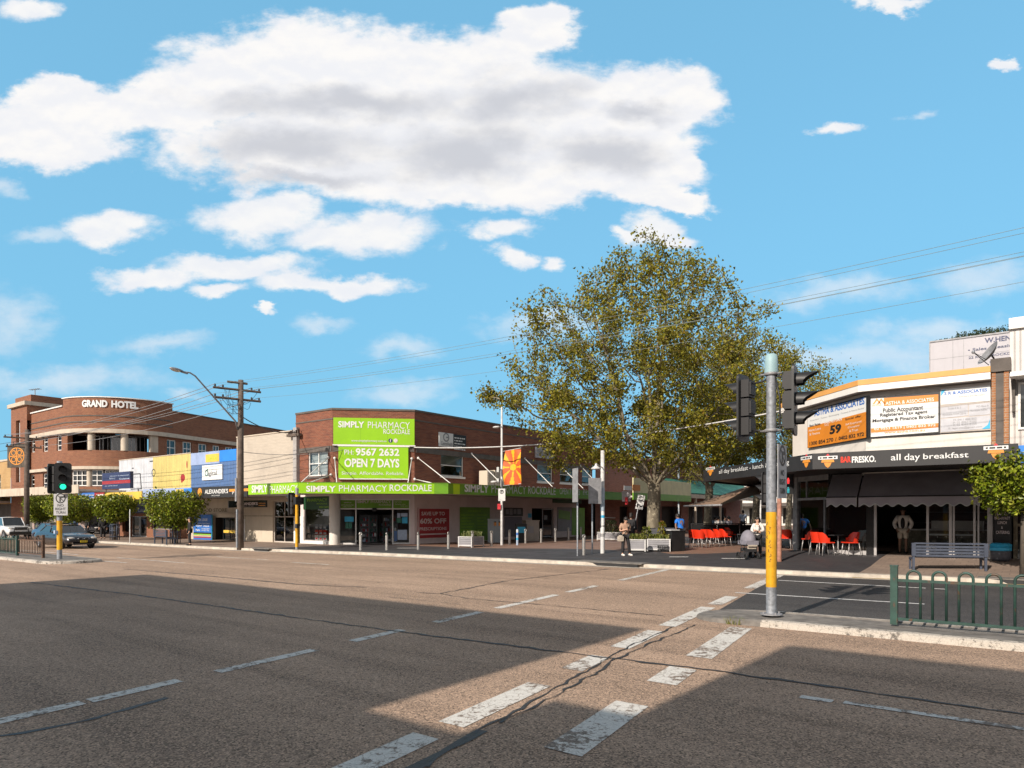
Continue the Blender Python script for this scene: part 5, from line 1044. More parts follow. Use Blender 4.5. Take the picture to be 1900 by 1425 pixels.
# scalloped drop awnings along the street front
def drop_awning(x0, x1):
    ft, yb = 28.95, 27.9; fb = Fr((-8, yb), (0, yb)); zt = 3.55; zf = fb.px(1592, 922)[1]; s0, s1 = fb.px(x0)[0], fb.px(x1)[0]; X0, X1 = fb.P(s0, 0, 0)[0], fb.P(s1, 0, 0)[0]
    mb = MB(); mb.face([(X0, yb, zf), (X1, yb, zf), (X1, ft, zt), (X0, ft, zt)]); mb.face([(X0, yb+.02, zf-.02), (X1, yb+.02, zf-.02), (X1, ft, zt-.03), (X0, ft, zt-.03)])
    n = 1+int((X1-X0)/.34)*8; dip = lambda t: zf-.30-.05*math.cos((t*(n-1)/8)*2*math.pi)
    for i in range(n-1):
        a, b = i/(n-1), (i+1)/(n-1); xa, xb = X0+(X1-X0)*a, X0+(X1-X0)*b
        mb.m = 0; mb.face([(xa, yb-.01, dip(a)), (xb, yb-.01, dip(b)), (xb, yb-.005, zf), (xa, yb-.005, zf)]); mb.m = 1; mb.face([(xa, yb-.02, dip(a)-.025), (xb, yb-.02, dip(b)-.025), (xb, yb-.02, dip(b)+.01), (xa, yb-.02, dip(a)+.01)])
    mb.m = 1; mb.box(X1-.025, yb-.02, dip(1.), X1, yb-.004, zf+.02); mb.m = 2; mb.tube([(X0, yb, zf), (X1, yb, zf)], .025, 8); return mb.build('drop_awning', [M['fabric_grey'], M['white_plastic'], M['charcoal']], BC)
drop_awning(1533, 1589.5); drop_awning(1593, 1818)
# black menu board, timber framed poster case and blue bin cover at the right end
b = panel(BC, 'menu_board', G2, (g(1846), .75, g(1877), 2.75), .121, .15, 'black'); letters(b, G2, 'mauve', [('ALL', 1852, 946, 1867, 941, .01), ('DAY', 1850, 956, 1867, 949, .01), ('BREAKFAST', 1845.5, 964, 1874, 959, 0), ('LUNCH', 1851, 972.5, 1868, 967, .01), ('&', 1857.5, 981, 1861, 976.5), ('CATERING', 1848, 990.5, 1873, 985, .01)], .155)
NB = thing('shop_building', (4, 33, 0), 'white ribbed two storey shop at the right edge with a blue fascia', 'shop'); NW = Fr((-.70, 29.2), (16, 29.2))
panel(NB, 'ribbed_wall', NW, (0.02, 3.4, 16, 8.35), -.3, 0, 'rib_shed'); panel(NB, 'capping', NW, (0.0, 8.35, 16, 8.72), -.4, .12, 'paint_white')
volume(NB, 'side_wall', [(-.68, 29.55), (-.5, 29.55), (-.5, 44), (-.68, 44)], 3, 8.3, 'rib_shed'); volume(NB, 'roof', [(-.5, 29.55), (16, 29.55), (16, 44), (-.5, 44)], 8.0, 8.1, 'coping')
o = (NW.px(1889)[0], 4.9, NW.px(1889)[0]+1.8, 6.5); window(NB, NW, *o, d=.02, nv=2, pm='pane_dark', depth=.1, back=False); panel(NB, 'window_hood', NW, (o[0]-.2, 6.6, o[2]+3, 6.75), .003, .9, 'paint_white'); panel(NB, 'hood_bracket', NW, (o[0]-.16, 5.5, o[0]-.08, 6.6), .003, .3, 'coping')
panel(NB, 'awning', NW, (.38, 3.35, 16, 3.5), 0, 4.4, 'soffit'); panel(NB, 'blue_fascia', NW, (NW.px(1888.5, 835, 4.4)[0], 3.5, 16, 4.0), 4.4, 4.47, 'blue_bright')
panel(NB, 'shop_wall', NW, (0.02, .1, 16, 3.35), -.4, -.35, 'room'); fr_ = window(NB, NW, .12, .35, 3.2, 3.1, d=-.2, nv=2, hs=(.47,), fm='bark', pm='pane_dark', back=False, fw=.12); panel(fr_, 'poster', NW, (.35, .5, 1.5, 1.55), -.32, -.3, 'yellow_sign'); letters(fr_, NW, 'white_ink', [('SALE', 1890, 991, 1908, 985, .02)], -.29)
t = thing('rubbish_bin', (-1.3, 29.1, .3), 'round dark bin with a bright blue liner under the black menu board', 'bin')
x, y, z0 = on_g(1858, 1039); s = g(1858)
c = (G2.P(s, .55, 0)[0], G2.P(s, .55, 0)[1], .44); mb = MB(); mb.lathe([(.02, 0), (.25, 0), (.29, .1), (.30, .40), (.27, .43), (.0, .43)], c, 14); mb.build('drum', M['planter_dark'], t); mb = MB(); mb.lathe([(.31, .44), (.315, .36), (.305, .34), (.31, .55), (.25, .60), (.10, .57), (0, .55)], c, 14); mb.build('liner', M['cyan_ink'], t)
# retractable brown awning on the mall side, with its folding arms
t = thing('folding_awning', (-11, 35, 3.4), 'brown retractable cafe awning sloping out over the mall tables', 'awning')
U, V = Vector((-.707, .707, 0)), Vector((-.707, -.707, 0)); A = Vector((-9.35, 34.75, 3.55)); Lq, out, zr = 4.6, 3.6, 2.46
mb = MB(); nn = 16
for i in range(nn):
    a, b = A+U*Lq*i/nn, A+U*Lq*(i+1)/nn; c, d = b+V*out, a+V*out; c.z = d.z = zr; mb.m = i % 2
    mid1, mid2 = (a+d)/2, (b+c)/2; mid1.z -= .05; mid2.z -= .05; mb.face([a, b, mid2, mid1]); mb.face([mid1, mid2, c, d])
mb.build('fabric', [M['fabric_brown'], M['fabric_brown']], t); mb = MB(); d0 = A+V*out; d1 = d0+U*Lq; d0.z = d1.z = zr; mb.tube([d0, d1], .05, 8); mb.build('front_bar', M['galv_dull'], t)
for k in (.25, .75):
    a = A+U*Lq*k+Vector((0, 0, -.12)); e = A+U*Lq*(k+.18)+V*out*.5+Vector((0, 0, -.75)); f = A+U*Lq*k+V*out; f.z = zr-.02; mb = MB(); mb.tube([a, e, f], .035, 6); mb.build('folding_arm', M['galv'], t)
# satellite dish on the cafe roof
sx, sy = at(1836, 24.6); t = thing('satellite_dish', (sx, sy, 7.1), 'large rusty mesh satellite dish on the cafe roof', 'satellite dish')
c = Vector((sx, sy, zpx(1836, 657, sx, sy))); ax = Vector((-.75, -.35, .55)).normalized(); u = ax.orthogonal().normalized(); v = ax.cross(u); mb = MB(); nr, na = 5, 20; rd = .46
P = lambda r, k: c+u*math.cos(2*math.pi*k/na)*r*rd+v*math.sin(2*math.pi*k/na)*r*rd+ax*(.16*r*r-.08)
for i in range(nr):
    for k in range(na): mb.face([P(i/nr, k), P(i/nr, k+1), P((i+1)/nr, k+1), P((i+1)/nr, k)] if i else [P(0, 0), P(1/nr, k+1), P(1/nr, k)], None, True)
mb.build('reflector', M['rust_pink'] if False else M['galv_dull'], t); mb = MB(); fp = c+ax*.62+Vector((0, 0, -.25)); mb.tube([c-v*.1-ax*.05+Vector((0, 0, -.3)), fp], .014, 5); mb.build('feed_arm', M['charcoal'], t); mb = MB(); mb.tube([c+u*.36, fp], .012, 5); mb.build('feed_arm', M['charcoal'], t); mb = MB(); mb.ball(fp, .06, n=8, m=5); mb.build('receiver', M['galv'], t)
mb = MB(); mb.tube([(sx+.12, sy+.1, 7.0), (sx+.12, sy+.1, c.z-.15), c-ax*.08], .035, 6); mb.tube([(sx+.5, sy+.3, 7.0), (sx+.12, sy+.1, c.z-.2)], .02, 5); mb.build('mount', M['charcoal'], t)
# billboard building behind
BB = thing('billboard_building', (-3, 46, 0), 'pale panelled wall with real estate lettering rising behind the cafe roof', 'building'); f = Fr((on_y(1726, 45), 45), (12, 45)); zt = f.px(1726, 636)[1]
panel(BB, 'wall', f, (0, 0, f.L, zt), -6, 0, 'panel_pale'); mb = MB(f); mb.box(-.03, -6, zt, f.L, .05, zt+.08); mb.box(-.05, -6, 0, -.002, .03, zt)
for x in (1768, 1788): s = f.px(x)[0]; mb.box(s-.012, .001, 6, s+.012, .006, zt)
s, z1 = f.px(1750, 665); mb.box(0, .001, z1-.012, f.L, .0055, z1+.012); mb.build('trim', M['galv_dull'], BB)
ltext(f, BB, 'navy', [('W.HENRY', 1827, 637.5, 1896, 628, 9.5, .03), ('• Sales • Leasing', 1796, 654, 1885, 644, 7, .02), ('22 King St ROCKDALE', 1797, 667.5, 1893, 657, 6, .02), ('9567 1999', 1836, 676, 1890, 670, 6, .02)], .01)
# ---------------------------------------------------------------- buildings along the mall
MA = thing('mall_shop', (-33, 59, 0), 'red brick mall shop with a cream ribbed awning front beyond the pharmacy', 'shop'); f = Fr((-31.2, 53.5), (-31.2, 66)); 
mb = MB(f); mb.wall(0, f.L, 0, 7.4, [(4.5, .3, 6.5, 2.8), (8.2, .3, 11, 2.8)], .3); mb.box(0, -9, 7.4, f.L, .15, 7.6); mb.build('brick_wall', M['brick_red'], MA); fa = Fr((-27.6, 53.6), (-27.6, 66)); mb = MB(fa); mb.box(0, -3.6, 3.5, f.L, 0, 3.65); mb.build('awning', M['soffit'], MA)
panel(MA, 'awning_front', fa, (0, 3.9, f.L, 5.2), 0, .1, 'rib_cream'); panel(MA, 'interior', f, (.5, .1, f.L-.5, 3.2), -1, -.9, 'room'); panel(MA, 'fascia', fa, (0, 3.3, f.L, 3.9), 0, .11, 'lime_dark')
mb = MB(f); rod(mb, (1., .12, 2.6), (1., .12, 1.75), .05); rod(mb, (1., .12, 1.75), (3.4, .12, 1.7), .05); mb.build('downpipe', M['pole_white'], MA); panel(MA, 'flag_panel', fa, spx(fa, 1174, 899, 1188, 911, .3), .28, .3, 'orange'); b = panel(MA, 'sign_panel', fa, spx(fa, 1158, 901, 1172, 910, .3), .28, .3, 'white_ink')
MC = thing('mall_shop', (-33, 74, 0), 'brick mall shop with a sloping green iron awning behind the big tree', 'shop'); f = Fr((-31.2, 66.2), (-31.2, 92)); mb = MB(f); mb.wall(0, f.L, 0, 7.6, [(1, .2, 6, 2.9), (8, .2, 13, 2.9), (15, .2, 20, 2.9)], .3); mb.box(0, -9, 7.6, f.L, .12, 7.85); mb.build('brick_wall', M['brick_red'], MC); panel(MC, 'interior', f, (.5, .1, f.L-.5, 3.2), -1.5, -1.4, 'room')
mb = MB(f); mb.plate([(0, 0)], 0, 0) if False else None; mb.face([(0, .1, 5.9), (f.L, .1, 5.9), (f.L, 3.4, 4.2), (0, 3.4, 4.2)], [(0, 0), (f.L, 0), (f.L, 3.5), (0, 3.5)]); mb.face([(0, .1, 5.8), (f.L, .1, 5.8), (f.L, 3.4, 4.1), (0, 3.4, 4.1)]); mb.build('awning', M['rib_green'], MC); panel(MC, 'awning_beam', f, (0, 3.7, f.L, 4.1), 3.3, 3.42, 'cream')
for s in (2, 9, 16, 23): mb = MB(f); mb.box(s, 3.2, 0.3, s+.18, 3.38, 3.7); mb.build('post', M['cream'], MC)
MD = thing('mall_shop', (-20, 132, 0), 'wide pale building closing the far end of the mall behind the trees', 'building'); f = Fr((-60, 128), (10, 128)); mb = MB(f); mb.wall(0, 70, 0, 10.5, [(8+6*k, 5.2, 11+6*k, 8) for k in range(10)]+[(6+6*k, .4, 10.5+6*k, 3.2) for k in range(10)], .3); mb.box(0, -8, 10.5, 70, .1, 10.8); mb.build('wall', M['render_white'], MD); panel(MD, 'interior', f, (1, .2, 69, 9), -1, -.9, 'room'); panel(MD, 'awning', f, (0, 3.5, 70, 4.1), .003, 3, 'coping')
ME = thing('mall_shop', (-6, 56, 0), 'plain brown shop on the shaded side of the mall behind the cafe', 'shop'); volume(ME, 'wall', [(-8.7, 46.2), (-1, 46.2), (-1, 100), (-8.7, 100)], 0, 6.4, 'brick_red'); volume(ME, 'awning', [(-12, 46.2), (-8.7, 46.2), (-8.7, 100), (-12, 100)], 3.5, 3.8, 'coping')
# ---------------------------------------------------------------- the block across the road, behind the viewpoint, whose roofline shades the near lanes
OP = thing('brick_building', (-10, -12, 0), 'flat roofed brick shop block across the road, outside the view, that shades the near lanes', 'building')
def shade(y, yw=-7.): return math.tan(SUN_EL)*(y-yw)/math.cos(SUN_AZ)
mb = MB()
def blk(x0, x1, z, z0=0): mb.box(x0, -13, z0, x1, -7, z)
tx = math.tan(SUN_AZ); sh_ = lambda x, y: x-tx*(y+7)
blk(-24.3, sh_(-5.5, 9), shade(11.05)); blk(sh_(-5.5, 9)+.002, sh_(-4.15, 5.5), shade(4.75)); blk(sh_(-4.15, 5.5)+.002, sh_(-3.12, 6.2), shade(6.22)); blk(sh_(-3.12, 6.2)+.002, 30, shade(6.20)); blk(sh_(-2.5, 6.5), 30, shade(6.82), shade(6.20)+.002); blk(sh_(-3.12, 8), 30, shade(11.0), shade(6.82)+.002)
mb.build('wall', M['brick_red'], OP)
mb = MB(); 
for k in range(9): mb.box(-22+k*2.2, -6.98, 5.0, -20.8+k*2.2, -6.9, 6.6)
mb.build('window', M['pane_dark'], OP); mb = MB(); mb.box(-24, -6.99, 3.2, 26, -5.2, 3.5); mb.build('awning', M['coping'], OP)
# ---------------------------------------------------------------- bollards
def bollard():
    t = thing('bollard', (0, 0, 0), 'steel bollard', 'bollard', 'steel bollards along the paving')
    mb = MB(); mb.lathe([(.075, 0), (.075, .78)], n=12); mb.face([(0, -.075, .0), (.01, -.075, 0), (.01, -.075, .01)]) if False else None; mb.build('post', M['steel'], t)
    mb = MB()
    nn = 14                                            # looped head set on edge
    for k in range(nn):
        a, b = 2*math.pi*k/nn, 2*math.pi*(k+1)/nn
        mb.tube([(.065*math.cos(a), 0, .85+.065*math.sin(a)), (.065*math.cos(b), 0, .85+.065*math.sin(b))], .036, 6, False)
    mb.build('head', M['steel'], t); return t
b0 = None
BO = [(669, 1020.6, 'leftmost of the row, before the pharmacy entrance'), (717.5, 1020.6, 'before the right side of the pharmacy entrance'), (776, 1019.5, 'before the left edge of the red offer panel'), (832, 1018.3, 'before the right edge of the red offer panel'), (876.5, 1015.8, 'against the front corner of the lone planter box'),
      (912, 1013.8, 'before the grey utility cabinet'), (945.5, 1010.6, 'just right of the flag pole'), (975, 1008, 'right of the sticker covered post'), (1004, 1007, 'before the dark side door of the pharmacy'), (1030.5, 1005, 'right of the side door of the pharmacy'), (1054.5, 1002.6, 'before the framed green poster'), (1077.5, 1001, 'farthest of the row, seen between two sign posts'), (1083, 1030, 'between the two bare sign posts at the kerb')]
for i, (px, py, w) in enumerate(BO):
    x, y, z = on_g(px, py); lb = 'steel bollard with a looped head, '+w
    if b0 is None: b0 = bollard(); b0['label'] = lb; o = b0
    else: o = dup(b0, label=lb)
    place(o, (x, y, z), TH+R((15, 80, 75, 70, 40, 40, 35, 10, 30, 20, 25, 15, 20)[i])); o.scale = (1, 1, 1.0 if i < 12 else 1.0)
x, y, z = on_g(960, 1011.5); t = thing('bollard', (x, y, z), 'post wrapped in blue and white stickers beside the steel bollards', 'bollard'); mb = MB(); mb.lathe([(.07, 0), (.07, .95), (.05, .98), (0, .99)], (x, y, z), 10); mb.build('post', M['c_pale'], t)
for k, (h, m) in enumerate(((.32, 'cyan_ink'), (.62, 'blue_ink'), (.8, 'white_ink'))): mb = MB(); mb.lathe([(.0715, h), (.0715, h+.13)], (x, y, z), 10); mb.build('sticker', M[m], t)
# ---------------------------------------------------------------- pedestrian fences on the islands
def fence_posts(name, p0, p1, label, cat, grp, post0, post1, hoops, zb, h=.93, sp=.37, hw=.195, r=.021, z_top=.76, z_bot=.10):
    t = thing(name, (p0[0], p0[1], zb), label, cat, grp); f = Fr(p0, p1); L = f.L
    for s in post0: mb = MB(f); mb.box(s-.055, -.055, zb, s+.055, .055, zb+h+.06); mb.box(s-.062, -.062, zb+h+.06, s+.062, .062, zb+h+.085); mb.build('post', M['fence_green'], t)
    mb = MB(f); mb.box(post0[0]+.055, -.022, zb+z_top-.022, L, .022, zb+z_top+.022); mb.build('rail', M['fence_green'], t); mb = MB(f); mb.box(post0[0]+.055, -.022, zb+z_bot-.022, L, .022, zb+z_bot+.022); mb.build('rail', M['fence_green'], t)
    s = hoops; k = 0
    while s+hw < L:
        if all(not (s-.08 < q < s+hw+.08) for q in post0):
            mb = MB(f); arcp = [(s+hw/2-hw/2*math.cos(R(a)), 0, zb+h-hw/2+hw/2*math.sin(R(a))) for a in range(0, 181, 20)]
            mb.tube([(s, 0, zb+z_bot)]+arcp+[(s+hw, 0, zb+z_bot)], r, 8); 
            mb.build('hoop', M['fence_green'], t); k += 1
        s += sp
    return t
fence_posts('hoop_fence', (-1.92, 13.40), (3.2, 13.46), 'green steel hoop fence with rust spots on the near island at the right edge', 'fence', None, [0.], None, .195, .12)
x, y, z = on_g(0, 2000) if False else (0, 0, 0)
fence_posts('hoop_fence', (-46.3, 11.55), (-37.25, 11.55), 'pale green stretch of hoop fence at the left edge of the far island', 'fence', None, [0.0, 3.0, 6.0, 9.05], None, .15, .12, sp=.37, hw=.195, h=.86)
fence_posts('hoop_fence', (-37.15, 11.55), (-34.25, 11.60), 'dark end panel of hoop fence beside the yellow signal pole on the far island', 'fence', None, [2.84], None, -.0+.1, .14, sp=.24, hw=.12, h=.86) if False else None
t = thing('hoop_fence', (-35.7, 11.58, .14), 'dark end panel of hoop fence beside the yellow signal pole on the far island', 'fence'); f = Fr((-37.15, 11.56), (-34.3, 11.6))
mb = MB(f); mb.box(2.76, -.05, .12, 2.86, .05, 1.12); mb.build('post', M['fence_rust'], t)
for zz in (.26, .86): mb = MB(f); mb.box(0, -.02, zz-.02, 2.76, .02, zz+.02); mb.build('rail', M['fence_rust'], t)
for k in range(7):
    s = .14+.37*k; mb = MB(f); mb.tube([(s, 0, .26)]+[(s+.0975-.0975*math.cos(R(a)), 0, .92+.0975*math.sin(R(a))) for a in range(0, 181, 30)]+[(s+.195, 0, .26)], .016, 6); mb.build('hoop', M['fence_rust'], t)
# ---------------------------------------------------------------- traffic signals
def head_parts(t, c, ang, lens=('lamp_off', 'lamp_off', 'lamp_off'), w=.27, vis=.36):
    """three lamp lantern: c centre, ang heading it faces (0 = -y, anticlockwise)"""
    Mx = Matrix.Translation(c) @ Matrix.Rotation(ang, 4, 'Z')
    mb = MB(); mb.mat4 = Mx; pts = []                 # backboard with rounded corners
    for (sx, sz, a0) in ((1, 1, 0), (-1, 1, 90), (-1, -1, 180), (1, -1, 270)):
        for k in range(4): a = R(a0+30*k); pts.append((sx*(w-.10)+.10*math.cos(a), sz*(.64-.10)+.10*math.sin(a)))
    n = len(pts); mb.face([(p[0], -.02, p[1]) for p in pts]); mb.face([(p[0], .02, p[1]) for p in pts[::-1]])
    for i in range(n): a, b = pts[i], pts[(i+1) % n]; mb.face([(a[0], -.02, a[1]), (a[0], .02, a[1]), (b[0], .02, b[1]), (b[0], -.02, b[1])])
    hd = mb.build('signal_head', M['black'], t)
    for k, dz in enumerate((.36, .0, -.36)):
        mb = MB(); mb.mat4 = Mx; mb.box(-.15, .02, dz-.165, .15, .17, dz+.165); mb.box(-.12, .17, dz-.12, .12, .20, dz+.12); mb.build('lamp_housing', M['charcoal'], hd)
        mb = MB(); mb.mat4 = Mx; mb.m = 0
        na = 12                                        # hooded visor, open below
        for i in range(na):
            a, b = R(-30+240*i/na), R(-30+240*(i+1)/na); ra = .150
            la, lb_ = vis*(.35+.65*max(0, math.sin(a))) if math.sin(a) > -.5 else .1, vis*(.35+.65*max(0, math.sin(b)))
            mb.face([(ra*math.cos(a), -.02, dz+ra*math.sin(a)), (ra*math.cos(b), -.02, dz+ra*math.sin(b)), (ra*math.cos(b), -.02-lb_, dz+ra*math.sin(b)*.97), (ra*math.cos(a), -.02-la, dz+ra*math.sin(a)*.97)], None, True)
        mb.build('visor', M['black'], hd)
        mb = MB(); mb.mat4 = Mx; nn = 16; mb.face([(.115*math.cos(2*math.pi*i/nn), -.03, dz+.115*math.sin(2*math.pi*i/nn)) for i in range(nn)]); mb.build('lens', M[lens[k]], hd)
    return hd
mk('lamp_off', (.02, .02, .022), .3)
def dark_box(t, c, ang, w, h, d, lamps=()):
    Mx = Matrix.Translation(c) @ Matrix.Rotation(ang, 4, 'Z'); mb = MB(); mb.mat4 = Mx; mb.box(-w/2, -.0, -h/2, w/2, d, h/2); 
    for s in (-1, 1): mb.box(s*w/2-.006, -.12, -h/2+.02, s*w/2+.006, 0, h/2-.02)
    mb.box(-w/2, -.14, -.01, w/2, 0, .01); mb.box(-w/2, -.14, h/2-.02, w/2, 0, h/2); b = mb.build('pedestrian_lamp', M['black'], t)
    for (dz, m, kind) in lamps:
        mb = MB(); mb.mat4 = Mx; mb.ball((0, -.004, dz+.085), .028, .006, .03, 8, 5); mb.box(-.04, -.012, dz-.03, .04, -.002, dz+.055); mb.box(-.035, -.012, dz-.11, -.006, -.002, dz-.03); mb.box(.006, -.012, dz-.11, .035, -.002, dz-.03); mb.build('walk_symbol', M[m], b)
    return b
def sgn(t, c, ang, w, h, mat, rows, inkm, name='sign_plate', symbol=None, back='galv_dull'):
    d = Vector((math.cos(ang), math.sin(ang))); p0 = Vector(c[:2])-d*w/2; f = Fr(tuple(p0), tuple(p0+d*w))
    mb = MB(f); mb.box(0, -.012, c[2]-h/2, w, 0, c[2]+h/2); b = mb.build(name, M[mat], t)
    if rows or symbol:
        mb = MB(f)
        for (tx, x0, z0, x1, z1) in rows: mb = MB(f); put_text(mb, tx, w*x0, c[2]-h/2+h*z0, w*x1, c[2]-h/2+h*z1, .004, .02); mb.build('lettering', M[inkm], b)
        mb = MB(f)
        if symbol == 'noright':
            cc = (w/2, c[2]+h*.30); r = w*.36; mb.ring(cc, r, .045, .001, .004, 20); mb.plate([(cc[0]-.05, cc[1]-r*.7), (cc[0]+.01, cc[1]-r*.7), (cc[0]+.01, cc[1]), (cc[0]+.16, cc[1]+.03), (cc[0]+.16, cc[1]+.09), (cc[0]-.05, cc[1]+.08)], .001, .0042); mb.plate([(cc[0]-r*.72, cc[1]+r*.62), (cc[0]-r*.62, cc[1]+r*.72), (cc[0]+r*.72, cc[1]-r*.62), (cc[0]+r*.62, cc[1]-r*.72)], .001, .0044)
        if symbol == 'noparking':
            cc = (w/2, c[2]+h*.24); r = w*.30; mb.ring(cc, r, .035, .001, .004, 18); put_text(mb, 'P', cc[0]-.05, cc[1]-.09, cc[0]+.06, cc[1]+.09, .004, .02); mb.plate([(cc[0]-r*.7, cc[1]+r*.62), (cc[0]-r*.6, cc[1]+r*.7), (cc[0]+r*.7, cc[1]-r*.62), (cc[0]+r*.6, cc[1]-r*.7)], .001, .0044)
        if symbol: mb.build('symbol', M[inkm], b)
    return b
SG = thing('traffic_signal', (-3.95, 13.3, .14), 'tall grey and yellow signal pole with two black lanterns on the near island', 'traffic light')
P0 = (-3.95, 13.3); zz = lambda py: zpx(1426, py, *P0)
mb = MB(); mb.lathe([(.108, .12), (.096, .15), (.094, zz(1089))], (*P0, 0), 16); mb.m = 1; mb.lathe([(.097, zz(1089)), (.097, zz(950))], (*P0, 0), 16); mb.m = 0; mb.lathe([(.092, zz(950)), (.089, zz(690))], (*P0, 0), 16); mb.build('pole', [M['galv'], M['sig_yellow']], SG)
mb = MB(); mb.lathe([(.125, zz(692)), (.12, zz(672)), (.108, zz(660)), (.07, zz(657)), (0, zz(657))], (*P0, 0), 14); mb.build('pole_cap', M['cap_blue'], SG)
mb = MB(); mb.lathe([(.2, .121), (.2, .142), (.1, .147)], (*P0, 0), 16, False)
for k in range(4): a = R(45+90*k); mb.lathe([(.02, .142), (.02, .175), (0, .175)], (P0[0]+.155*math.cos(a), P0[1]+.155*math.sin(a), 0), 6, False)
mb.build('base_plate', M['galv_dull'], SG)
for py in (694, 799): mb = MB(); mb.lathe([(.112, zz(py+3)), (.125, zz(py+2)), (.125, zz(py-2)), (.112, zz(py-3))], (*P0, 0), 12); rod(mb, (P0[0]-.2, P0[1], zz(py)), (P0[0]+.2, P0[1], zz(py)), .022); mb.build('clamp', M['galv_dull'], SG)
cl, cr = (-4.48, 13.3, zz(753)), (-3.53, 13.3, zz(747))
head_parts(SG, cl, R(-90)+R(-4)); head_parts(SG, cr, R(90)+R(8), vis=.40)
for c, sx in ((cl, 1), (cr, -1)):
    for dz in (-.48, .5): mb = MB(); rod(mb, (c[0]+sx*.17, c[1], c[2]+dz*.9), (P0[0]-sx*.05, P0[1], c[2]+dz), .02); mb.build('bracket', M['charcoal'], SG)
mb = MB(); mb.tube([(P0[0]+.08, P0[1]-.03, zz(700)), (P0[0]+.17, P0[1]-.05, zz(740)), (P0[0]+.16, P0[1], zz(790)), (P0[0]+.22, P0[1], zz(812))], .018, 6); mb.build('cable', M['black'], SG)
sgn(SG, (-3.78, 13.42, zz(875)), R(90), .55, 1.0, 'sign_grey', [('NO', .3, .42, .7, .53), ('RIGHT', .15, .25, .85, .36), ('TURN', .2, .08, .8, .19)], 'black', symbol='noright')
f = Fr((-3.95-.11, 13.3-.0), (-3.7, 13.1)); mb = MB()                 # graffiti on the yellow band
rr = random.Random(3)
for k in range(9):
    a = R(250+rr.uniform(-14, 24)); z0 = zz(968+8.5*k); pts = []
    for j in range(6): th_ = a+R(rr.uniform(-16, 16)); pts.append((P0[0]+.098*math.cos(th_), P0[1]+.098*math.sin(th_), z0-.012*j))
    mb.tube(pts, .005, 4)
mb.build('graffiti', M['bark_dark'], SG)
# signal on the far left island, green lamp lit
L0 = (-33.0, 11.75); zl = lambda py: zpx(108, py, *L0); SL = thing('traffic_signal', (*L0, .14), 'signal with lit green lamp above a no right turn sign, far left', 'traffic light')
mb = MB(); mb.lathe([(.10, .12), (.10, zl(1020))], (*L0, 0), 12); mb.m = 1; mb.lathe([(.105, zl(1020)), (.105, zl(966))], (*L0, 0), 12); mb.m = 0; mb.lathe([(.10, zl(966)), (.10, zl(856)), (0, zl(855))], (*L0, 0), 12); mb.build('pole', [M['galv'], M['sig_yellow']], SL)
va = math.atan2(L0[1], L0[0])                         # direction to the viewpoint
hx, hy = at(117, 28.95); head_parts(SL, (hx, hy, zl(888)), R(65), ('lamp_off', 'lamp_off', 'lamp_green'), w=.31); hx, hy = at(98, 29.5); head_parts(SL, (hx, hy, zl(888)), R(-60), w=.29)
sx, sy = at(112.5, 29.1); sgn(SL, (sx, sy, zl(936.5)), TH, .59, .90, 'sign_grey', [('NO', .28, .41, .72, .53), ('RIGHT', .12, .24, .88, .36), ('TURN', .16, .07, .84, .19)], 'black', symbol='noright')
mb = MB(); mb.box(L0[0]-.07, L0[1]-.2, zl(990), L0[0]+.07, L0[1]-.08, zl(984)); mb.build('push_button', M['c_pale'], SL)
# signal at the pharmacy kerb
L1 = (-31.85, 22.75); zl = lambda py: zpx(551, py, *L1); S_ = thing('traffic_signal', (*L1, gz(*L1)), 'thin yellow signal pole at the kerb before the pharmacy corner', 'traffic light')
mb = MB(); mb.lathe([(.085, .1), (.085, zl(1015))], (*L1, 0), 10); mb.m = 1; mb.lathe([(.088, zl(1015)), (.088, zl(918))], (*L1, 0), 10); mb.m = 0; mb.lathe([(.085, zl(918)), (.10, zl(908)), (.08, zl(905)), (0, zl(905))], (*L1, 0), 10); mb.build('pole', [M['galv_dull'], M['sig_yellow']], S_)
head_parts(S_, (L1[0]-.33, L1[1]-.1, zl(936)), R(-80), w=.25); dark_box(S_, (L1[0]+.33, L1[1]-.12, zl(929.5)), R(80), .42, .42, .2); mb = MB(); mb.box(L1[0]+.06, L1[1]-.15, zl(980), L1[0]+.2, L1[1]-.02, zl(972)); mb.build('push_button', M['charcoal'], S_)
# pedestrian signal before the cafe
x, y, z = on_g(1446, 1042); zl = lambda py: zpx(1446, py, x, y); S_ = thing('traffic_signal', (x, y, z), 'weathered pink pole with a red standing figure lamp before the cafe corner', 'traffic light')
mb = MB(); mb.lathe([(.085, z), (.085, zl(925))], (x, y, 0), 10); mb.m = 1; mb.lathe([(.085, zl(925)), (.085, zl(868)), (0, zl(867))], (x, y, 0), 10); mb.build('pole', [M['rust_pink'], M['galv']], S_)
bx, by = at(1462.5, 25.6); dark_box(S_, (bx, by, zl(899)), R(30), .36, .74, .2, [(.12, 'lamp_red', 1), (-.22, 'lamp_teal', 0)]); hx, hy = at(1419, 26.4); head_parts(S_, (hx, hy, zl(906)), R(-100), w=.24)
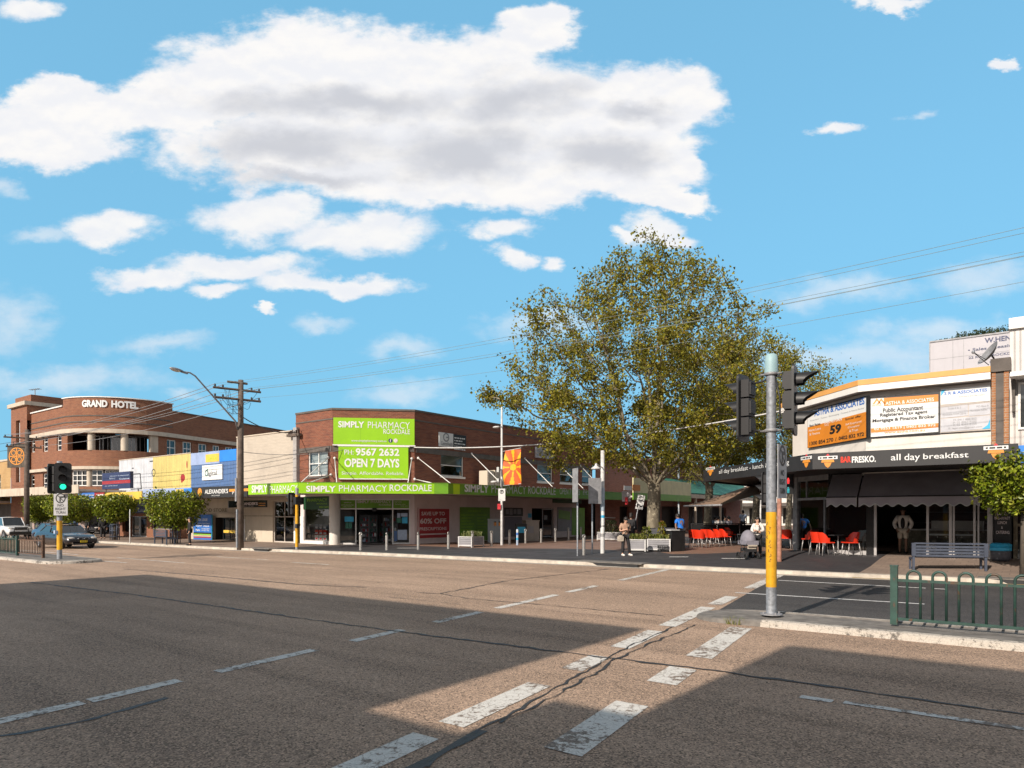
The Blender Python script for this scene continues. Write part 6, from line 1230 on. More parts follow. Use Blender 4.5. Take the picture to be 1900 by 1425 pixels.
# ---------------------------------------------------------------- poles and lamps
def pole(px, py, ytop, r, mat, label, cat='pole', name='sign_post', r2=None, mats=None, group=None):
    x, y, z = on_g(px, py); zt = zpx(px, ytop, x, y); t = thing(name, (x, y, z), label, cat, group); mb = MB(); mb.lathe([(r, z-.02), (r2 or r, zt), (0, zt)], (x, y, 0), 12); mb.build('pole', M[mat], t); return t, x, y, z, (lambda q: zpx(px, q, x, y))
t, x, y, z, zl = pole(931, 1011.5, 742, .085, 'pole_white', 'slim white light pole carrying a red and yellow sun flag and a parking sign', 'lamp post', 'street_lamp', .055)
fx = Fr(at(936, 41.3), at(965.5, 40.6)); s1 = fx.L
nx, nz = 10, 16; z0, z1 = zl(901), zl(839)                       # hanging banner with a gentle billow and a sixteen-ray sun
fl = lambda u, v: (u*s1+.12*math.sin(v*2.6)*(.3+u), .10*math.sin(u*5+v*4)+.12*math.sin(v*3.1), z0+(z1-z0)*v)
mb = MB(fx); nx, nz = 26, 48
for i in range(nx):
    for j in range(nz):
        u, v = (i+.5)/nx, (j+.5)/nz; X, Y = (v-.5)*2, (u-.5)*2*.62; rr_ = math.hypot(X, Y); an_ = math.atan2(Y, X)
        ray_ = abs(((an_/(2*math.pi)*8+.5) % 1)-.5)
        mb.m = 1 if rr_ < .2 else (0 if rr_ < .26 else (1 if ray_ < .085+.13*rr_ else 0))
        mb.face([fl(i/nx, j/nz), fl((i+1)/nx, j/nz), fl((i+1)/nx, (j+1)/nz), fl(i/nx, (j+1)/nz)])
tag(mb.build('banner_flag', [mk('red_flag', (.50, .085, .014), .7), mk('flag_yellow', (.74, .36, .008), .7)]), 'orange red banner with a yellow rayed sun hanging from the slim white pole', 'flag')
for q, dz in ((838, .03), (901.5, -.03)): mb = MB(); a = Vector((x, y, zl(q))); b = Vector(fx.P(s1+.05, 0, zl(q)+.05)); mb.tube([a, b], .02, 6); mb.build('banner_arm', M['pole_white'], t)
lx, ly = at(921, 41.2); mb = MB(); mb.tube([(x, y, zl(792)), (lx, ly, zl(796))], .03, 6); mb.ball((lx, ly, zl(797)), .26, .16, .07, 10, 5); mb.build('lamp_head', M['pole_white'], t)
for q in (872, 893): lx, ly = at(925, 42.0); mb = MB(); mb.cbox((lx, ly, zl(q)), .16, .16, .3); mb.build('camera_box', M['white_plastic'], t)
lx, ly = at(922, 41.8); mb = MB(); mb.tube([(x, y, zl(889)), (lx, ly, zl(895))], .03, 6); mb.ball((lx-.15, ly-.1, zl(895)), .25, .18, .08, 8, 5); mb.build('lamp_head', M['pole_white'], t)
sx, sy = at(931, 41.9); sgn(t, (sx, sy, zl(918.5)), TH, .42, .75, 'white_ink', [], 'black', symbol='noparking'); sgn(t, at(926, 42.2)+(zl(940),), TH, .2, .34, 'red_ink', [], 'black')
t, x, y, z, zl = pole(1118, 1026.5, 836, .10, 'pole_white', 'thicker white lamp pole with stickers near the kerb, left of the woman', 'lamp post', 'street_lamp', .085)
mb = MB(); mb.lathe([(.102, zl(948)), (.102, zl(905))], (x, y, 0), 12); mb.build('band', M['pole_blue'], t); lx, ly = at(1106, 30); mb = MB(); mb.tube([(x, y, zl(868)), (lx, ly, zl(866)), (lx, ly, zl(869))], .025, 6); mb.lathe([(.04, zl(866)), (.07, zl(870)), (.22, zl(874)), (.2, zl(876)), (0, zl(875))], (lx, ly, 0), 10); mb.build('lamp_head', M['pole_white'], t)
for k, (q, m, h) in enumerate(((956, 'cyan_ink', 5), (966, 'white_ink', 5), (975, 'black', 2), (984, 'white_ink', 4), (990, 'charcoal', 6))): mb = MB(); mb.lathe([(.099, zl(q+h)), (.099, zl(q))], (x, y, 0), 10); mb.build('sticker', M[m], t)
t, x, y, z, zl = pole(1071.5, 1031.5, 868, .035, 'galv', 'bare grey sign post whose narrow plate faces away, nearer the kerb', 'sign'); sx, sy = at(1067, 30.6); sgn(t, (sx, sy, zl(901)), TH+R(-70), .55, 1.5, 'galv_dull', [], 'black')
t, x, y, z, zl = pole(1099, 1027.5, 888, .035, 'galv', 'grey sign post with a wide blank sign back beside the thicker white pole', 'sign'); sx, sy = at(1104, 31.6); sgn(t, (sx, sy, zl(911)), TH+R(12), .62, 1.18, 'galv_dull', [], 'black')
t, x, y, z, zl = pole(1167.5, 990, 886, .07, 'pole_white', 'white pole behind the woman carrying a pink and grey notice', 'sign'); sx, sy = at(1162, 40); sgn(t, (sx, sy, zl(935)), TH, .5, .6, 'panel_pale', [], 'black'); sgn(t, at(1162.5, 39.9)+(zl(940),), TH, .17, .42, 'red_ink', [], 'black'); sgn(t, at(1166, 39.8)+(zl(903.5),), TH, .9, .25, 'white_ink', [], 'black')
# leaning parking sign
x, y, z = on_g(1174, 1010); y0 = -ST*x+CT*y; p0 = Vector((x, y, zpx(1174, 999, x, y))); q = at(1188, y0+.3); p1 = Vector((*q, zpx(1188, 918, *q))); t = thing('sign_post', (x, y, z), 'leaning post with a white parking sign tilted before the big tree trunk', 'sign'); mb = MB(); mb.tube([p0, p1], .03, 8); mb.build('pole', M['galv'], t)
f = Fr(at(1181, y0-.1), at(1196, y0-.1)); mb = MB(f); pts = [f.px(*k) for k in ((1178.5, 943.5), (1192, 946), (1197.5, 919.5), (1184, 917.5))]; mb.plate(pts, -.01, .0); b = mb.build('sign_plate', M['white_ink'], t); mb = MB(f); s, zc = f.px(1189.5, 925); mb.ring((s, zc), .13, .035, .001, .005, 16); mb.build('symbol', M['black'], b); mb = MB(f); s, zc = f.px(1186, 938); mb.box(s-.12, .001, zc-.08, s-.05, .005, zc+.1); mb.box(s+.02, .001, zc-.1, s+.15, .005, zc-.02); mb.build('lettering', M['black'], b)
t, x, y, z, zl = pole(1259, 987, 846, .10, 'pole_blue', 'pole patched with torn posters behind the man in blue', 'lamp post', 'street_lamp')
for k in range(7): mb = MB(); q = 905+8*k; mb.lathe([(.102, zl(q+6-(k % 2)*2)), (.102, zl(q))], (x, y, 0), 10); mb.build('sticker', M['white_ink' if k % 3 else 'grey_ink'], t)
t, x, y, z, zl = pole(1276, 985, 880, .13, 'bark', 'plain brown post in the mall right of the man in blue', 'pole'); t, x, y, z, zl = pole(1285.5, 984, 936, .12, 'galv_dull', 'short grey post with a white lamp top in the mall', 'bollard light'); mb = MB(); mb.lathe([(.15, zl(938)), (.15, zl(934)), (0, zl(933))], (x, y, 0), 10); mb.build('lamp', M['paint_white'], t)
t, x, y, z, zl = pole(1411, 985, 890, .09, 'pole_white', 'white pole in the mall just left of the signal pole', 'pole')
t, x, y, z, zl = pole(241, 1007, 945, .03, 'pole_white', 'thin pale post beside the second clipped tree on the left footpath', 'pole')
# timber power poles and street light
def tpole(x, y, zt, label, arms, r=.17):
    t = thing('power_pole', (x, y, gz(x, y)), label, 'power pole'); mb = MB(); mb.tube([(x, y, 0), (x+.02, y, zt*.5), (x, y+.03, zt)], [r*1.12, r, r*.82], 12); mb.build('pole', M['timber_pole'], t)
    for (z, w) in arms:
        d = Vector((.25, .97, 0)); mb = MB(); a, b = Vector((x, y-.18, z))-d*w/2, Vector((x, y-.18, z))+d*w/2; mb.tube([a, b], .065, 4, smooth=False); mb.build('crossarm', M['timber_pole'], t)
        for k in (-.46, -.3, .3, .46):
            if w > 1.2: c = Vector((x, y-.18, z))+d*w*k; mb = MB(); mb.lathe([(.03, .05), (.05, .09), (.05, .17), (.02, .2)], c, 6); mb.build('insulator', M['charcoal'], t)
    return t
PX, PY = at(446, 38.9); zq = lambda py: zpx(446, py, PX, PY)
TP = tpole(PX, PY, zq(705), 'weathered timber power pole at the kerb with two crossarms and hanging jumper wires', [(zq(711), 1.1), (zq(724), 2.6), (zq(741.5), 2.6)])
mb = MB(); rr = random.Random(2)
for k in range(16):
    a = Vector((PX+rr.uniform(-.3, .3), PY-.2+rr.uniform(-1.2, 1.2), zq(rr.choice((726, 743))))); e = Vector((PX+rr.uniform(-.7, .7), PY-.25+rr.uniform(-.4, .2), zq(rr.uniform(745, 775)))); m_ = (a+e)/2+Vector((rr.uniform(-.4, .4), 0, -.35)); mb.tube([a, (a*.5+m_*.5)+Vector((0, 0, -.15)), m_, e], .011, 4, False)
mb.build('jumper_wires', M['black'], TP)
mb = MB(); mb.box(PX-.05, PY-.24, .15, PX+.06, PY-.17, zq(945)); mb.build('cable_guard', M['galv'], TP); mb = MB(); mb.box(PX-.36, PY-.12, zq(930), PX-.2, PY+.1, zq(887)); mb.build('metal_box', M['galv_dull'], TP)
SLp = thing('street_light', (PX, PY-.2, zq(800)), 'grey street light on a long slanting arm fixed to the timber power pole', 'street light'); lx, ly = PX, PY-3.45
p = [Vector((PX, PY-.17, zq(797)))]; e = at(343, 36.2); e2 = at(328, 35.8)
mb = MB(); m1 = Vector((*at(437, 38.5), zpx(437, 782, *at(437, 38.5)))); m2 = Vector((*at(362, 36.7), zpx(362, 697.5, *at(362, 36.7)))); m3 = Vector((*e, zpx(343, 690, *e))); mb.tube([p[0], m1, m2, (m2+m3)/2+Vector((0, 0, .06)), m3], [.055, .05, .04, .04, .035], 8); mb.build('arm', M['galv_dull'], SLp)
c = Vector((*e2, zpx(328, 687.5, *e2))); mb = MB(); dv = (m3-c); ang = math.atan2(dv.y, dv.x); mb.mat4 = Matrix.Translation(c) @ Matrix.Rotation(ang, 4, 'Z') @ Matrix.Rotation(R(6), 4, 'Y'); mb.ball((0, 0, .03), .42, .16, .10, 12, 6, -.2, 1.); mb.box(.25, -.05, -.02, .62, .05, .07); mb.build('lamp_housing', M['galv'], SLp); mb = MB(); mb.mat4 = Matrix.Translation(c) @ Matrix.Rotation(ang, 4, 'Z') @ Matrix.Rotation(R(6), 4, 'Y'); mb.ball((-.08, 0, .02), .3, .14, .10, 12, 5, -1., .0); mb.build('diffuser', M['lamp_glass'], SLp)
QX, QY = at(49.5, 58.0); zq2 = lambda py: zpx(49.5, py, QX, QY)
TP2 = tpole(QX, QY, zq2(797), 'far timber power pole standing before the hotel at the left', [(zq2(813), 2.8), (zq2(830), 2.5)], .2)
EX, EY = 7.5, 22.9; TP3 = tpole(EX, EY, 9.7, 'timber power pole beyond the right edge that carries the overhead wires', [(9.3, 2.6), (8.6, 2.6)])
def wire(pts, r, name, label, mat, sag, grp='overhead wires'):
    a, b = Vector(pts[0]), Vector(pts[1]); mb = MB(); n = 18
    mb.tube([a.lerp(b, i/n)-Vector((0, 0, sag*4*(i/n)*(1-i/n))) for i in range(n+1)], r, 5, False); return tag(mb.build(name, M[mat]), label, 'cable', grp)
wz = lambda k, z: Vector((k*.25, -.18+k*.97, z))
k4 = (-1.2, -.78, .78, 1.2)
for i, k in enumerate(k4):
    a = Vector((PX, PY, 0))+wz(k, zq(724)+.2); b = Vector((EX, EY, 0))+wz(k, 9.5); wire((a, b), .0065, 'power_wire', 'thin power wire of the upper crossarm running right from the timber pole', 'wire_grey', .55, 'upper power wires to the right')
    a = Vector((PX, PY, 0))+wz(k, zq(724)+.2); b = Vector((QX, QY, 0))+wz(k, zq2(813)+.2); wire((a, b), .016, 'power_wire', 'power wire from the kerb pole to the far timber pole', 'galv_dull', .5, 'power wires between the two timber poles')
for i, k in enumerate((-1.2, 1.2)):
    a = Vector((PX, PY, 0))+wz(k, zq(741.5)+.2); b = Vector((EX, EY, 0))+wz(k, 8.8); wire((a, b), .0065, 'power_wire', 'thin power wire of the lower crossarm running right from the timber pole', 'wire_grey', .6, 'lower power wires to the right')
    a = Vector((PX, PY, 0))+wz(k, zq(741.5)+.2); b = Vector((QX, QY, 0))+wz(k, zq2(830)+.2); wire((a, b), .016, 'power_wire', 'power wire from the kerb pole to the far timber pole', 'galv_dull', .5, 'power wires between the two timber poles')
a = FC.P(FC.L-.1, .1, 0); s, zc = FC.px(768, 830, .1); a = FC.P(s, .1, zc); b = B1.P(0.3, .65, 6.66); wire((a, b), .035, 'service_cable', 'thick pale cable spanning the mall from the pharmacy corner to the cafe roof', 'pole_white', .55, None)
a = (PX, PY, zq(838)); s, zc = FC.px(640, 834, .1); wire((a, FC.P(s, .1, zc)), .016, 'service_cable', 'thin service cable from the timber pole to the pharmacy corner', 'galv_dull', .25, None)
s, zc = F3.px(549, 802, .3); wire(((PX, PY, zq(771)), F3.P(s, .3, zc)), .03, 'service_cable', 'thick black cable dropping from the timber pole to the cream wall bracket', 'black', .35, None)
for k in range(2): wire((Vector((QX, QY, zq2(815+14*k))), Vector((-110, 21.5, 9.3-.8*k))), .016, 'power_wire', 'power wire leaving the far timber pole to the left edge', 'charcoal', .3, 'power wires leaving to the left')
# ---------------------------------------------------------------- boxes, benches, planters, bins
def bench(label, L=2.9):
    t = thing('park_bench', (0, 0, 0), label, 'bench')
    for s in (-1, 1):
        mb = MB(); mb.box(s*L/2-.05, -.03, 0, s*L/2+.05, .03, .86); mb.box(s*L/2-.045, .03, .36, s*L/2+.045, .52, .42); mb.box(s*L/2-.045, .44, 0, s*L/2+.045, .5, .36); mb.box(s*L/2-.08, -.06, .48, s*L/2+.08, .045, .90); mb.build('end_frame', M['bench_blue'], t)
    mb = MB(); 
    for k in range(4): mb.box(-L/2+.08, -.035+.02*k*0, .46+.095*k, L/2-.08, .0, .53+.095*k)
    mb.box(-L/2+.02, -.05, .86, L/2-.02, .03, .91); mb.build('backrest', M['bench_blue'], t); mb = MB()
    for k in range(4): mb.box(-L/2+.08, .06+.115*k, .42, L/2-.08, .15+.115*k, .455)
    mb.build('seat', M['bench_blue'], t); return t
b = bench('blue grey slatted bench facing the cafe, seen from behind at the kerb'); x0, y0, z0 = on_g(1695, 1060); x1, y1, z1 = on_g(1829, 1060.5); 
L = math.hypot(x1-x0, y1-y0); place(b, ((x0+x1)/2, (y0+y1)/2, (z0+z1)/2), math.atan2(y1-y0, x1-x0)); b.scale = (L/2.9, 1, 1)
x, y, z = on_g(286, 1010); b = bench('small grey bench on the left footpath beside the clipped tree', 2.2); place(b, (x, y+.4, z), R(-8))
def planter(name, fr, s0, s1, dep, z0, h, label, mat='slats_grey', plants='leaf_tuft', n=110, ph=.4, legs=True):
    t = thing(name, fr.P((s0+s1)/2, -dep/2, z0), label, 'planter')
    mb = MB(fr); zb = z0+(.08 if legs else 0); zt = z0+h
    k = max(3, int((zt-zb-.1)/.09)); hh = (zt-zb-.1)/k
    for (a, b, c, d) in ((s0, s1, -.03, 0), (s0, s1, -dep, -dep+.03)):
        for i in range(k): mb.box(a+.05, c, zb+.05+i*hh, b-.05, d, zb+.05+(i+1)*hh-.012)
    for (a, b) in ((s0, s0+.03), (s1-.03, s1)):
        for i in range(k): mb.box(a, -dep+.03, zb+.05+i*hh, b, -.03, zb+.05+(i+1)*hh-.012)
    mb.build('slats', M[mat], t); mb = MB(fr)
    for a in (s0-.004, s1-.056):
        for d in (-.056, -dep-.004): mb.box(a, d, z0, a+.06, d+.06, zt)
    mb.box(s0+.06, -.05, zt-.045, s1-.06, .004, zt); mb.box(s0+.06, -dep-.004, zt-.045, s1-.06, -dep+.05, zt); mb.box(s0-.004, -dep+.06, zt-.045, s0+.05, -.06, zt); mb.box(s1-.05, -dep+.06, zt-.045, s1+.004, -.06, zt); mb.box(s0+.06, -.04, zb-.02, s1-.06, .003, zb+.05); mb.build('frame', M['pole_white' if mat == 'slats_grey' else mat], t)
    mb = MB(fr); mb.box(s0+.03, -dep+.03, zt-.12, s1-.03, -.03, zt-.08); mb.build('soil', M['soil'], t)
    if plants:
        mb = MB(fr); rr = random.Random(int(s0*10)+5)
        for i in range(n):
            s = rr.uniform(s0+.08, s1-.08); d = rr.uniform(-dep+.08, -.08); a = rr.uniform(0, 6.28); q = ph*rr.uniform(.4, 1.); le = rr.uniform(.1, .45)*ph*1.6; w = rr.uniform(.012, .03)
            ca, sa = math.cos(a), math.sin(a); mb.face([(s-sa*w, d+ca*w, zt-.1), (s+sa*w, d-ca*w, zt-.1), (s+ca*le*.6+sa*w, d+sa*le*.6-ca*w, zt+q*.75), (s+ca*le*.6-sa*w, d+sa*le*.6+ca*w, zt+q*.75)]); mb.face([(s+ca*le*.6-sa*w, d+sa*le*.6+ca*w, zt+q*.75), (s+ca*le*.6+sa*w, d+sa*le*.6-ca*w, zt+q*.75), (s+ca*le*1.3, d+sa*le*1.3, zt+q*.8)])
        mb.build('foliage', M[plants], t)
    return t
x, y, z = on_g(875.5, 1016); xa = on_y(850, y); ya = on_x(898, x); f = Fr((xa, y), (x, y)); planter('planter_box', f, 0, x-xa, ya-y, z, .62, 'lone grey slatted planter box with pale grasses before the green panel', n=260, ph=.42)
xa, ya, za = on_g(1166, 1023.5); xb, yb, zb = on_g(1244, 1023.5); f = Fr((xa, ya), (xb, yb)); mid = f.L*.43
planter('planter_box', f, 0, mid-.03, .9, za, .58, 'left grey slatted planter box under the leaning sign', plants='leaf_plant', n=220, ph=.35); planter('planter_box', f, mid+.03, f.L, .9, zb, .58, 'right grey slatted planter box beside the black bin', plants='leaf_plant', n=260, ph=.3)
f2 = Fr((f.P(.55, -1.3, 0)[0], f.P(.55, -1.3, 0)[1]), f.P(f.L+.1, -1.3, 0)[:2]); planter('planter_box', f2, .1, f2.L, 2.6, za, 1.05, 'dark raised planter around the trunk of the big plane tree', 'planter_dark', None, legs=False)
def shrub(fr, s, d, z, h, w, mat, label, n=160, seed=1):
    t = thing('potted_plant', fr.P(s, d, z), label, 'plant'); mb = MB(fr); rr = random.Random(seed)
    for i in range(n):
        a = rr.uniform(0, 6.28); e = rr.uniform(0, 1); r = w*math.sqrt(rr.random())*(1-.5*e); c = (s+r*math.cos(a), d+r*math.sin(a), z+h*e); q = .05+.05*rr.random(); u = Vector((rr.uniform(-1, 1), rr.uniform(-1, 1), rr.uniform(-.6, 1))).normalized()*q; v = u.orthogonal().normalized()*q*.5; c = Vector(c); mb.face([c-u, c+v, c+u, c-v])
    mb.build('foliage', M[mat], t); mb = MB(fr)
    for k in range(4): mb.tube([(s+.04*math.cos(k*1.6), d+.04*math.sin(k*1.6), z), (s+w*.5*math.cos(k*1.6), d+w*.5*math.sin(k*1.6), z+h*.8)], .012, 5)
    mb.build('stem', M['bark'], t); return t
shrub(f, .8, -.5, za+.5, .65, .35, 'leaf_plant', 'yellowish shrub in the left slatted planter under the leaning sign', 200, 3); shrub(f, f.L*.78, -.5, za+.5, .9, .28, 'leaf_plane', 'brown dry shrub in the right slatted planter', 170, 5)
x, y, z = on_g(1128, 1003); f4 = Fr((x-.9, y), (x+.9, y)); planter('planter_box', f4, 0, 1.8, .8, z, .6, 'grey planter box in the mall behind the thicker white pole', plants='leaf_plant', n=10); shrub(f4, .9, -.4, z+.5, .95, .7, 'leaf_dark', 'bushy green plant in the mall planter behind the thicker white pole', 420, 9)
# utility cabinet and small boxes
x, y, z = on_g(905, 1006.5); t = thing('utility_cabinet', (x, y, z), 'pale grey blue electrical cabinet with orange stickers by the flag pole', 'cabinet'); xb = x; f = Fr((x, y), at(930, -ST*x+CT*y)); mb = MB(f); h = zpx(905, 964, x, y); mb.box(0, -.6, z, f.L, 0, h); mb.box(-.03, -.63, h, f.L+.03, .03, h+.05); cb = mb.build('body', M['cabinet'], t)
for k in (.45, .8): mb = MB(f); mb.box(f.L*k, .001, h-.42, f.L*k+.17, .006, h-.2); mb.m = 1; mb.box(f.L*k, .001, h-.2, f.L*k+.17, .0062, h-.12); mb.build('sticker', [M['orange_ink'], M['black']], t)
mb = MB(f); mb.box(f.L*.5-.008, .001, z+.1, f.L*.5+.008, .008, h-.06); mb.build('door_seam', M['galv_dull'], t)
x, y, z = on_g(957, 1007); f = Fr((x, y), (x+.55, y+.5)); t = thing('rubbish_bin', (x, y, z), 'dark bin with a blue notice beside the pharmacy side door', 'bin'); h = zpx(957, 972, x, y); mb = MB(f); mb.box(0, -.5, z, f.L, 0, h-.08); mb.plate([(-.04, h-.08), (f.L+.04, h-.08), (f.L-.05, h+.02), (.05, h+.02)], -.52, .02); mb.build('body', M['black'], t); mb = MB(f); mb.box(.12, .001, h-.6, f.L-.1, .01, h-.2); mb.build('notice', M['cyan_ink'], t)
x, y, z = on_g(976, 1004); f = Fr((x, y), (x+.5, y+.9)); t = thing('street_box', (x, y, z), 'low beige ticket box with a paper notice beside the dark bin', 'box'); h = zpx(976, 967, x, y); mb = MB(f); mb.box(0, -.6, z, f.L, 0, h); mb.box(-.04, -.64, h, f.L+.04, .04, h+.06); mb.build('body', M['soffit'], t); mb = MB(f); mb.box(.15, .001, h-.85, .6, .008, h-.35); mb.build('notice', M['panel_pale'], t)
x, y, z = on_g(1247, 1023); f = Fr((x, y), at(1271, -ST*x+CT*y+.3)); t = thing('rubbish_bin', (x, y, z), 'tall black bin enclosure with papers on top before the man in blue', 'bin'); h = zpx(1247, 986, x, y); mb = MB(f); mb.box(0, -.7, z, f.L, 0, h); mb.box(.08, -.02, h-.32, f.L-.08, .008, h-.12); mb.build('body', M['black'], t); mb = MB(f); mb.box(-.05, -.75, h, f.L+.03, .03, h+.04); mb.build('lid', M['charcoal'], t)
mb = MB(f); mb.box(-.03, -.4, h+.041, f.L*.65, -.05, h+.075); tag(mb.build('paper_stack', M['white_ink']), 'white papers lying on top of the black bin enclosure', 'paper')
x, y, z = on_g(1222, 1024.5); f = Fr((x, y), at(1240, -ST*x+CT*y)); mb = MB(f); h = .32
for zz_ in (0, .1, .2, .28): mb.box(0, -.02, z+zz_, f.L, 0, z+zz_+.035); mb.box(0, -.38, z+zz_, f.L, -.36, z+zz_+.035); mb.box(0, -.36, z+zz_, .02, -.02, z+zz_+.035); mb.box(f.L-.02, -.36, z+zz_, f.L, -.02, z+zz_+.035)
for k in range(6): mb.box(f.L*k/5.5, -.018, z, f.L*k/5.5+.03, .003, z+.3); mb.box(f.L*k/5.5, -.375, z, f.L*k/5.5+.03, -.355, z+.3)
mb.box(.02, -.36, z+.005, f.L-.02, -.02, z+.02); tag(mb.build('milk_crate', M['black']), 'black milk crate on the paving before the right slatted planter', 'crate')
# ---------------------------------------------------------------- trees grown by space colonisation
def leaf_quads(mb, P, size, rng_, up=.35):
    n = len(P); d = rng_.normal(size=(n, 3)); d[:, 2] -= up; d /= np.linalg.norm(d, axis=1)[:, None]; e = rng_.normal(size=(n, 3)); e -= d*(d*e).sum(1)[:, None]; e /= np.linalg.norm(e, axis=1)[:, None]
    L = size*rng_.uniform(.6, 1.35, n)[:, None]; Wd = L*rng_.uniform(.55, .85, n)[:, None]; nn = np.cross(d, e)*L*.22
    a = P; b = P+d*L*.5+e*Wd*.5+nn; c = P+d*L; f = P+d*L*.5-e*Wd*.5+nn
    i0 = len(mb.v); V = np.stack([a, b, c, f], 1).reshape(-1, 3); mb.v += [tuple(q) for q in V.tolist()]
    for k in range(n): i = i0+4*k; mb.f.append((i, i+1, i+2, i+3)); mb.uv += [(0, 0), (1, 0), (1, 1), (0, 1)]
    mb.mi += [mb.m]*n; mb.sm += [False]*n
def grow(base, fork, env, n_att, step, infl, kill, seed, limbs=()):
    """env(rng, n) gives attractors. returns nodes, parent index"""
    g = np.random.default_rng(seed); A = env(g, n_att); nodes = [np.array(base)]; par = [-1]
    k = int(np.linalg.norm(np.array(fork)-np.array(base))/step)+1
    for i in range(1, k+1): nodes.append(np.array(base)+(np.array(fork)-np.array(base))*i/k); par.append(len(nodes)-2)
    kf = len(nodes)-1
    for (az, el, ln, dz) in limbs:                      # main boughs leaving the fork
        q = kf-int(dz/step); d = np.array((math.cos(az)*math.cos(el), math.sin(az)*math.cos(el), math.sin(el))); pos = nodes[q]
        for i in range(int(ln/step)):
            d = d+g.normal(size=3)*.07+np.array((0, 0, .035)); d /= np.linalg.norm(d); pos = pos+d*step; nodes.append(pos); par.append(q); q = len(nodes)-1
    k = len(nodes)-1
    P = np.array(nodes); near = np.full(len(A), 0); nd = np.full(len(A), 1e9)
    def upd(i0):
        nonlocal nd, near
        for j in range(i0, len(P)):
            d = np.linalg.norm(A-P[j], axis=1); m = d < nd; nd[m] = d[m]; near[m] = j
    upd(max(kf-1, 0))
    for it in range(140):
        act = (nd < infl) if it > 12 else np.ones(len(A), bool)
        if not act.any(): break
        idx = near[act]; dv = A[act]-P[idx]; dv /= np.linalg.norm(dv, axis=1)[:, None]
        acc = np.zeros((len(P), 3)); np.add.at(acc, idx, dv); js = np.unique(idx); new = []; np_ = []
        for j in js:
            v = acc[j]; l = np.linalg.norm(v)
            if l < 1e-6: continue
            v = v/l+g.normal(size=3)*.12+np.array((0, 0, .08)); q = P[j]+v/np.linalg.norm(v)*step
            new.append(q); np_.append(j)
        if not new: break
        i0 = len(P); P = np.vstack([P, np.array(new)]); par += np_; upd(i0)
        keep = nd > kill; A = A[keep]; nd = nd[keep]; near = near[keep]
        if len(A) < 4: break
    return P, np.array(par)
def tree(name, base, fork, env, label, cat, leafmat, barkmat, n_att, n_leaf, step=.5, infl=4., kill=.8, seed=1, r_tip=.012, r_base=.3, lsize=.2, spread=.32, grp=None, limbs=()):
    t = thing(name, tuple(base), label, cat, grp); P, par = grow(base, fork, env, n_att, step, infl, kill, seed, limbs); n = len(P)
    g = np.random.default_rng(seed+9); w = np.zeros(n); kids = [[] for _ in range(n)]
    for i in range(1, n): kids[par[i]].append(i)
    ex = 2.05; acc = np.zeros(n)
    for i in range(n-1, -1, -1):
        if not kids[i]: acc[i] = r_tip**ex
        if par[i] >= 0: acc[par[i]] += acc[i]
    rad = acc**(1/ex); rad = np.maximum(np.where(acc > (r_tip**ex)*12, rad*np.clip((acc/acc[0])**.12*r_base/rad[0], .1, 3), rad), r_tip*.7)
    mb = MB()
    chains = []; stack = [(0, None)]
    while stack:
        i, p = stack.pop(); ch = [p] if p is not None else []; ch.append(i)
        while kids[i]:
            ks = sorted(kids[i], key=lambda q: -acc[q])
            for q in ks[1:]: stack.append((q, i))
            i = ks[0]; ch.append(i)
        if len(ch) > 1: chains.append(ch)
    for ch in chains:
        rr_ = [rad[q] for q in ch]
        if ch[0] != 0 : rr_[0] = min(rr_[0], rr_[1]*1.25)
        else: rr_[0] *= 1.35
        big = max(rr_); mb.tube([P[q] for q in ch], rr_, 10 if big > .12 else (6 if big > .04 else 3), False)
    mb.build('trunk', M[barkmat], t)
    tips = np.array([i for i in range(n) if acc[i] <= (r_tip**ex)*7 and i > 6]); dep = P[tips]
    wt = g.gamma(.6, 1., len(tips))+.07; pick = g.choice(len(tips), n_leaf, p=wt/wt.sum()); Q = dep[pick]; pp = P[par[tips[pick]]]
    Q = Q+(pp-Q)*g.random((n_leaf, 1))*.6+g.normal(size=(n_leaf, 3))*spread*np.array((1, 1, .9))
    mb = MB(); leaf_quads(mb, Q, lsize, g); mb.build('crown', M[leafmat], t)
    return t
lat = np.array((CT, ST, 0.)); fwd = np.array((-ST, CT, 0.))
def envelope(c, rows, depth, hollow=.35):
    """rows: (z, left, right) half widths seen from the road; c = trunk foot"""
    zs = np.array([r[0] for r in rows]); le = np.array([r[1] for r in rows]); ri = np.array([r[2] for r in rows])
    def f(g, n):
        out = []
        while len(out) < n:
            z = g.uniform(zs[0], zs[-1]); l = np.interp(z, zs, le); r = np.interp(z, zs, ri); a = g.uniform(0, 2*math.pi); q = math.sqrt(g.random())
            if g.random() > (l+r)/(le.max()+ri.max()) : continue
            ca, sa = math.cos(a), math.sin(a); lump = 1+.13*math.sin(3*a+z*1.3)+.09*math.sin(7*a-z*2.1)
            x = ca*(r if ca > 0 else l)*q*lump; y = sa*(l+r)/2*depth*q*lump
            if q < hollow and z < zs[0]+(zs[-1]-zs[0])*.35: continue
            out.append(np.array((c[0], c[1], 0.))+lat*x+fwd*y+np.array((0, 0, z)))
        return np.array(out)
    return f
D1 = 37.; T1 = at(1211, D1); s1 = D1/F_; zt = lambda py: CZ+(HY_-py)*s1
rows = [(q[0], q[1]*1.0, q[2]*.98) for q in [(zt(880), 130*s1, 90*s1), (zt(850), 235*s1, 170*s1), (zt(800), 270*s1, 205*s1), (zt(750), 295*s1, 215*s1), (zt(700), 305*s1, 212*s1), (zt(650), 275*s1, 208*s1), (zt(600), 265*s1, 195*s1), (zt(560), 225*s1, 165*s1), (zt(520), 165*s1, 140*s1), (zt(480), 90*s1, 105*s1), (zt(450), 50*s1, 55*s1), (zt(412), 12*s1, 22*s1)]]
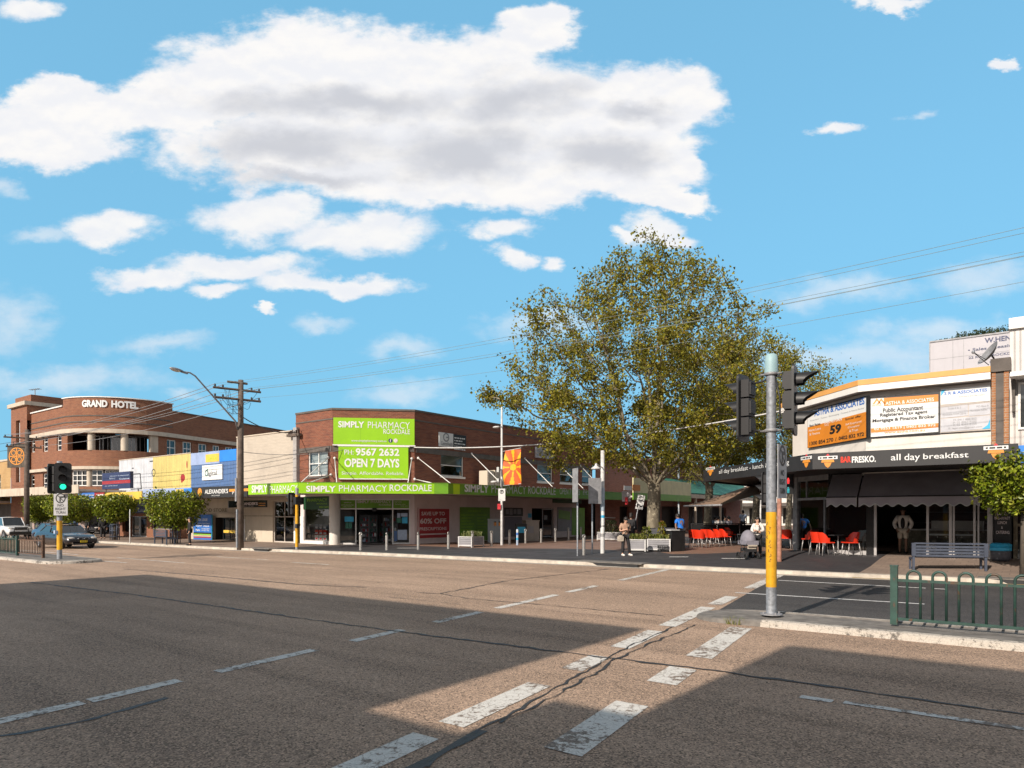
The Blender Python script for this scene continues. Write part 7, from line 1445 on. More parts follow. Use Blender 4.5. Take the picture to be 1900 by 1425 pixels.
tree('plane_tree', (*T1, .5), (T1[0]+.1, T1[1], zt(903)), envelope(T1, rows, .9), 'large spreading plane tree with sparse olive leaves standing in the dark raised planter', 'tree', 'leaf_plane', 'bark', 3000, 50000, step=.42, infl=5., kill=.72, seed=11, r_tip=.0135, r_base=.35, lsize=.158, spread=.25, limbs=[(TH+R(a), R(e), l, dz) for a, e, l, dz in ((172, 38, 6.5, 0), (140, 55, 6., .3), (60, 62, 6.5, 0), (12, 40, 6., .2), (-40, 52, 6, 0), (-100, 60, 6, .4), (200, 58, 6.5, 0), (-150, 45, 6, .1), (90, 80, 7, 0), (30, 66, 6.5, 0), (110, 40, 5.5, .5))])
def mtree(px, D, ptop, pl, pr, label, seed, nl=20000, pbase=868, r=.26, lat_=.16):
    c = at(px, D); s = D/F_; z = lambda py: CZ+(HY_-py)*s; mid = (pbase+ptop)/2
    rows = [(z(pbase), (px-pl)*s*.6, (pr-px)*s*.6), (z(pbase-40), (px-pl)*s*.95, (pr-px)*s*.95), (z(mid), (px-pl)*s, (pr-px)*s), (z(ptop+50), (px-pl)*s*.62, (pr-px)*s*.62), (z(ptop), .5, .5)]
    tree('plane_tree', (*c, gz(*c)), (c[0]+.2, c[1], z(908)), envelope(c, rows, .9), label, 'tree', 'leaf_plane', 'bark', 900, nl, step=.6, infl=6., kill=1.0, seed=seed, r_tip=.016, r_base=r, lsize=lat_, spread=.36, limbs=[(TH+R(a+seed*20), R(50), 4.5, .2) for a in range(0, 360, 60)])
mtree(1311, 47, 600, 1190, 1440, 'plane tree just behind the big one with a leaning forked trunk', 5)
mtree(1400, 52, 605, 1270, 1600, 'plane tree whose thick trunk stands left of the yellow signal pole', 8, 24000)
mtree(1462, 66, 668, 1360, 1590, 'plane tree deeper in the mall whose crown shows above the cafe roof', 12, 14000)
mtree(1255, 78, 760, 1120, 1400, 'far plane tree at the end of the mall seen under the big crown', 15, 8000, 900)
c = at(1830, 75)
t = thing('tree', (*c, 0), 'dark distant tree top showing above the pale billboard wall', 'tree'); g = np.random.default_rng(3); mb = MB(); Q = np.vstack([np.array((*at(px, 75), CZ+(HY_-py)*75/F_))+np.clip(g.normal(size=(1500, 3)), -1.4, 1.4)*np.array((1.3, 1.0, .42)) for px, py in ((1815, 627), (1850, 622), (1775, 640))]); leaf_quads(mb, Q, .2, g); mb.build('crown', M['leaf_dark'], t); mb = MB(); mb.tube([(*c, 0), (*c, 20)], [.4, .15], 8); mb.build('trunk', M['bark_dark'], t)
# clipped street trees
def topiary(x, y, z0, zc, rx, rz, seed, n, label, guard=True, ls=.13, shape=4.):
    t = thing('clipped_tree', (x, y, z0), label, 'tree', None); g = np.random.default_rng(seed)
    mb = MB(); mb.tube([(x, y, z0), (x+.03, y, zc-rz*.6)], [.09, .07], 8)
    for k in range(7): a = k*.9; mb.tube([(x+.02, y, zc-rz*.85), (x+rx*.35*math.cos(a), y+rx*.35*math.sin(a), zc-rz*.2), (x+rx*.7*math.cos(a), y+rx*.7*math.sin(a), zc+rz*.35)], [.05, .03, .01], 5)
    mb.build('trunk', M['bark_dark'], t)
    v = g.normal(size=(n, 3)); v /= (np.abs(v)**shape).sum(1)[:, None]**(1/shape); ph = np.arctan2(v[:, 1], v[:, 0]); lump = 1+.06*np.sin(3*ph+seed)+.05*np.sin(7*ph+3*v[:, 2]+seed)+.06*np.sin(9*v[:, 2]+ph*4)
    q = g.random((n, 1))**.28; top = .93+.22*v[:, 2:3]; Q = v*q*lump[:, None]*np.array((rx, rx, rz)); Q[:, :2] *= top; Q += g.normal(size=(n, 3))*(.05+.10*(g.random((n, 1))**4))+np.array((x, y, zc))
    mb = MB(); leaf_quads(mb, Q, ls, g, .1); mb.build('crown', M['leaf_topiary'], t)
    if guard:
        for k in range(6): a = 2*math.pi*k/6; mb = MB(); mb.tube([(x+.3*math.cos(a), y+.3*math.sin(a), z0), (x+.3*math.cos(a), y+.3*math.sin(a), z0+1.15)], .03, 5); mb.build('guard_rail', M['bench_blue'], t)
        for zz_ in (.25, .7, 1.13): mb = MB(); mb.lathe([(.285, z0+zz_), (.315, z0+zz_), (.315, z0+zz_+.05), (.285, z0+zz_+.05)], (x, y, 0), 12, False); mb.build('guard_ring', M['bench_blue'], t)
    return t
for px, pl, pr, pt, pb, sd, lb in ((325, 278, 373, 913, 977, 1, 'clipped street tree beside the blue agency board'), (213, 180, 247, 920, 965, 2, 'clipped street tree between the side street and the thin pale post'), (134, 92, 176, 919, 967, 3, 'clipped street tree behind the no right turn sign'), (74, 52, 102, 922, 967, 4, 'clipped street tree next to the far timber pole')):
    y = 22.9; x = on_y(px, y); D = -ST*x+CT*y; s = D/F_; z1, z0 = CZ+(HY_-pt)*s, CZ+(HY_-pb)*s; topiary(x, y, gz(x, y), (z0+z1)/2, (pr-pl)/2*s, (z1-z0)/2, sd, 5200, lb+' on the left footpath', ls=.17)
y = 25.3; x = on_y(1898, y); D = -ST*x+CT*y; s = D/F_; topiary(x, y, gz(x, y), CZ+(HY_-895)*s, 80*s, 52*s, 6, 7500, 'clipped bright green street tree at the right edge before the white ribbed shop', False, ls=.115)

x, y = on_z(1362, 1152, .06); mb = MB(); g = np.random.default_rng(5)
for k in range(45): a = k*2.4; r_ = .10*math.sqrt(g.random()); h = g.uniform(.05, .16); q = (x+r_*math.cos(a)*1.6, y+r_*math.sin(a), .0); mb.face([(q[0]-.008, q[1], 0), (q[0]+.008, q[1], 0), (q[0]+.05*math.cos(a), q[1]+.05*math.sin(a), h)])
o = mb.build('weeds', M['leaf_plant']); o['kind'] = 'stuff'
# ---------------------------------------------------------------- cars
def wheel(par, x, y, r, w, side):
    mb = MB(); mb.mat4 = Matrix.Translation((x, y, r)) @ Matrix.Rotation(R(90), 4, 'X'); mb.lathe([(r*.62, -w/2), (r*.93, -w/2), (r, -w*.35), (r, w*.35), (r*.93, w/2), (r*.62, w/2)], n=20); ty = mb.build('wheel', M['rubber'], par)
    mb = MB(); mb.mat4 = Matrix.Translation((x, y, r)) @ Matrix.Rotation(R(90), 4, 'X'); mb.lathe([(r*.62, -w*.42), (r*.5, -w*.3), (.0, -w*.25)], n=20); mb.lathe([(r*.62, w*.42), (r*.5, w*.3), (.0, w*.25)], n=20)
    for k in range(5):
        a = 2*math.pi*k/5
        for s in (-1, 1): mb.face([(r*.12*math.cos(a-.6), r*.12*math.sin(a-.6), s*w*.45), (r*.6*math.cos(a-.13), r*.6*math.sin(a-.13), s*w*.45), (r*.6*math.cos(a+.13), r*.6*math.sin(a+.13), s*w*.45), (r*.12*math.cos(a+.6), r*.12*math.sin(a+.6), s*w*.45)])
    mb.build('rim', M['rim'], ty)
def car(label, paint, L=4.55, W=1.80, H=1.40, kind='sedan', plate=True, name='parked_car', group=None):
    """front towards +x, wheels on z = 0"""
    t = thing(name, (0, 0, 0), label, 'car', group); hw = W/2; x0, x1 = -L/2, L/2
    belt = .92 if kind == 'sedan' else 1.10; k = H/1.40
    if kind == 'sedan': prof = [(x0, .50, .72), (x0+.06, .32, .90), (x0+.5, .24, .98), (x0+1.0, .22, 1.0), (-.3, .20, .96), (.75, .20, .93), (1.35, .22, .90), (x1-.45, .26, .80), (x1-.12, .30, .66), (x1, .42, .54)]
    else: prof = [(x0, .55, .95), (x0+.05, .45, 1.12), (x0+.6, .38, 1.15), (-.6, .36, 1.14), (.3, .36, 1.14), (1.0, .36, 1.12), (1.55, .38, 1.08), (x1-.3, .40, 1.0), (x1-.06, .45, .88), (x1, .50, .70)]
    xs = []; 
    for (a, b) in zip(prof, prof[1:]):
        n = 4
        for i in range(n): u = i/n; xs.append(tuple(a[j]+(b[j]-a[j])*u for j in range(3)))
    xs.append(prof[-1]); wr = .33 if kind == 'sedan' else .38; wx = (x0+.92, x1-.88)
    mb = MB(); rings = []
    for (x, zb, zt) in xs:
        e = max(0, abs(x)-(L/2-.55))/.55; wv = hw*(1-.16*e*e); arch = 0
        for q in wx:
            d = abs(x-q)
            if d < wr+.07: arch = max(arch, math.sqrt((wr+.07)**2-d*d)+wr-.02)
        zb2 = max(zb, arch) if arch else zb
        m_ = zb+(zt-zb)*.55; rings.append([(x, -wv*.93, zb2), (x, -wv, max(zb2, m_*.8+zb*.2)), (x, -wv*.99, max(zb2+.005, zb+(zt-zb)*.72)), (x, -wv*.93, zt-.02), (x, -wv*.80, zt), (x, 0, zt+.025), (x, wv*.80, zt), (x, wv*.93, zt-.02), (x, wv*.99, max(zb2+.005, zb+(zt-zb)*.72)), (x, wv, max(zb2, m_*.8+zb*.2)), (x, wv*.93, zb2)])
    for a, b in zip(rings, rings[1:]):
        for i in range(10): mb.face([a[i], b[i], b[i+1], a[i+1]], None, True)
        mb.face([a[10], b[10], b[0], a[0]])
    mb.face(rings[0]); mb.face(rings[-1][::-1]); body = mb.build('body', M[paint], t)
    # greenhouse: glass shell with a painted roof and pillars
    if kind == 'sedan': gh = [(-1.75, -.95, .10), (1.28, .52, .10)]; zr = H; xr0, xr1, xb0, xb1 = -.95, .42, -1.78, 1.22
    else: zr = H; xr0, xr1, xb0, xb1 = -.75, .50, -.95, 1.10
    wb, wt = hw*.90, hw*.70; zb = (.96 if kind == 'sedan' else 1.13)
    Pb = [(xb0, -wb*.86, zb-.02), (xb1, -wb*.88, zb-.06), (xb1, wb*.88, zb-.06), (xb0, wb*.86, zb-.02)]; Pt = [(xr0, -wt, zr-.05), (xr1, -wt, zr-.05), (xr1, wt, zr-.05), (xr0, wt, zr-.05)]
    mb = MB()
    for i in range(4): j = (i+1) % 4; mb.face([Pb[i], Pb[j], Pt[j], Pt[i]])
    mb.build('windows', M['car_glass'], t)
    mb = MB(); n = 6
    for i in range(n):
        a, b = xr0-.02+(xr1-xr0+.04)*i/n, xr0-.02+(xr1-xr0+.04)*(i+1)/n; h = lambda x: .05*(1-((x-(xr0+xr1)/2)/((xr1-xr0)/2+.05))**2)
        cr = lambda x: [(x, -wt-.015, zr-.06), (x, -wt*.85, zr-.035+h(x)*.6), (x, 0, zr-.02+h(x)), (x, wt*.85, zr-.035+h(x)*.6), (x, wt+.015, zr-.06)]
        A, B = cr(a), cr(b)
        for q in range(4): mb.face([A[q], B[q], B[q+1], A[q+1]], None, True)
    for (p, q) in ((Pb[0], Pt[0]), (Pb[1], Pt[1]), (Pb[2], Pt[2]), (Pb[3], Pt[3])): mb.tube([p, q], .035, 6)
    for s in (-1, 1): mb.tube([(-.28, s*wb*.885, zb-.03), (-.22, s*(wt+.005), zr-.05)], .03, 5)
    mb.build('roof', M[paint], t)
    for q in wx:
        for s in (-1, 1): wheel(t, q, s*(hw-.11), wr, .2, s)
    fz = .56 if kind == 'sedan' else .86
    for s in (-1, 1):
        mb = MB(); mb.ball((x1-.20, s*hw*.66, fz+.06), .17, .24, .085, 10, 6); mb.build('headlight', M['lamp_glass'], t)
        mb = MB(); mb.ball((x1-.10, s*hw*.62, .36 if kind == 'sedan' else .58), .05, .07, .045, 8, 4); mb.build('fog_lamp', M['lamp_glass'], t)
        mb = MB(); mb.ball((.78, s*(hw+.07), zb+.02), .07, .10, .065, 8, 5); mb.build('side_mirror', M[paint if kind != 'sedan' else 'black'], t)
        mb = MB(); mb.box(x0+.01, s*hw*.55-.16, fz+.12, x0+.07, s*hw*.55+.16, fz+.26); mb.build('tail_light', M['red_ink'], t)
        for (xa, xb) in ((-.25, -.1), (.62, .75)): mb = MB(); mb.box(xa-.08, s*hw-.01, zb-.2, xb-.04, s*hw+.02, zb-.175); mb.build('door_handle', M[paint], t)
    if kind == 'sedan':
        for s in (-1, 1): mb = MB(); mb.ball((x1-.03, s*.17, fz+.03), .05, .14, .075, 10, 5); mb.build('grille', M['black_gloss'], t); mb = MB(); mb.mat4 = Matrix.Translation((x1+.015, s*.17, fz+.03)) @ Matrix.Rotation(R(90), 4, 'Y') @ Matrix.Scale(.55, 4, (1, 0, 0)); mb.lathe([(.135, 0), (.15, .01), (.135, .02)], n=16); mb.build('grille_ring', M['rim'], t)
        mb = MB(); mb.box(x1-.12, -hw*.55, .24, x1+.015, hw*.55, .34); mb.build('air_intake', M['black'], t)
    else:
        mb = MB(); mb.box(x1-.06, -.42, fz-.06, x1+.02, .42, fz+.10); mb.build('grille', M['black'], t); mb = MB(); mb.box(x1-.05, -hw*.85, .42, x1+.10, hw*.85, .66); mb.tube([(x1+.06, -.5, .66), (x1+.06, -.45, 1.0), (x1+.06, .45, 1.0), (x1+.06, .5, .66)], .035, 8); mb.build('bull_bar', M['black'], t)
    if plate: mb = MB(); mb.box(x1+.03, -.19, .38 if kind == 'sedan' else .48, x1+.05, .19, .50 if kind == 'sedan' else .6); pl = mb.build('number_plate', M['plate_yellow'], t); 
    if plate and kind == 'sedan':
        f = Fr((x1+.0, -.19), (x1+.0, .19)); f.n = (1, 0); mb = MB(f); put_text(mb, 'BN 09 AJ', .03, .405, .35, .475, .055, .02); mb.build('lettering', M['black'], pl)
    return t
def put_front(c, px, py, yaw, L, W, lane_off=0):            # near front wheel at a pixel of the road
    x, y = on_z(px, py); ca, sa = math.cos(yaw), math.sin(yaw); lx, ly = L/2-.88, -W/2+.1; place(c, (x-(ca*lx-sa*ly), y-(sa*lx+ca*ly), 0), yaw)
c1 = car('black sedan with yellow number plate waiting on the road behind the yellow signal pole', 'car_black', 4.6, 1.82, 1.40); put_front(c1, 114, 1018.5, R(3), 4.6, 1.82)
c2 = car('dark blue grey sedan standing partly hidden behind the black sedan', 'car_blue', 4.6, 1.82, 1.44); place(c2, (-54.9, 19.4, 0), R(1))
c3 = car('white utility vehicle with black bull bar at the left edge of the road', 'car_white', 4.9, 1.86, 1.80, 'ute', False); place(c3, (-66.3, 20.0, 0), R(1))
c4 = car('dark car parked in the shaded side street beside the hotel', 'car_black', 4.5, 1.8, 1.42, plate=False); x, y = at(204, 68); place(c4, (x, y, .13), R(-70))
# ---------------------------------------------------------------- people: skinned skeletons, one continuous body each, clothes and hair as parts
def skin_mesh(name, V, E, Rr, mat, parent, root=0, sub=1):
    me = bpy.data.meshes.new(name); me.from_pydata([tuple(v) for v in V], E, []); o = bpy.data.objects.new(name, me); COL.objects.link(o)
    md = o.modifiers.new('skin', 'SKIN'); md.use_smooth_shade = True
    sv = me.skin_vertices[0].data
    for i, r in enumerate(Rr): sv[i].radius = (r, r) if not isinstance(r, tuple) else r; sv[i].use_root = (i == root)
    sb = o.modifiers.new('sub', 'SUBSURF'); sb.levels = sub; sb.render_levels = sub; me.materials.append(M[mat]); adopt(o, parent); return o
def person(loc, yaw, label, h=1.70, pose=None, skin='skin', top='c_tan', sleeves='short', bottom='c_black', legs='long', shoes='c_white', hair='hair', hair_len=0, name_cat='person', skirt=False, coat=False):
    """built facing -y at the origin, then turned by yaw"""
    t = thing('person', (0, 0, 0), label, 'person'); k = h/1.70; J = dict(pel=(0, 0, .93), wai=(0, 0, 1.08), che=(0, .0, 1.28), nec=(0, .0, 1.44), hd0=(0, -.012, 1.53), hd1=(0, -.022, 1.61), hd2=(0, -.012, 1.665))
    for s, n in ((-1, 'R'), (1, 'L')):
        J.update({'sh'+n: (s*.175, .01, 1.38), 'el'+n: (s*.23, .03, 1.11), 'wr'+n: (s*.24, -.05, .87), 'hp'+n: (s*.09, 0, .89), 'kn'+n: (s*.10, -.02, .48), 'an'+n: (s*.10, .02, .09), 'to'+n: (s*.115, -.14, .035)})
    if pose: J.update(pose)
    J = {q: Vector(v)*k for q, v in J.items()}; V, E, Rr, ix = [], [], [], {}
    def add(q, r, p=None, pos=None): ix[q] = len(V); V.append(J[q] if pos is None else pos); Rr.append(r*k if not isinstance(r, tuple) else (r[0]*k, r[1]*k)); (E.append((ix[p], ix[q])) if p else None)
    add('pel', (.135, .10)); add('wai', (.12, .09), 'pel'); add('che', (.15, .105), 'wai'); add('nec', .052, 'che'); add('hd0', (.068, .078), 'nec'); add('hd1', (.077, .098), 'hd0'); add('hd2', (.062, .082), 'hd1')
    for n in 'RL':
        s = -1 if n == 'R' else 1
        add('sh'+n, .058, 'che'); add('el'+n, .042, 'sh'+n); add('wr'+n, .028, 'el'+n)
        d = (J['wr'+n]-J['el'+n]).normalized(); pm = J['wr'+n]+d*.075*k; add('pm'+n, (.040, .020), 'wr'+n, pm)
        side = d.cross(Vector((0, 1, 0))); side = side.normalized() if side.length > .1 else Vector((1, 0, 0))
        for q, (o_, L) in enumerate(((-.030, .070), (-.010, .082), (.010, .078), (.030, .062))):
            b_ = pm+d*.02*k+side*o_*k; add('f%d%s' % (q, n), .0095, 'pm'+n, b_); curl = Vector((0, -.35, 0)); add('g%d%s' % (q, n), .0085, 'f%d%s' % (q, n), b_+(d+curl*.5).normalized()*L*.5*k); add('h%d%s' % (q, n), .0075, 'g%d%s' % (q, n), b_+(d+curl*.5).normalized()*L*.5*k+(d+curl*1.6).normalized()*L*.5*k)
        add('th'+n, .011, 'wr'+n, J['wr'+n]+d*.045*k-side*s*.04*k); add('ti'+n, .009, 'th'+n, J['wr'+n]+d*.09*k-side*s*.055*k)
        add('hp'+n, .085, 'pel'); add('kn'+n, .056, 'hp'+n); add('an'+n, .036, 'kn'+n); add('to'+n, .034, 'an'+n)
    skin_mesh('body', V, E, Rr, skin, t)
    hd, up = J['hd1'], (J['hd2']-J['hd0']).normalized(); fw = (J['hd1']-J['nec']); fdir = Vector((0, -1, 0)); fdir = (fdir-up*fdir.dot(up)).normalized()
    if pose and 'face' in pose: fdir = Vector(pose['face']).normalized(); fdir = (fdir-up*fdir.dot(up)).normalized()
    sd = fdir.cross(up)
    mb = MB()
    for s in (-1, 1): mb.ball(hd+fdir*.092*k+sd*s*.032*k+up*.005*k, .012*k, n=6, m=4)
    mb.build('eyes', M['hair'], t); mb = MB(); mb.tube([hd+fdir*.090*k+up*.005*k, hd+fdir*.118*k-up*.03*k, hd+fdir*.092*k-up*.037*k], [.008*k, .015*k, .011*k], 6)
    for s in (-1, 1): mb.ball(hd+sd*s*.078*k-fdir*.005*k-up*.008*k, .012*k, .022*k, .03*k, 6, 4)
    mb.build('face_features', M[skin], t); mb = MB(); mb.ball(hd+fdir*.090*k-up*.055*k, .022*k, .010*k, .007*k, 6, 4); mb.build('mouth', M['rust_pink'], t)
    if hair:
        mb = MB(); c = hd+up*.022*k-fdir*.020*k; rot = Matrix((sd, -fdir, up)).transposed().to_4x4(); mb.mat4 = Matrix.Translation(c) @ rot; mb.ball((0, .012*k, .022*k), .096*k, .112*k, .105*k, 12, 8, -.35, 1.); mb.ball((0, .045*k, -.02*k), .088*k, .078*k, .10*k, 10, 6)
        if hair_len: mb.tube([(0, .07*k, 0), (0, .085*k, -.12*k), (0, .07*k, -hair_len*k)], [.075*k, .085*k, .05*k], 8)
        mb.build('hair', M[hair], t)
    def sub_skin(nm, seq, mat, grow_):
        v, e, r, q = [], [], [], {}
        for (a, p, rr) in seq: q[a] = len(v); pos = J[a] if a in J else V[ix[a]]; v.append(pos); r.append(((rr[0]+grow_)*k, (rr[1]+grow_)*k) if isinstance(rr, tuple) else (rr+grow_)*k); (e.append((q[p], q[a])) if p else None)
        skin_mesh(nm, v, e, r, mat, t)
    seq = [('wai', None, (.128, .098)), ('pel', 'wai', (.142, .108)), ('che', 'wai', (.162, .118)), ]
    for n in 'RL':
        seq += [('sh'+n, 'che', .064)]
        if sleeves == 'short': J['se'+n] = J['sh'+n].lerp(J['el'+n], .75); seq += [('se'+n, 'sh'+n, .056)]
        else: seq += [('el'+n, 'sh'+n, .052), ('wr'+n, 'el'+n, .038)]
    J['col'] = J['che'].lerp(J['nec'], .75); seq += [('col', 'che', .066)]
    sub_skin('shirt', seq, top, .026)
    seq = [('pel', None, (.140, .108))]
    for n in 'RL':
        seq += [('hp'+n, 'pel', .092)]
        if legs == 'short': J['sk'+n] = J['hp'+n].lerp(J['kn'+n], .85); seq += [('sk'+n, 'hp'+n, .082)]
        else: J['ha'+n] = J['an'+n]+Vector((0, 0, .03*k)); seq += [('kn'+n, 'hp'+n, .068), ('ha'+n, 'kn'+n, .058 if legs == 'long' else .075)]
    sub_skin('trousers', seq, bottom, .012)
    for n in 'RL':
        a, b = J['an'+n], J['to'+n]; dv = (b-a); dv.z = 0; dv.normalize(); mb = MB(); mb.tube([Vector((a.x, a.y, .05*k))-dv*.07*k, Vector((a.x, a.y, .055*k)), Vector((b.x, b.y, .04*k)), Vector((b.x, b.y, .035*k))+dv*.06*k], [.035*k, .05*k, .045*k, .02*k], 8); mb.build('shoe', M[shoes], t)
    t.location = loc; t.rotation_euler = (0, 0, yaw); return t
def bag(t, pts_strap, c, w, h, d, mat, label=None):          # carried bag, a thing of its own placed in the person's frame
    b = thing('shoulder_bag', (0, 0, 0), label, 'bag'); mb = MB(); mb.mat4 = Matrix.Translation(c); n = 10
    mb.ball((0, 0, 0), w/2, d/2, h/2, 12, 8); mb.box(-w*.42, -d*.42, -h*.45, w*.42, d*.42, h*.3); mb.build('body', M[mat], b); mb = MB(); mb.tube(pts_strap, .012, 5); mb.build('strap', M[mat], b); b.location = t.location; b.rotation_euler = t.rotation_euler; return b
# woman checking her phone at the kerb
x, y, z = on_g(1160, 1031.5)
hpx_ = (zpx(1160, 962, x, y)-z)*1.0
W1 = person((x, y, z), TH+R(14), 'woman in tan top and wide black trousers looking down at her phone near the kerb', hpx_*1.03, dict(nec=(0, -.03, 1.43), hd0=(0, -.07, 1.51), hd1=(0, -.10, 1.575), hd2=(0, -.11, 1.63), face=(0, -.75, -.65), elR=(-.25, .0, 1.10), wrR=(-.06, -.22, 1.16), elL=(.24, .02, 1.11), wrL=(.05, -.24, 1.14), knL=(.16, -.03, .48), anL=(.22, .03, .09), toL=(.25, -.13, .035), anR=(-.12, .02, .09), knR=(-.11, -.02, .48)), top='c_tan', bottom='c_black', legs='wide', shoes='c_white', hair_len=.14)
W1b = bag(W1, [(.13, -.08, 1.38), (.05, -.15, 1.2), (-.15, -.13, .95), (-.24, -.1, .86)], (-.25, -.08, .78), .30, .28, .12, 'c_cream', 'pale cream bag hanging at the hip of the woman with the phone')
mb = MB(); mb.box(-.035, -.345, 1.16, .035, -.33, 1.30); ph = mb.build('mobile_phone', M['black_gloss']); tag(ph, 'dark mobile phone held by the woman near the kerb', 'phone'); ph.location = W1.location; ph.rotation_euler = W1.rotation_euler
x, y, z = on_g(1171, 1016); person((x, y, z), TH+R(160), 'dark clothed figure standing behind the woman with the phone', 1.7, None, top='c_black', sleeves='long', bottom='c_black', hair_len=.1)
# man in blue clearing the table by the black bin
x, y, z = on_g(1264, 1017); person((x, y, z), TH+R(205), 'man in bright blue shirt leaning over the black bin with his back turned', 1.72, dict(che=(0, -.10, 1.26), nec=(0, -.20, 1.40), hd0=(0, -.26, 1.47), hd1=(0, -.30, 1.53), hd2=(0, -.32, 1.58), shR=(-.19, -.12, 1.35), shL=(.19, -.12, 1.35), elL=(.30, -.05, 1.12), wrL=(.34, .05, .90), elR=(-.28, -.22, 1.12), wrR=(-.18, -.40, 1.02)), skin='skin_dark', top='c_blue', bottom='c_black', shoes='black')
# seated worker far behind
x, y = at(1228.5, 41.5); z = gz(x, y); person((x, y, z), TH+R(200), 'person in orange top and jeans bending down far behind the big tree trunk', 1.7, dict(wai=(0, -.08, 1.05), che=(0, -.25, 1.15), nec=(0, -.40, 1.2), hd0=(0, -.47, 1.22), hd1=(0, -.54, 1.22), hd2=(0, -.6, 1.22), shR=(-.18, -.27, 1.2), shL=(.18, -.27, 1.2), elR=(-.2, -.35, .95), wrR=(-.15, -.42, .75), elL=(.2, -.35, .95), wrL=(.15, -.42, .75)), top='c_orange', bottom='c_jean')
# mother with pram
x, y, z = on_g(1406, 1033.5); kz = (zpx(1406, 962, x, y)-z)
PM = person((x, y, z), TH+R(-25), 'woman in a white top holding a baby beside the grey pram', kz*1.02, dict(elR=(-.25, -.06, 1.12), wrR=(.02, -.22, 1.10), elL=(.24, -.06, 1.12), wrL=(-.03, -.24, 1.14), face=(-.6, -.75, -.2), hd0=(-.01, -.02, 1.53), hd1=(-.02, -.03, 1.61)), top='c_white', sleeves='long', bottom='c_black', shoes='black', hair_len=.10)
BB_ = thing('person', (x, y, z), 'baby in white held in the arms of the woman by the pram', 'person'); mb = MB(); 
V = [(.03, -.24, 1.16), (.0, -.24, 1.26), (0, -.24, 1.33), (0, -.245, 1.39), (.10, -.27, 1.24), (-.10, -.27, 1.24), (.06, -.27, 1.02), (-.03, -.27, 1.02)]; q = skin_mesh('body', [Vector(v)+Vector((x, y, z)) for v in V], [(0, 1), (1, 2), (2, 3), (1, 4), (1, 5), (0, 6), (0, 7)], [.07, .075, .05, .065, .025, .025, .03, .03], 'skin', BB_)
V = [(.03, -.245, 1.14), (.0, -.245, 1.26), (.07, -.27, 1.25), (-.07, -.27, 1.25), (.06, -.27, 1.05), (-.03, -.27, 1.05)]; skin_mesh('romper', [Vector(v)+Vector((x, y, z)) for v in V], [(0, 1), (1, 2), (1, 3), (0, 4), (0, 5)], [.082, .085, .035, .035, .042, .042], 'c_white', BB_); BB_.location = PM.location; BB_.rotation_euler = (0, 0, TH+R(-25))
x, y, z = on_g(1388, 1036.5); PR = thing('pram', (0, 0, 0), 'grey hooded pram standing on the dark paving beside the woman in white', 'pram')
mb = MB(); mb.mat4 = Matrix.Translation((0, 0, .72)); mb.ball((0, 0, 0), .27, .40, .42, 14, 10, 0., 1.); mb.box(-.25, -.38, -.16, .25, .36, .0); mb.build('hood', M['c_grey'], PR); mb = MB(); mb.box(-.2, -.30, .28, .2, .25, .42); mb.build('basket', M['charcoal'], PR); mb = MB(); mb.box(-.19, -.39, .50, .19, -.36, .56); mb.box(-.18, -.315, .40, .18, -.302, .54); mb.build('panel', M['c_cream'], PR)
for s in (-1, 1):
    mb = MB(); mb.tube([(s*.25, .42, .95), (s*.27, .18, .62), (s*.25, -.30, .14)], .017, 6); mb.tube([(s*.25, -.38, .60), (s*.25, .30, .14)], .017, 6); mb.build('frame', M['charcoal'], PR)
    for yy, r in ((-.34, .12), (.32, .13)):
        mb = MB(); mb.mat4 = Matrix.Translation((s*.26, yy, r)) @ Matrix.Rotation(R(90), 4, 'Y'); mb.lathe([(r*.7, -.025), (r, -.02), (r, .02), (r*.7, .025)], n=14); mb.lathe([(r*.3, -.03), (r*.3, .03)], n=8)
        for q in range(4): mb.tube([(0, 0, 0), (r*.75*math.cos(q*1.57), r*.75*math.sin(q*1.57), 0)], .01, 4)
        mb.build('wheel', M['rubber'], PR)
mb = MB(); mb.tube([(-.25, .42, .95), (.25, .42, .95)], .02, 6); mb.build('handle', M['black'], PR); place(PR, (x, y, z), TH+R(8))
# cafe worker in the doorway, people under the mall trees, silhouettes on the left footpath
s = G2.px(1667)[0]; q = G2.P(s, -1.1, 0); person((q[0], q[1], .47), R(4), 'person in white jacket and pale shorts standing inside the dark cafe doorway', 1.78, dict(elR=(-.30, .06, 1.13), wrR=(-.20, -.05, .93), elL=(.30, .06, 1.13), wrL=(.20, -.05, .93)), skin='skin_dark', top='c_white', sleeves='long', bottom='c_cream', legs='short', shoes='black'); _w = [o for o in COL.objects if o.name.startswith('person') and o.get('label', '').startswith('person in white jacket')][0]; mb = MB(); mb.ball((0, -.11, 1.2), .075, .075, .22, 10, 8); mb.mat4 = Matrix.Translation(_w.location); vt = mb.build('undershirt', M['c_black']); vt.parent = _w

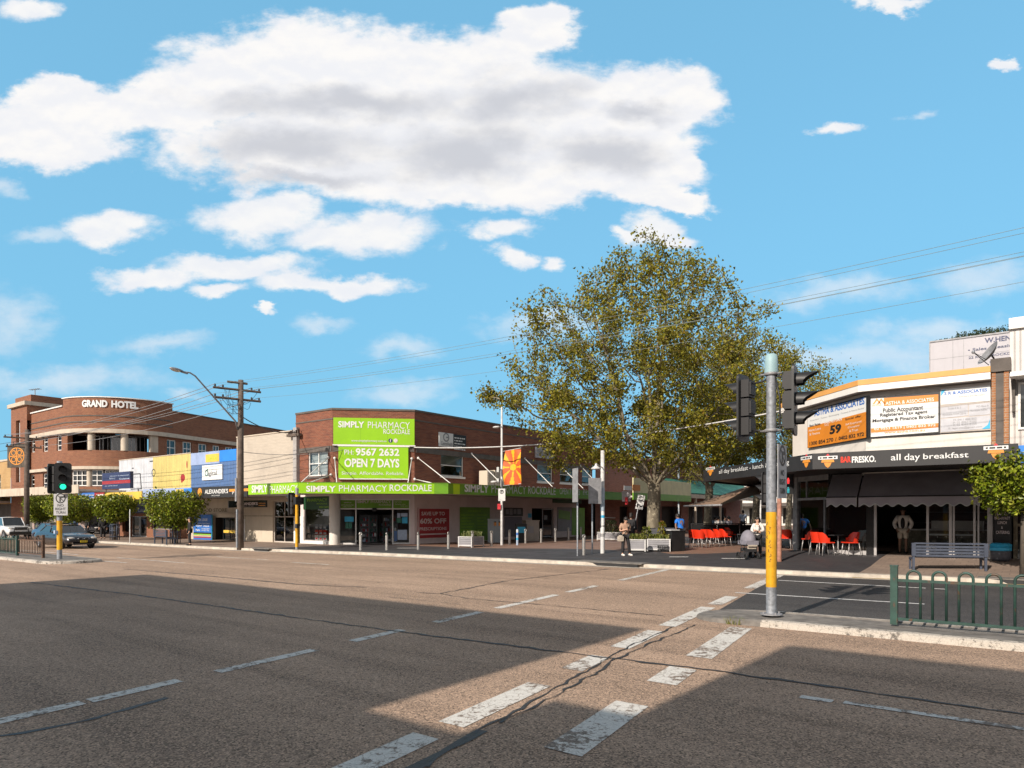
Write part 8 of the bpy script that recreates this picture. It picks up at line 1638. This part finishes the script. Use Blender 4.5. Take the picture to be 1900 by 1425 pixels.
sit = dict(pel=(0, 0, .52), wai=(0, .0, .68), che=(0, -.03, .88), nec=(0, -.05, 1.04), hd0=(0, -.07, 1.13), hd1=(0, -.08, 1.21), hd2=(0, -.07, 1.265), shR=(-.175, -.02, .98), shL=(.175, -.02, .98), elR=(-.23, -.08, .74), elL=(.23, -.08, .74), wrR=(-.15, -.30, .70), wrL=(.15, -.30, .70), hpR=(-.09, -.03, .50), hpL=(.09, -.03, .50), knR=(-.11, -.42, .49), knL=(.11, -.42, .49), anR=(-.11, -.40, .09), anL=(.11, -.40, .09), toR=(-.115, -.55, .035), toL=(.115, -.55, .035))
for px, py, D, yw, tp, lb in ((1326, 975, 47, 120, 'c_pale', 'seated person in a pale top under the second plane tree, leftmost of the far group'), (1333, 976, 46, 150, 'c_white', 'seated person in white beside the person in the pale top under the trees'), (1343, 975, 47, 60, 'c_white', 'person sitting in white shirt under the brown folding awning'), (1353, 976, 46, 200, 'c_grey', 'person in a grey patterned top seated rightmost of the far group')):
    x, y = at(px, D); person((x, y, gz(x, y)+.12), TH+R(yw), lb, 1.7, sit, top=tp, bottom='c_black')
x, y = at(1378.5, 50); person((x, y, gz(x, y)+.1), TH+R(170), 'person in a light blue shirt walking away left of the third tree trunk', 1.72, None, top='c_pale', bottom='c_black', skin='skin')
x, y, z = on_g(1450, 1016); person((x, y-.3, z), TH+R(250), 'person in blue sitting partly hidden behind the yellow signal pole', 1.7, sit, top='c_blue', sleeves='long', bottom='c_jean')
x, y, z = on_g(191, 1000.5); person((x, y, z), TH+R(30), 'dark clothed person walking on the left footpath beyond the black sedan', 1.75, dict(knR=(-.1, -.15, .5), anR=(-.1, -.22, .10), toR=(-.11, -.36, .06), anL=(.1, .2, .11), toL=(.11, .06, .04)), top='c_black', sleeves='long', bottom='c_black', shoes='black')
x, y, z = on_g(352, 1012); person((x, y, z), TH+R(-60), 'person in black standing beside the blue agency board', 1.68, None, top='c_black', sleeves='long', bottom='c_black', shoes='black', hair_len=.1)
x, y = at(138, 60); person((x, y, gz(x, y)), TH+R(20), 'person in a denim jacket under the hotel awning behind the clipped trees', 1.75, None, top='c_jean', sleeves='long', bottom='c_black'); x, y = at(162, 59); person((x, y, gz(x, y)), TH+R(-30), 'dark figure under the hotel awning right of the person in denim', 1.75, None, top='c_black', sleeves='long', bottom='c_black')
# ---------------------------------------------------------------- cafe chairs and tables
def cafe_chair(shell='red_plastic'):
    t = thing('cafe_chair', (0, 0, 0), 'chair', 'chair'); mb = MB()               # faces -y
    n = 8; W = .24
    def arcp(z, d, wd, cv): return [(wd*math.sin(R(-100+200*i/n)), d+cv*(math.cos(R(-100+200*i/n))), z) for i in range(n+1)]
    lo_, mi_, hi_ = arcp(.46, .0, .25, .21), arcp(.62, .02, .27, .23), arcp(.82, .07, .26, .22)
    top_ = [(p[0], p[1], p[2]-(.20 if i in (0, n) else .08 if i in (1, n-1) else 0)) for i, p in enumerate(hi_)]
    for A, B in ((lo_, mi_), (mi_, top_)):
        for i in range(n): mb.face([A[i], A[i+1], B[i+1], B[i]], None, True); mb.face([(A[i][0]*.94, A[i][1]-.018, A[i][2]), (B[i][0]*.94, B[i][1]-.018, B[i][2]), (B[i+1][0]*.94, B[i+1][1]-.018, B[i+1][2]), (A[i+1][0]*.94, A[i+1][1]-.018, A[i+1][2])], None, True)
    mb.build('backrest', M[shell], t); mb = MB(); pl = [(-.22, -.24), (.22, -.24), (.25, -.05), (.24, .12), (.14, .21), (-.14, .21), (-.24, .12), (-.25, -.05)]; mb.prism(pl, .44, .475); mb.build('seat', M[shell], t)
    for sx in (-1, 1):
        for sy in (-1, 1): mb = MB(); mb.tube([(sx*.19, sy*.18, .44), (sx*.23, sy*.23+.0, 0)], .016, 6); mb.build('leg', M['alu'], t)
    return t
def cafe_table(r=.36):
    t = thing('cafe_table', (0, 0, 0), 'table', 'table'); mb = MB(); mb.lathe([(0, .75), (r, .75), (r, .72), (0, .72)], n=20, smooth=False); mb.build('tabletop', M['charcoal'], t); mb = MB(); mb.lathe([(.028, .03), (.028, .72)], n=8); mb.build('stem', M['alu'], t); mb = MB()
    for k in range(4): a = R(45+90*k); mb.tube([(0, 0, .06), (.3*math.cos(a), .3*math.sin(a), .02)], .02, 5)
    mb.build('base', M['alu'], t); return t
ch0 = None
CH = [(1504, 1022, 205, 'red', 'red chair nearest the corner glass of the cafe, left end of the front table'), (1519, 1029, 115, 'red', 'red chair backed against the corner glass, left of the front table'), (1531, 1030, 95, 'red', 'red chair drawn up close at the left side of the front table'), (1579, 1030.5, 275, 'red', 'red chair on the right side of the front table, back to the dark pier'),
      (1458, 1019, 150, 'red', 'red chair seen right behind the yellow signal pole'), (1288, 1015, 160, 'red', 'red chair beside the man in blue, left end of the long row'), (1298, 1017, 140, 'red', 'second red chair from the man in blue'), (1310, 1014, 150, 'red', 'third red chair in the row from the man in blue'), (1322, 1015, 100, 'red', 'red chair at the middle of the long row'), (1334, 1013.5, 100, 'red', 'red chair of the long row just below the standing pole in the mall'),
      (1345, 1013, 95, 'red', 'red chair second from the right end of the long row'), (1355, 1008, 95, 'red', 'red chair at the right end of the long row, near the pram'), (1593, 1026, 280, 'white', 'white plastic chair tucked behind the red chair by the dark pier'), (1602, 1025.5, 290, 'white', 'white plastic chair standing against the dark pier')]
cw0 = None
for (px, py, yw, kind, lb) in CH:
    x, y, z = on_g(px, py)
    if kind == 'red':
        if ch0 is None: ch0 = cafe_chair(); o = ch0
        else: o = dup(ch0)
    else:
        if cw0 is None: cw0 = cafe_chair('white_plastic'); o = cw0
        else: o = dup(cw0)
    o['label'] = lb; o['group'] = kind+' cafe chairs'; place(o, (x, y, z), TH+R(yw)); o.scale = (1.08, 1.08, 1.08)
tb0 = None
for (px, py, lb) in ((1555, 1028, 'dark round cafe table between the red chairs before the cafe window'), (1300, 1010, 'dark cafe table at the left end of the long chair row'), (1328, 1009.5, 'dark cafe table at the middle of the long chair row'), (1349, 1008, 'dark cafe table at the right end of the long chair row'), (1468, 1016, 'dark cafe table behind the yellow signal pole')):
    x, y, z = on_g(px, py)
    if tb0 is None: tb0 = cafe_table(); o = tb0
    else: o = dup(tb0)
    o['label'] = lb; o['group'] = 'dark cafe tables'; place(o, (x, y, z), TH)
# black wind screens round the mall tables
for k, (pa, pb, D, lb) in enumerate(((1282, 1330, 39.5, 'left black wind screen behind the long row of red chairs'), (1331, 1372, 39.2, 'middle black wind screen behind the long row of red chairs'), (1373, 1412, 38.5, 'right black wind screen between the mall tables and the signal pole'))):
    p0, p1 = at(pa, D), at(pb, D); f = Fr(p0, p1); z = gz(*p0); t = thing('wind_screen', (*p0, z), lb, 'screen', 'black wind screens at the cafe'); mb = MB(f); mb.box(.05, -.02, z+.12, f.L-.05, .0, z+1.05); mb.build('panel', M['black'], t); mb = MB(f); mb.box(0, -.04, z, .05, .02, z+1.12); mb.box(f.L-.05, -.04, z, f.L, .02, z+1.12); mb.box(.05, -.035, z+1.07, f.L-.05, .015, z+1.12); mb.build('frame', M['charcoal'], t)
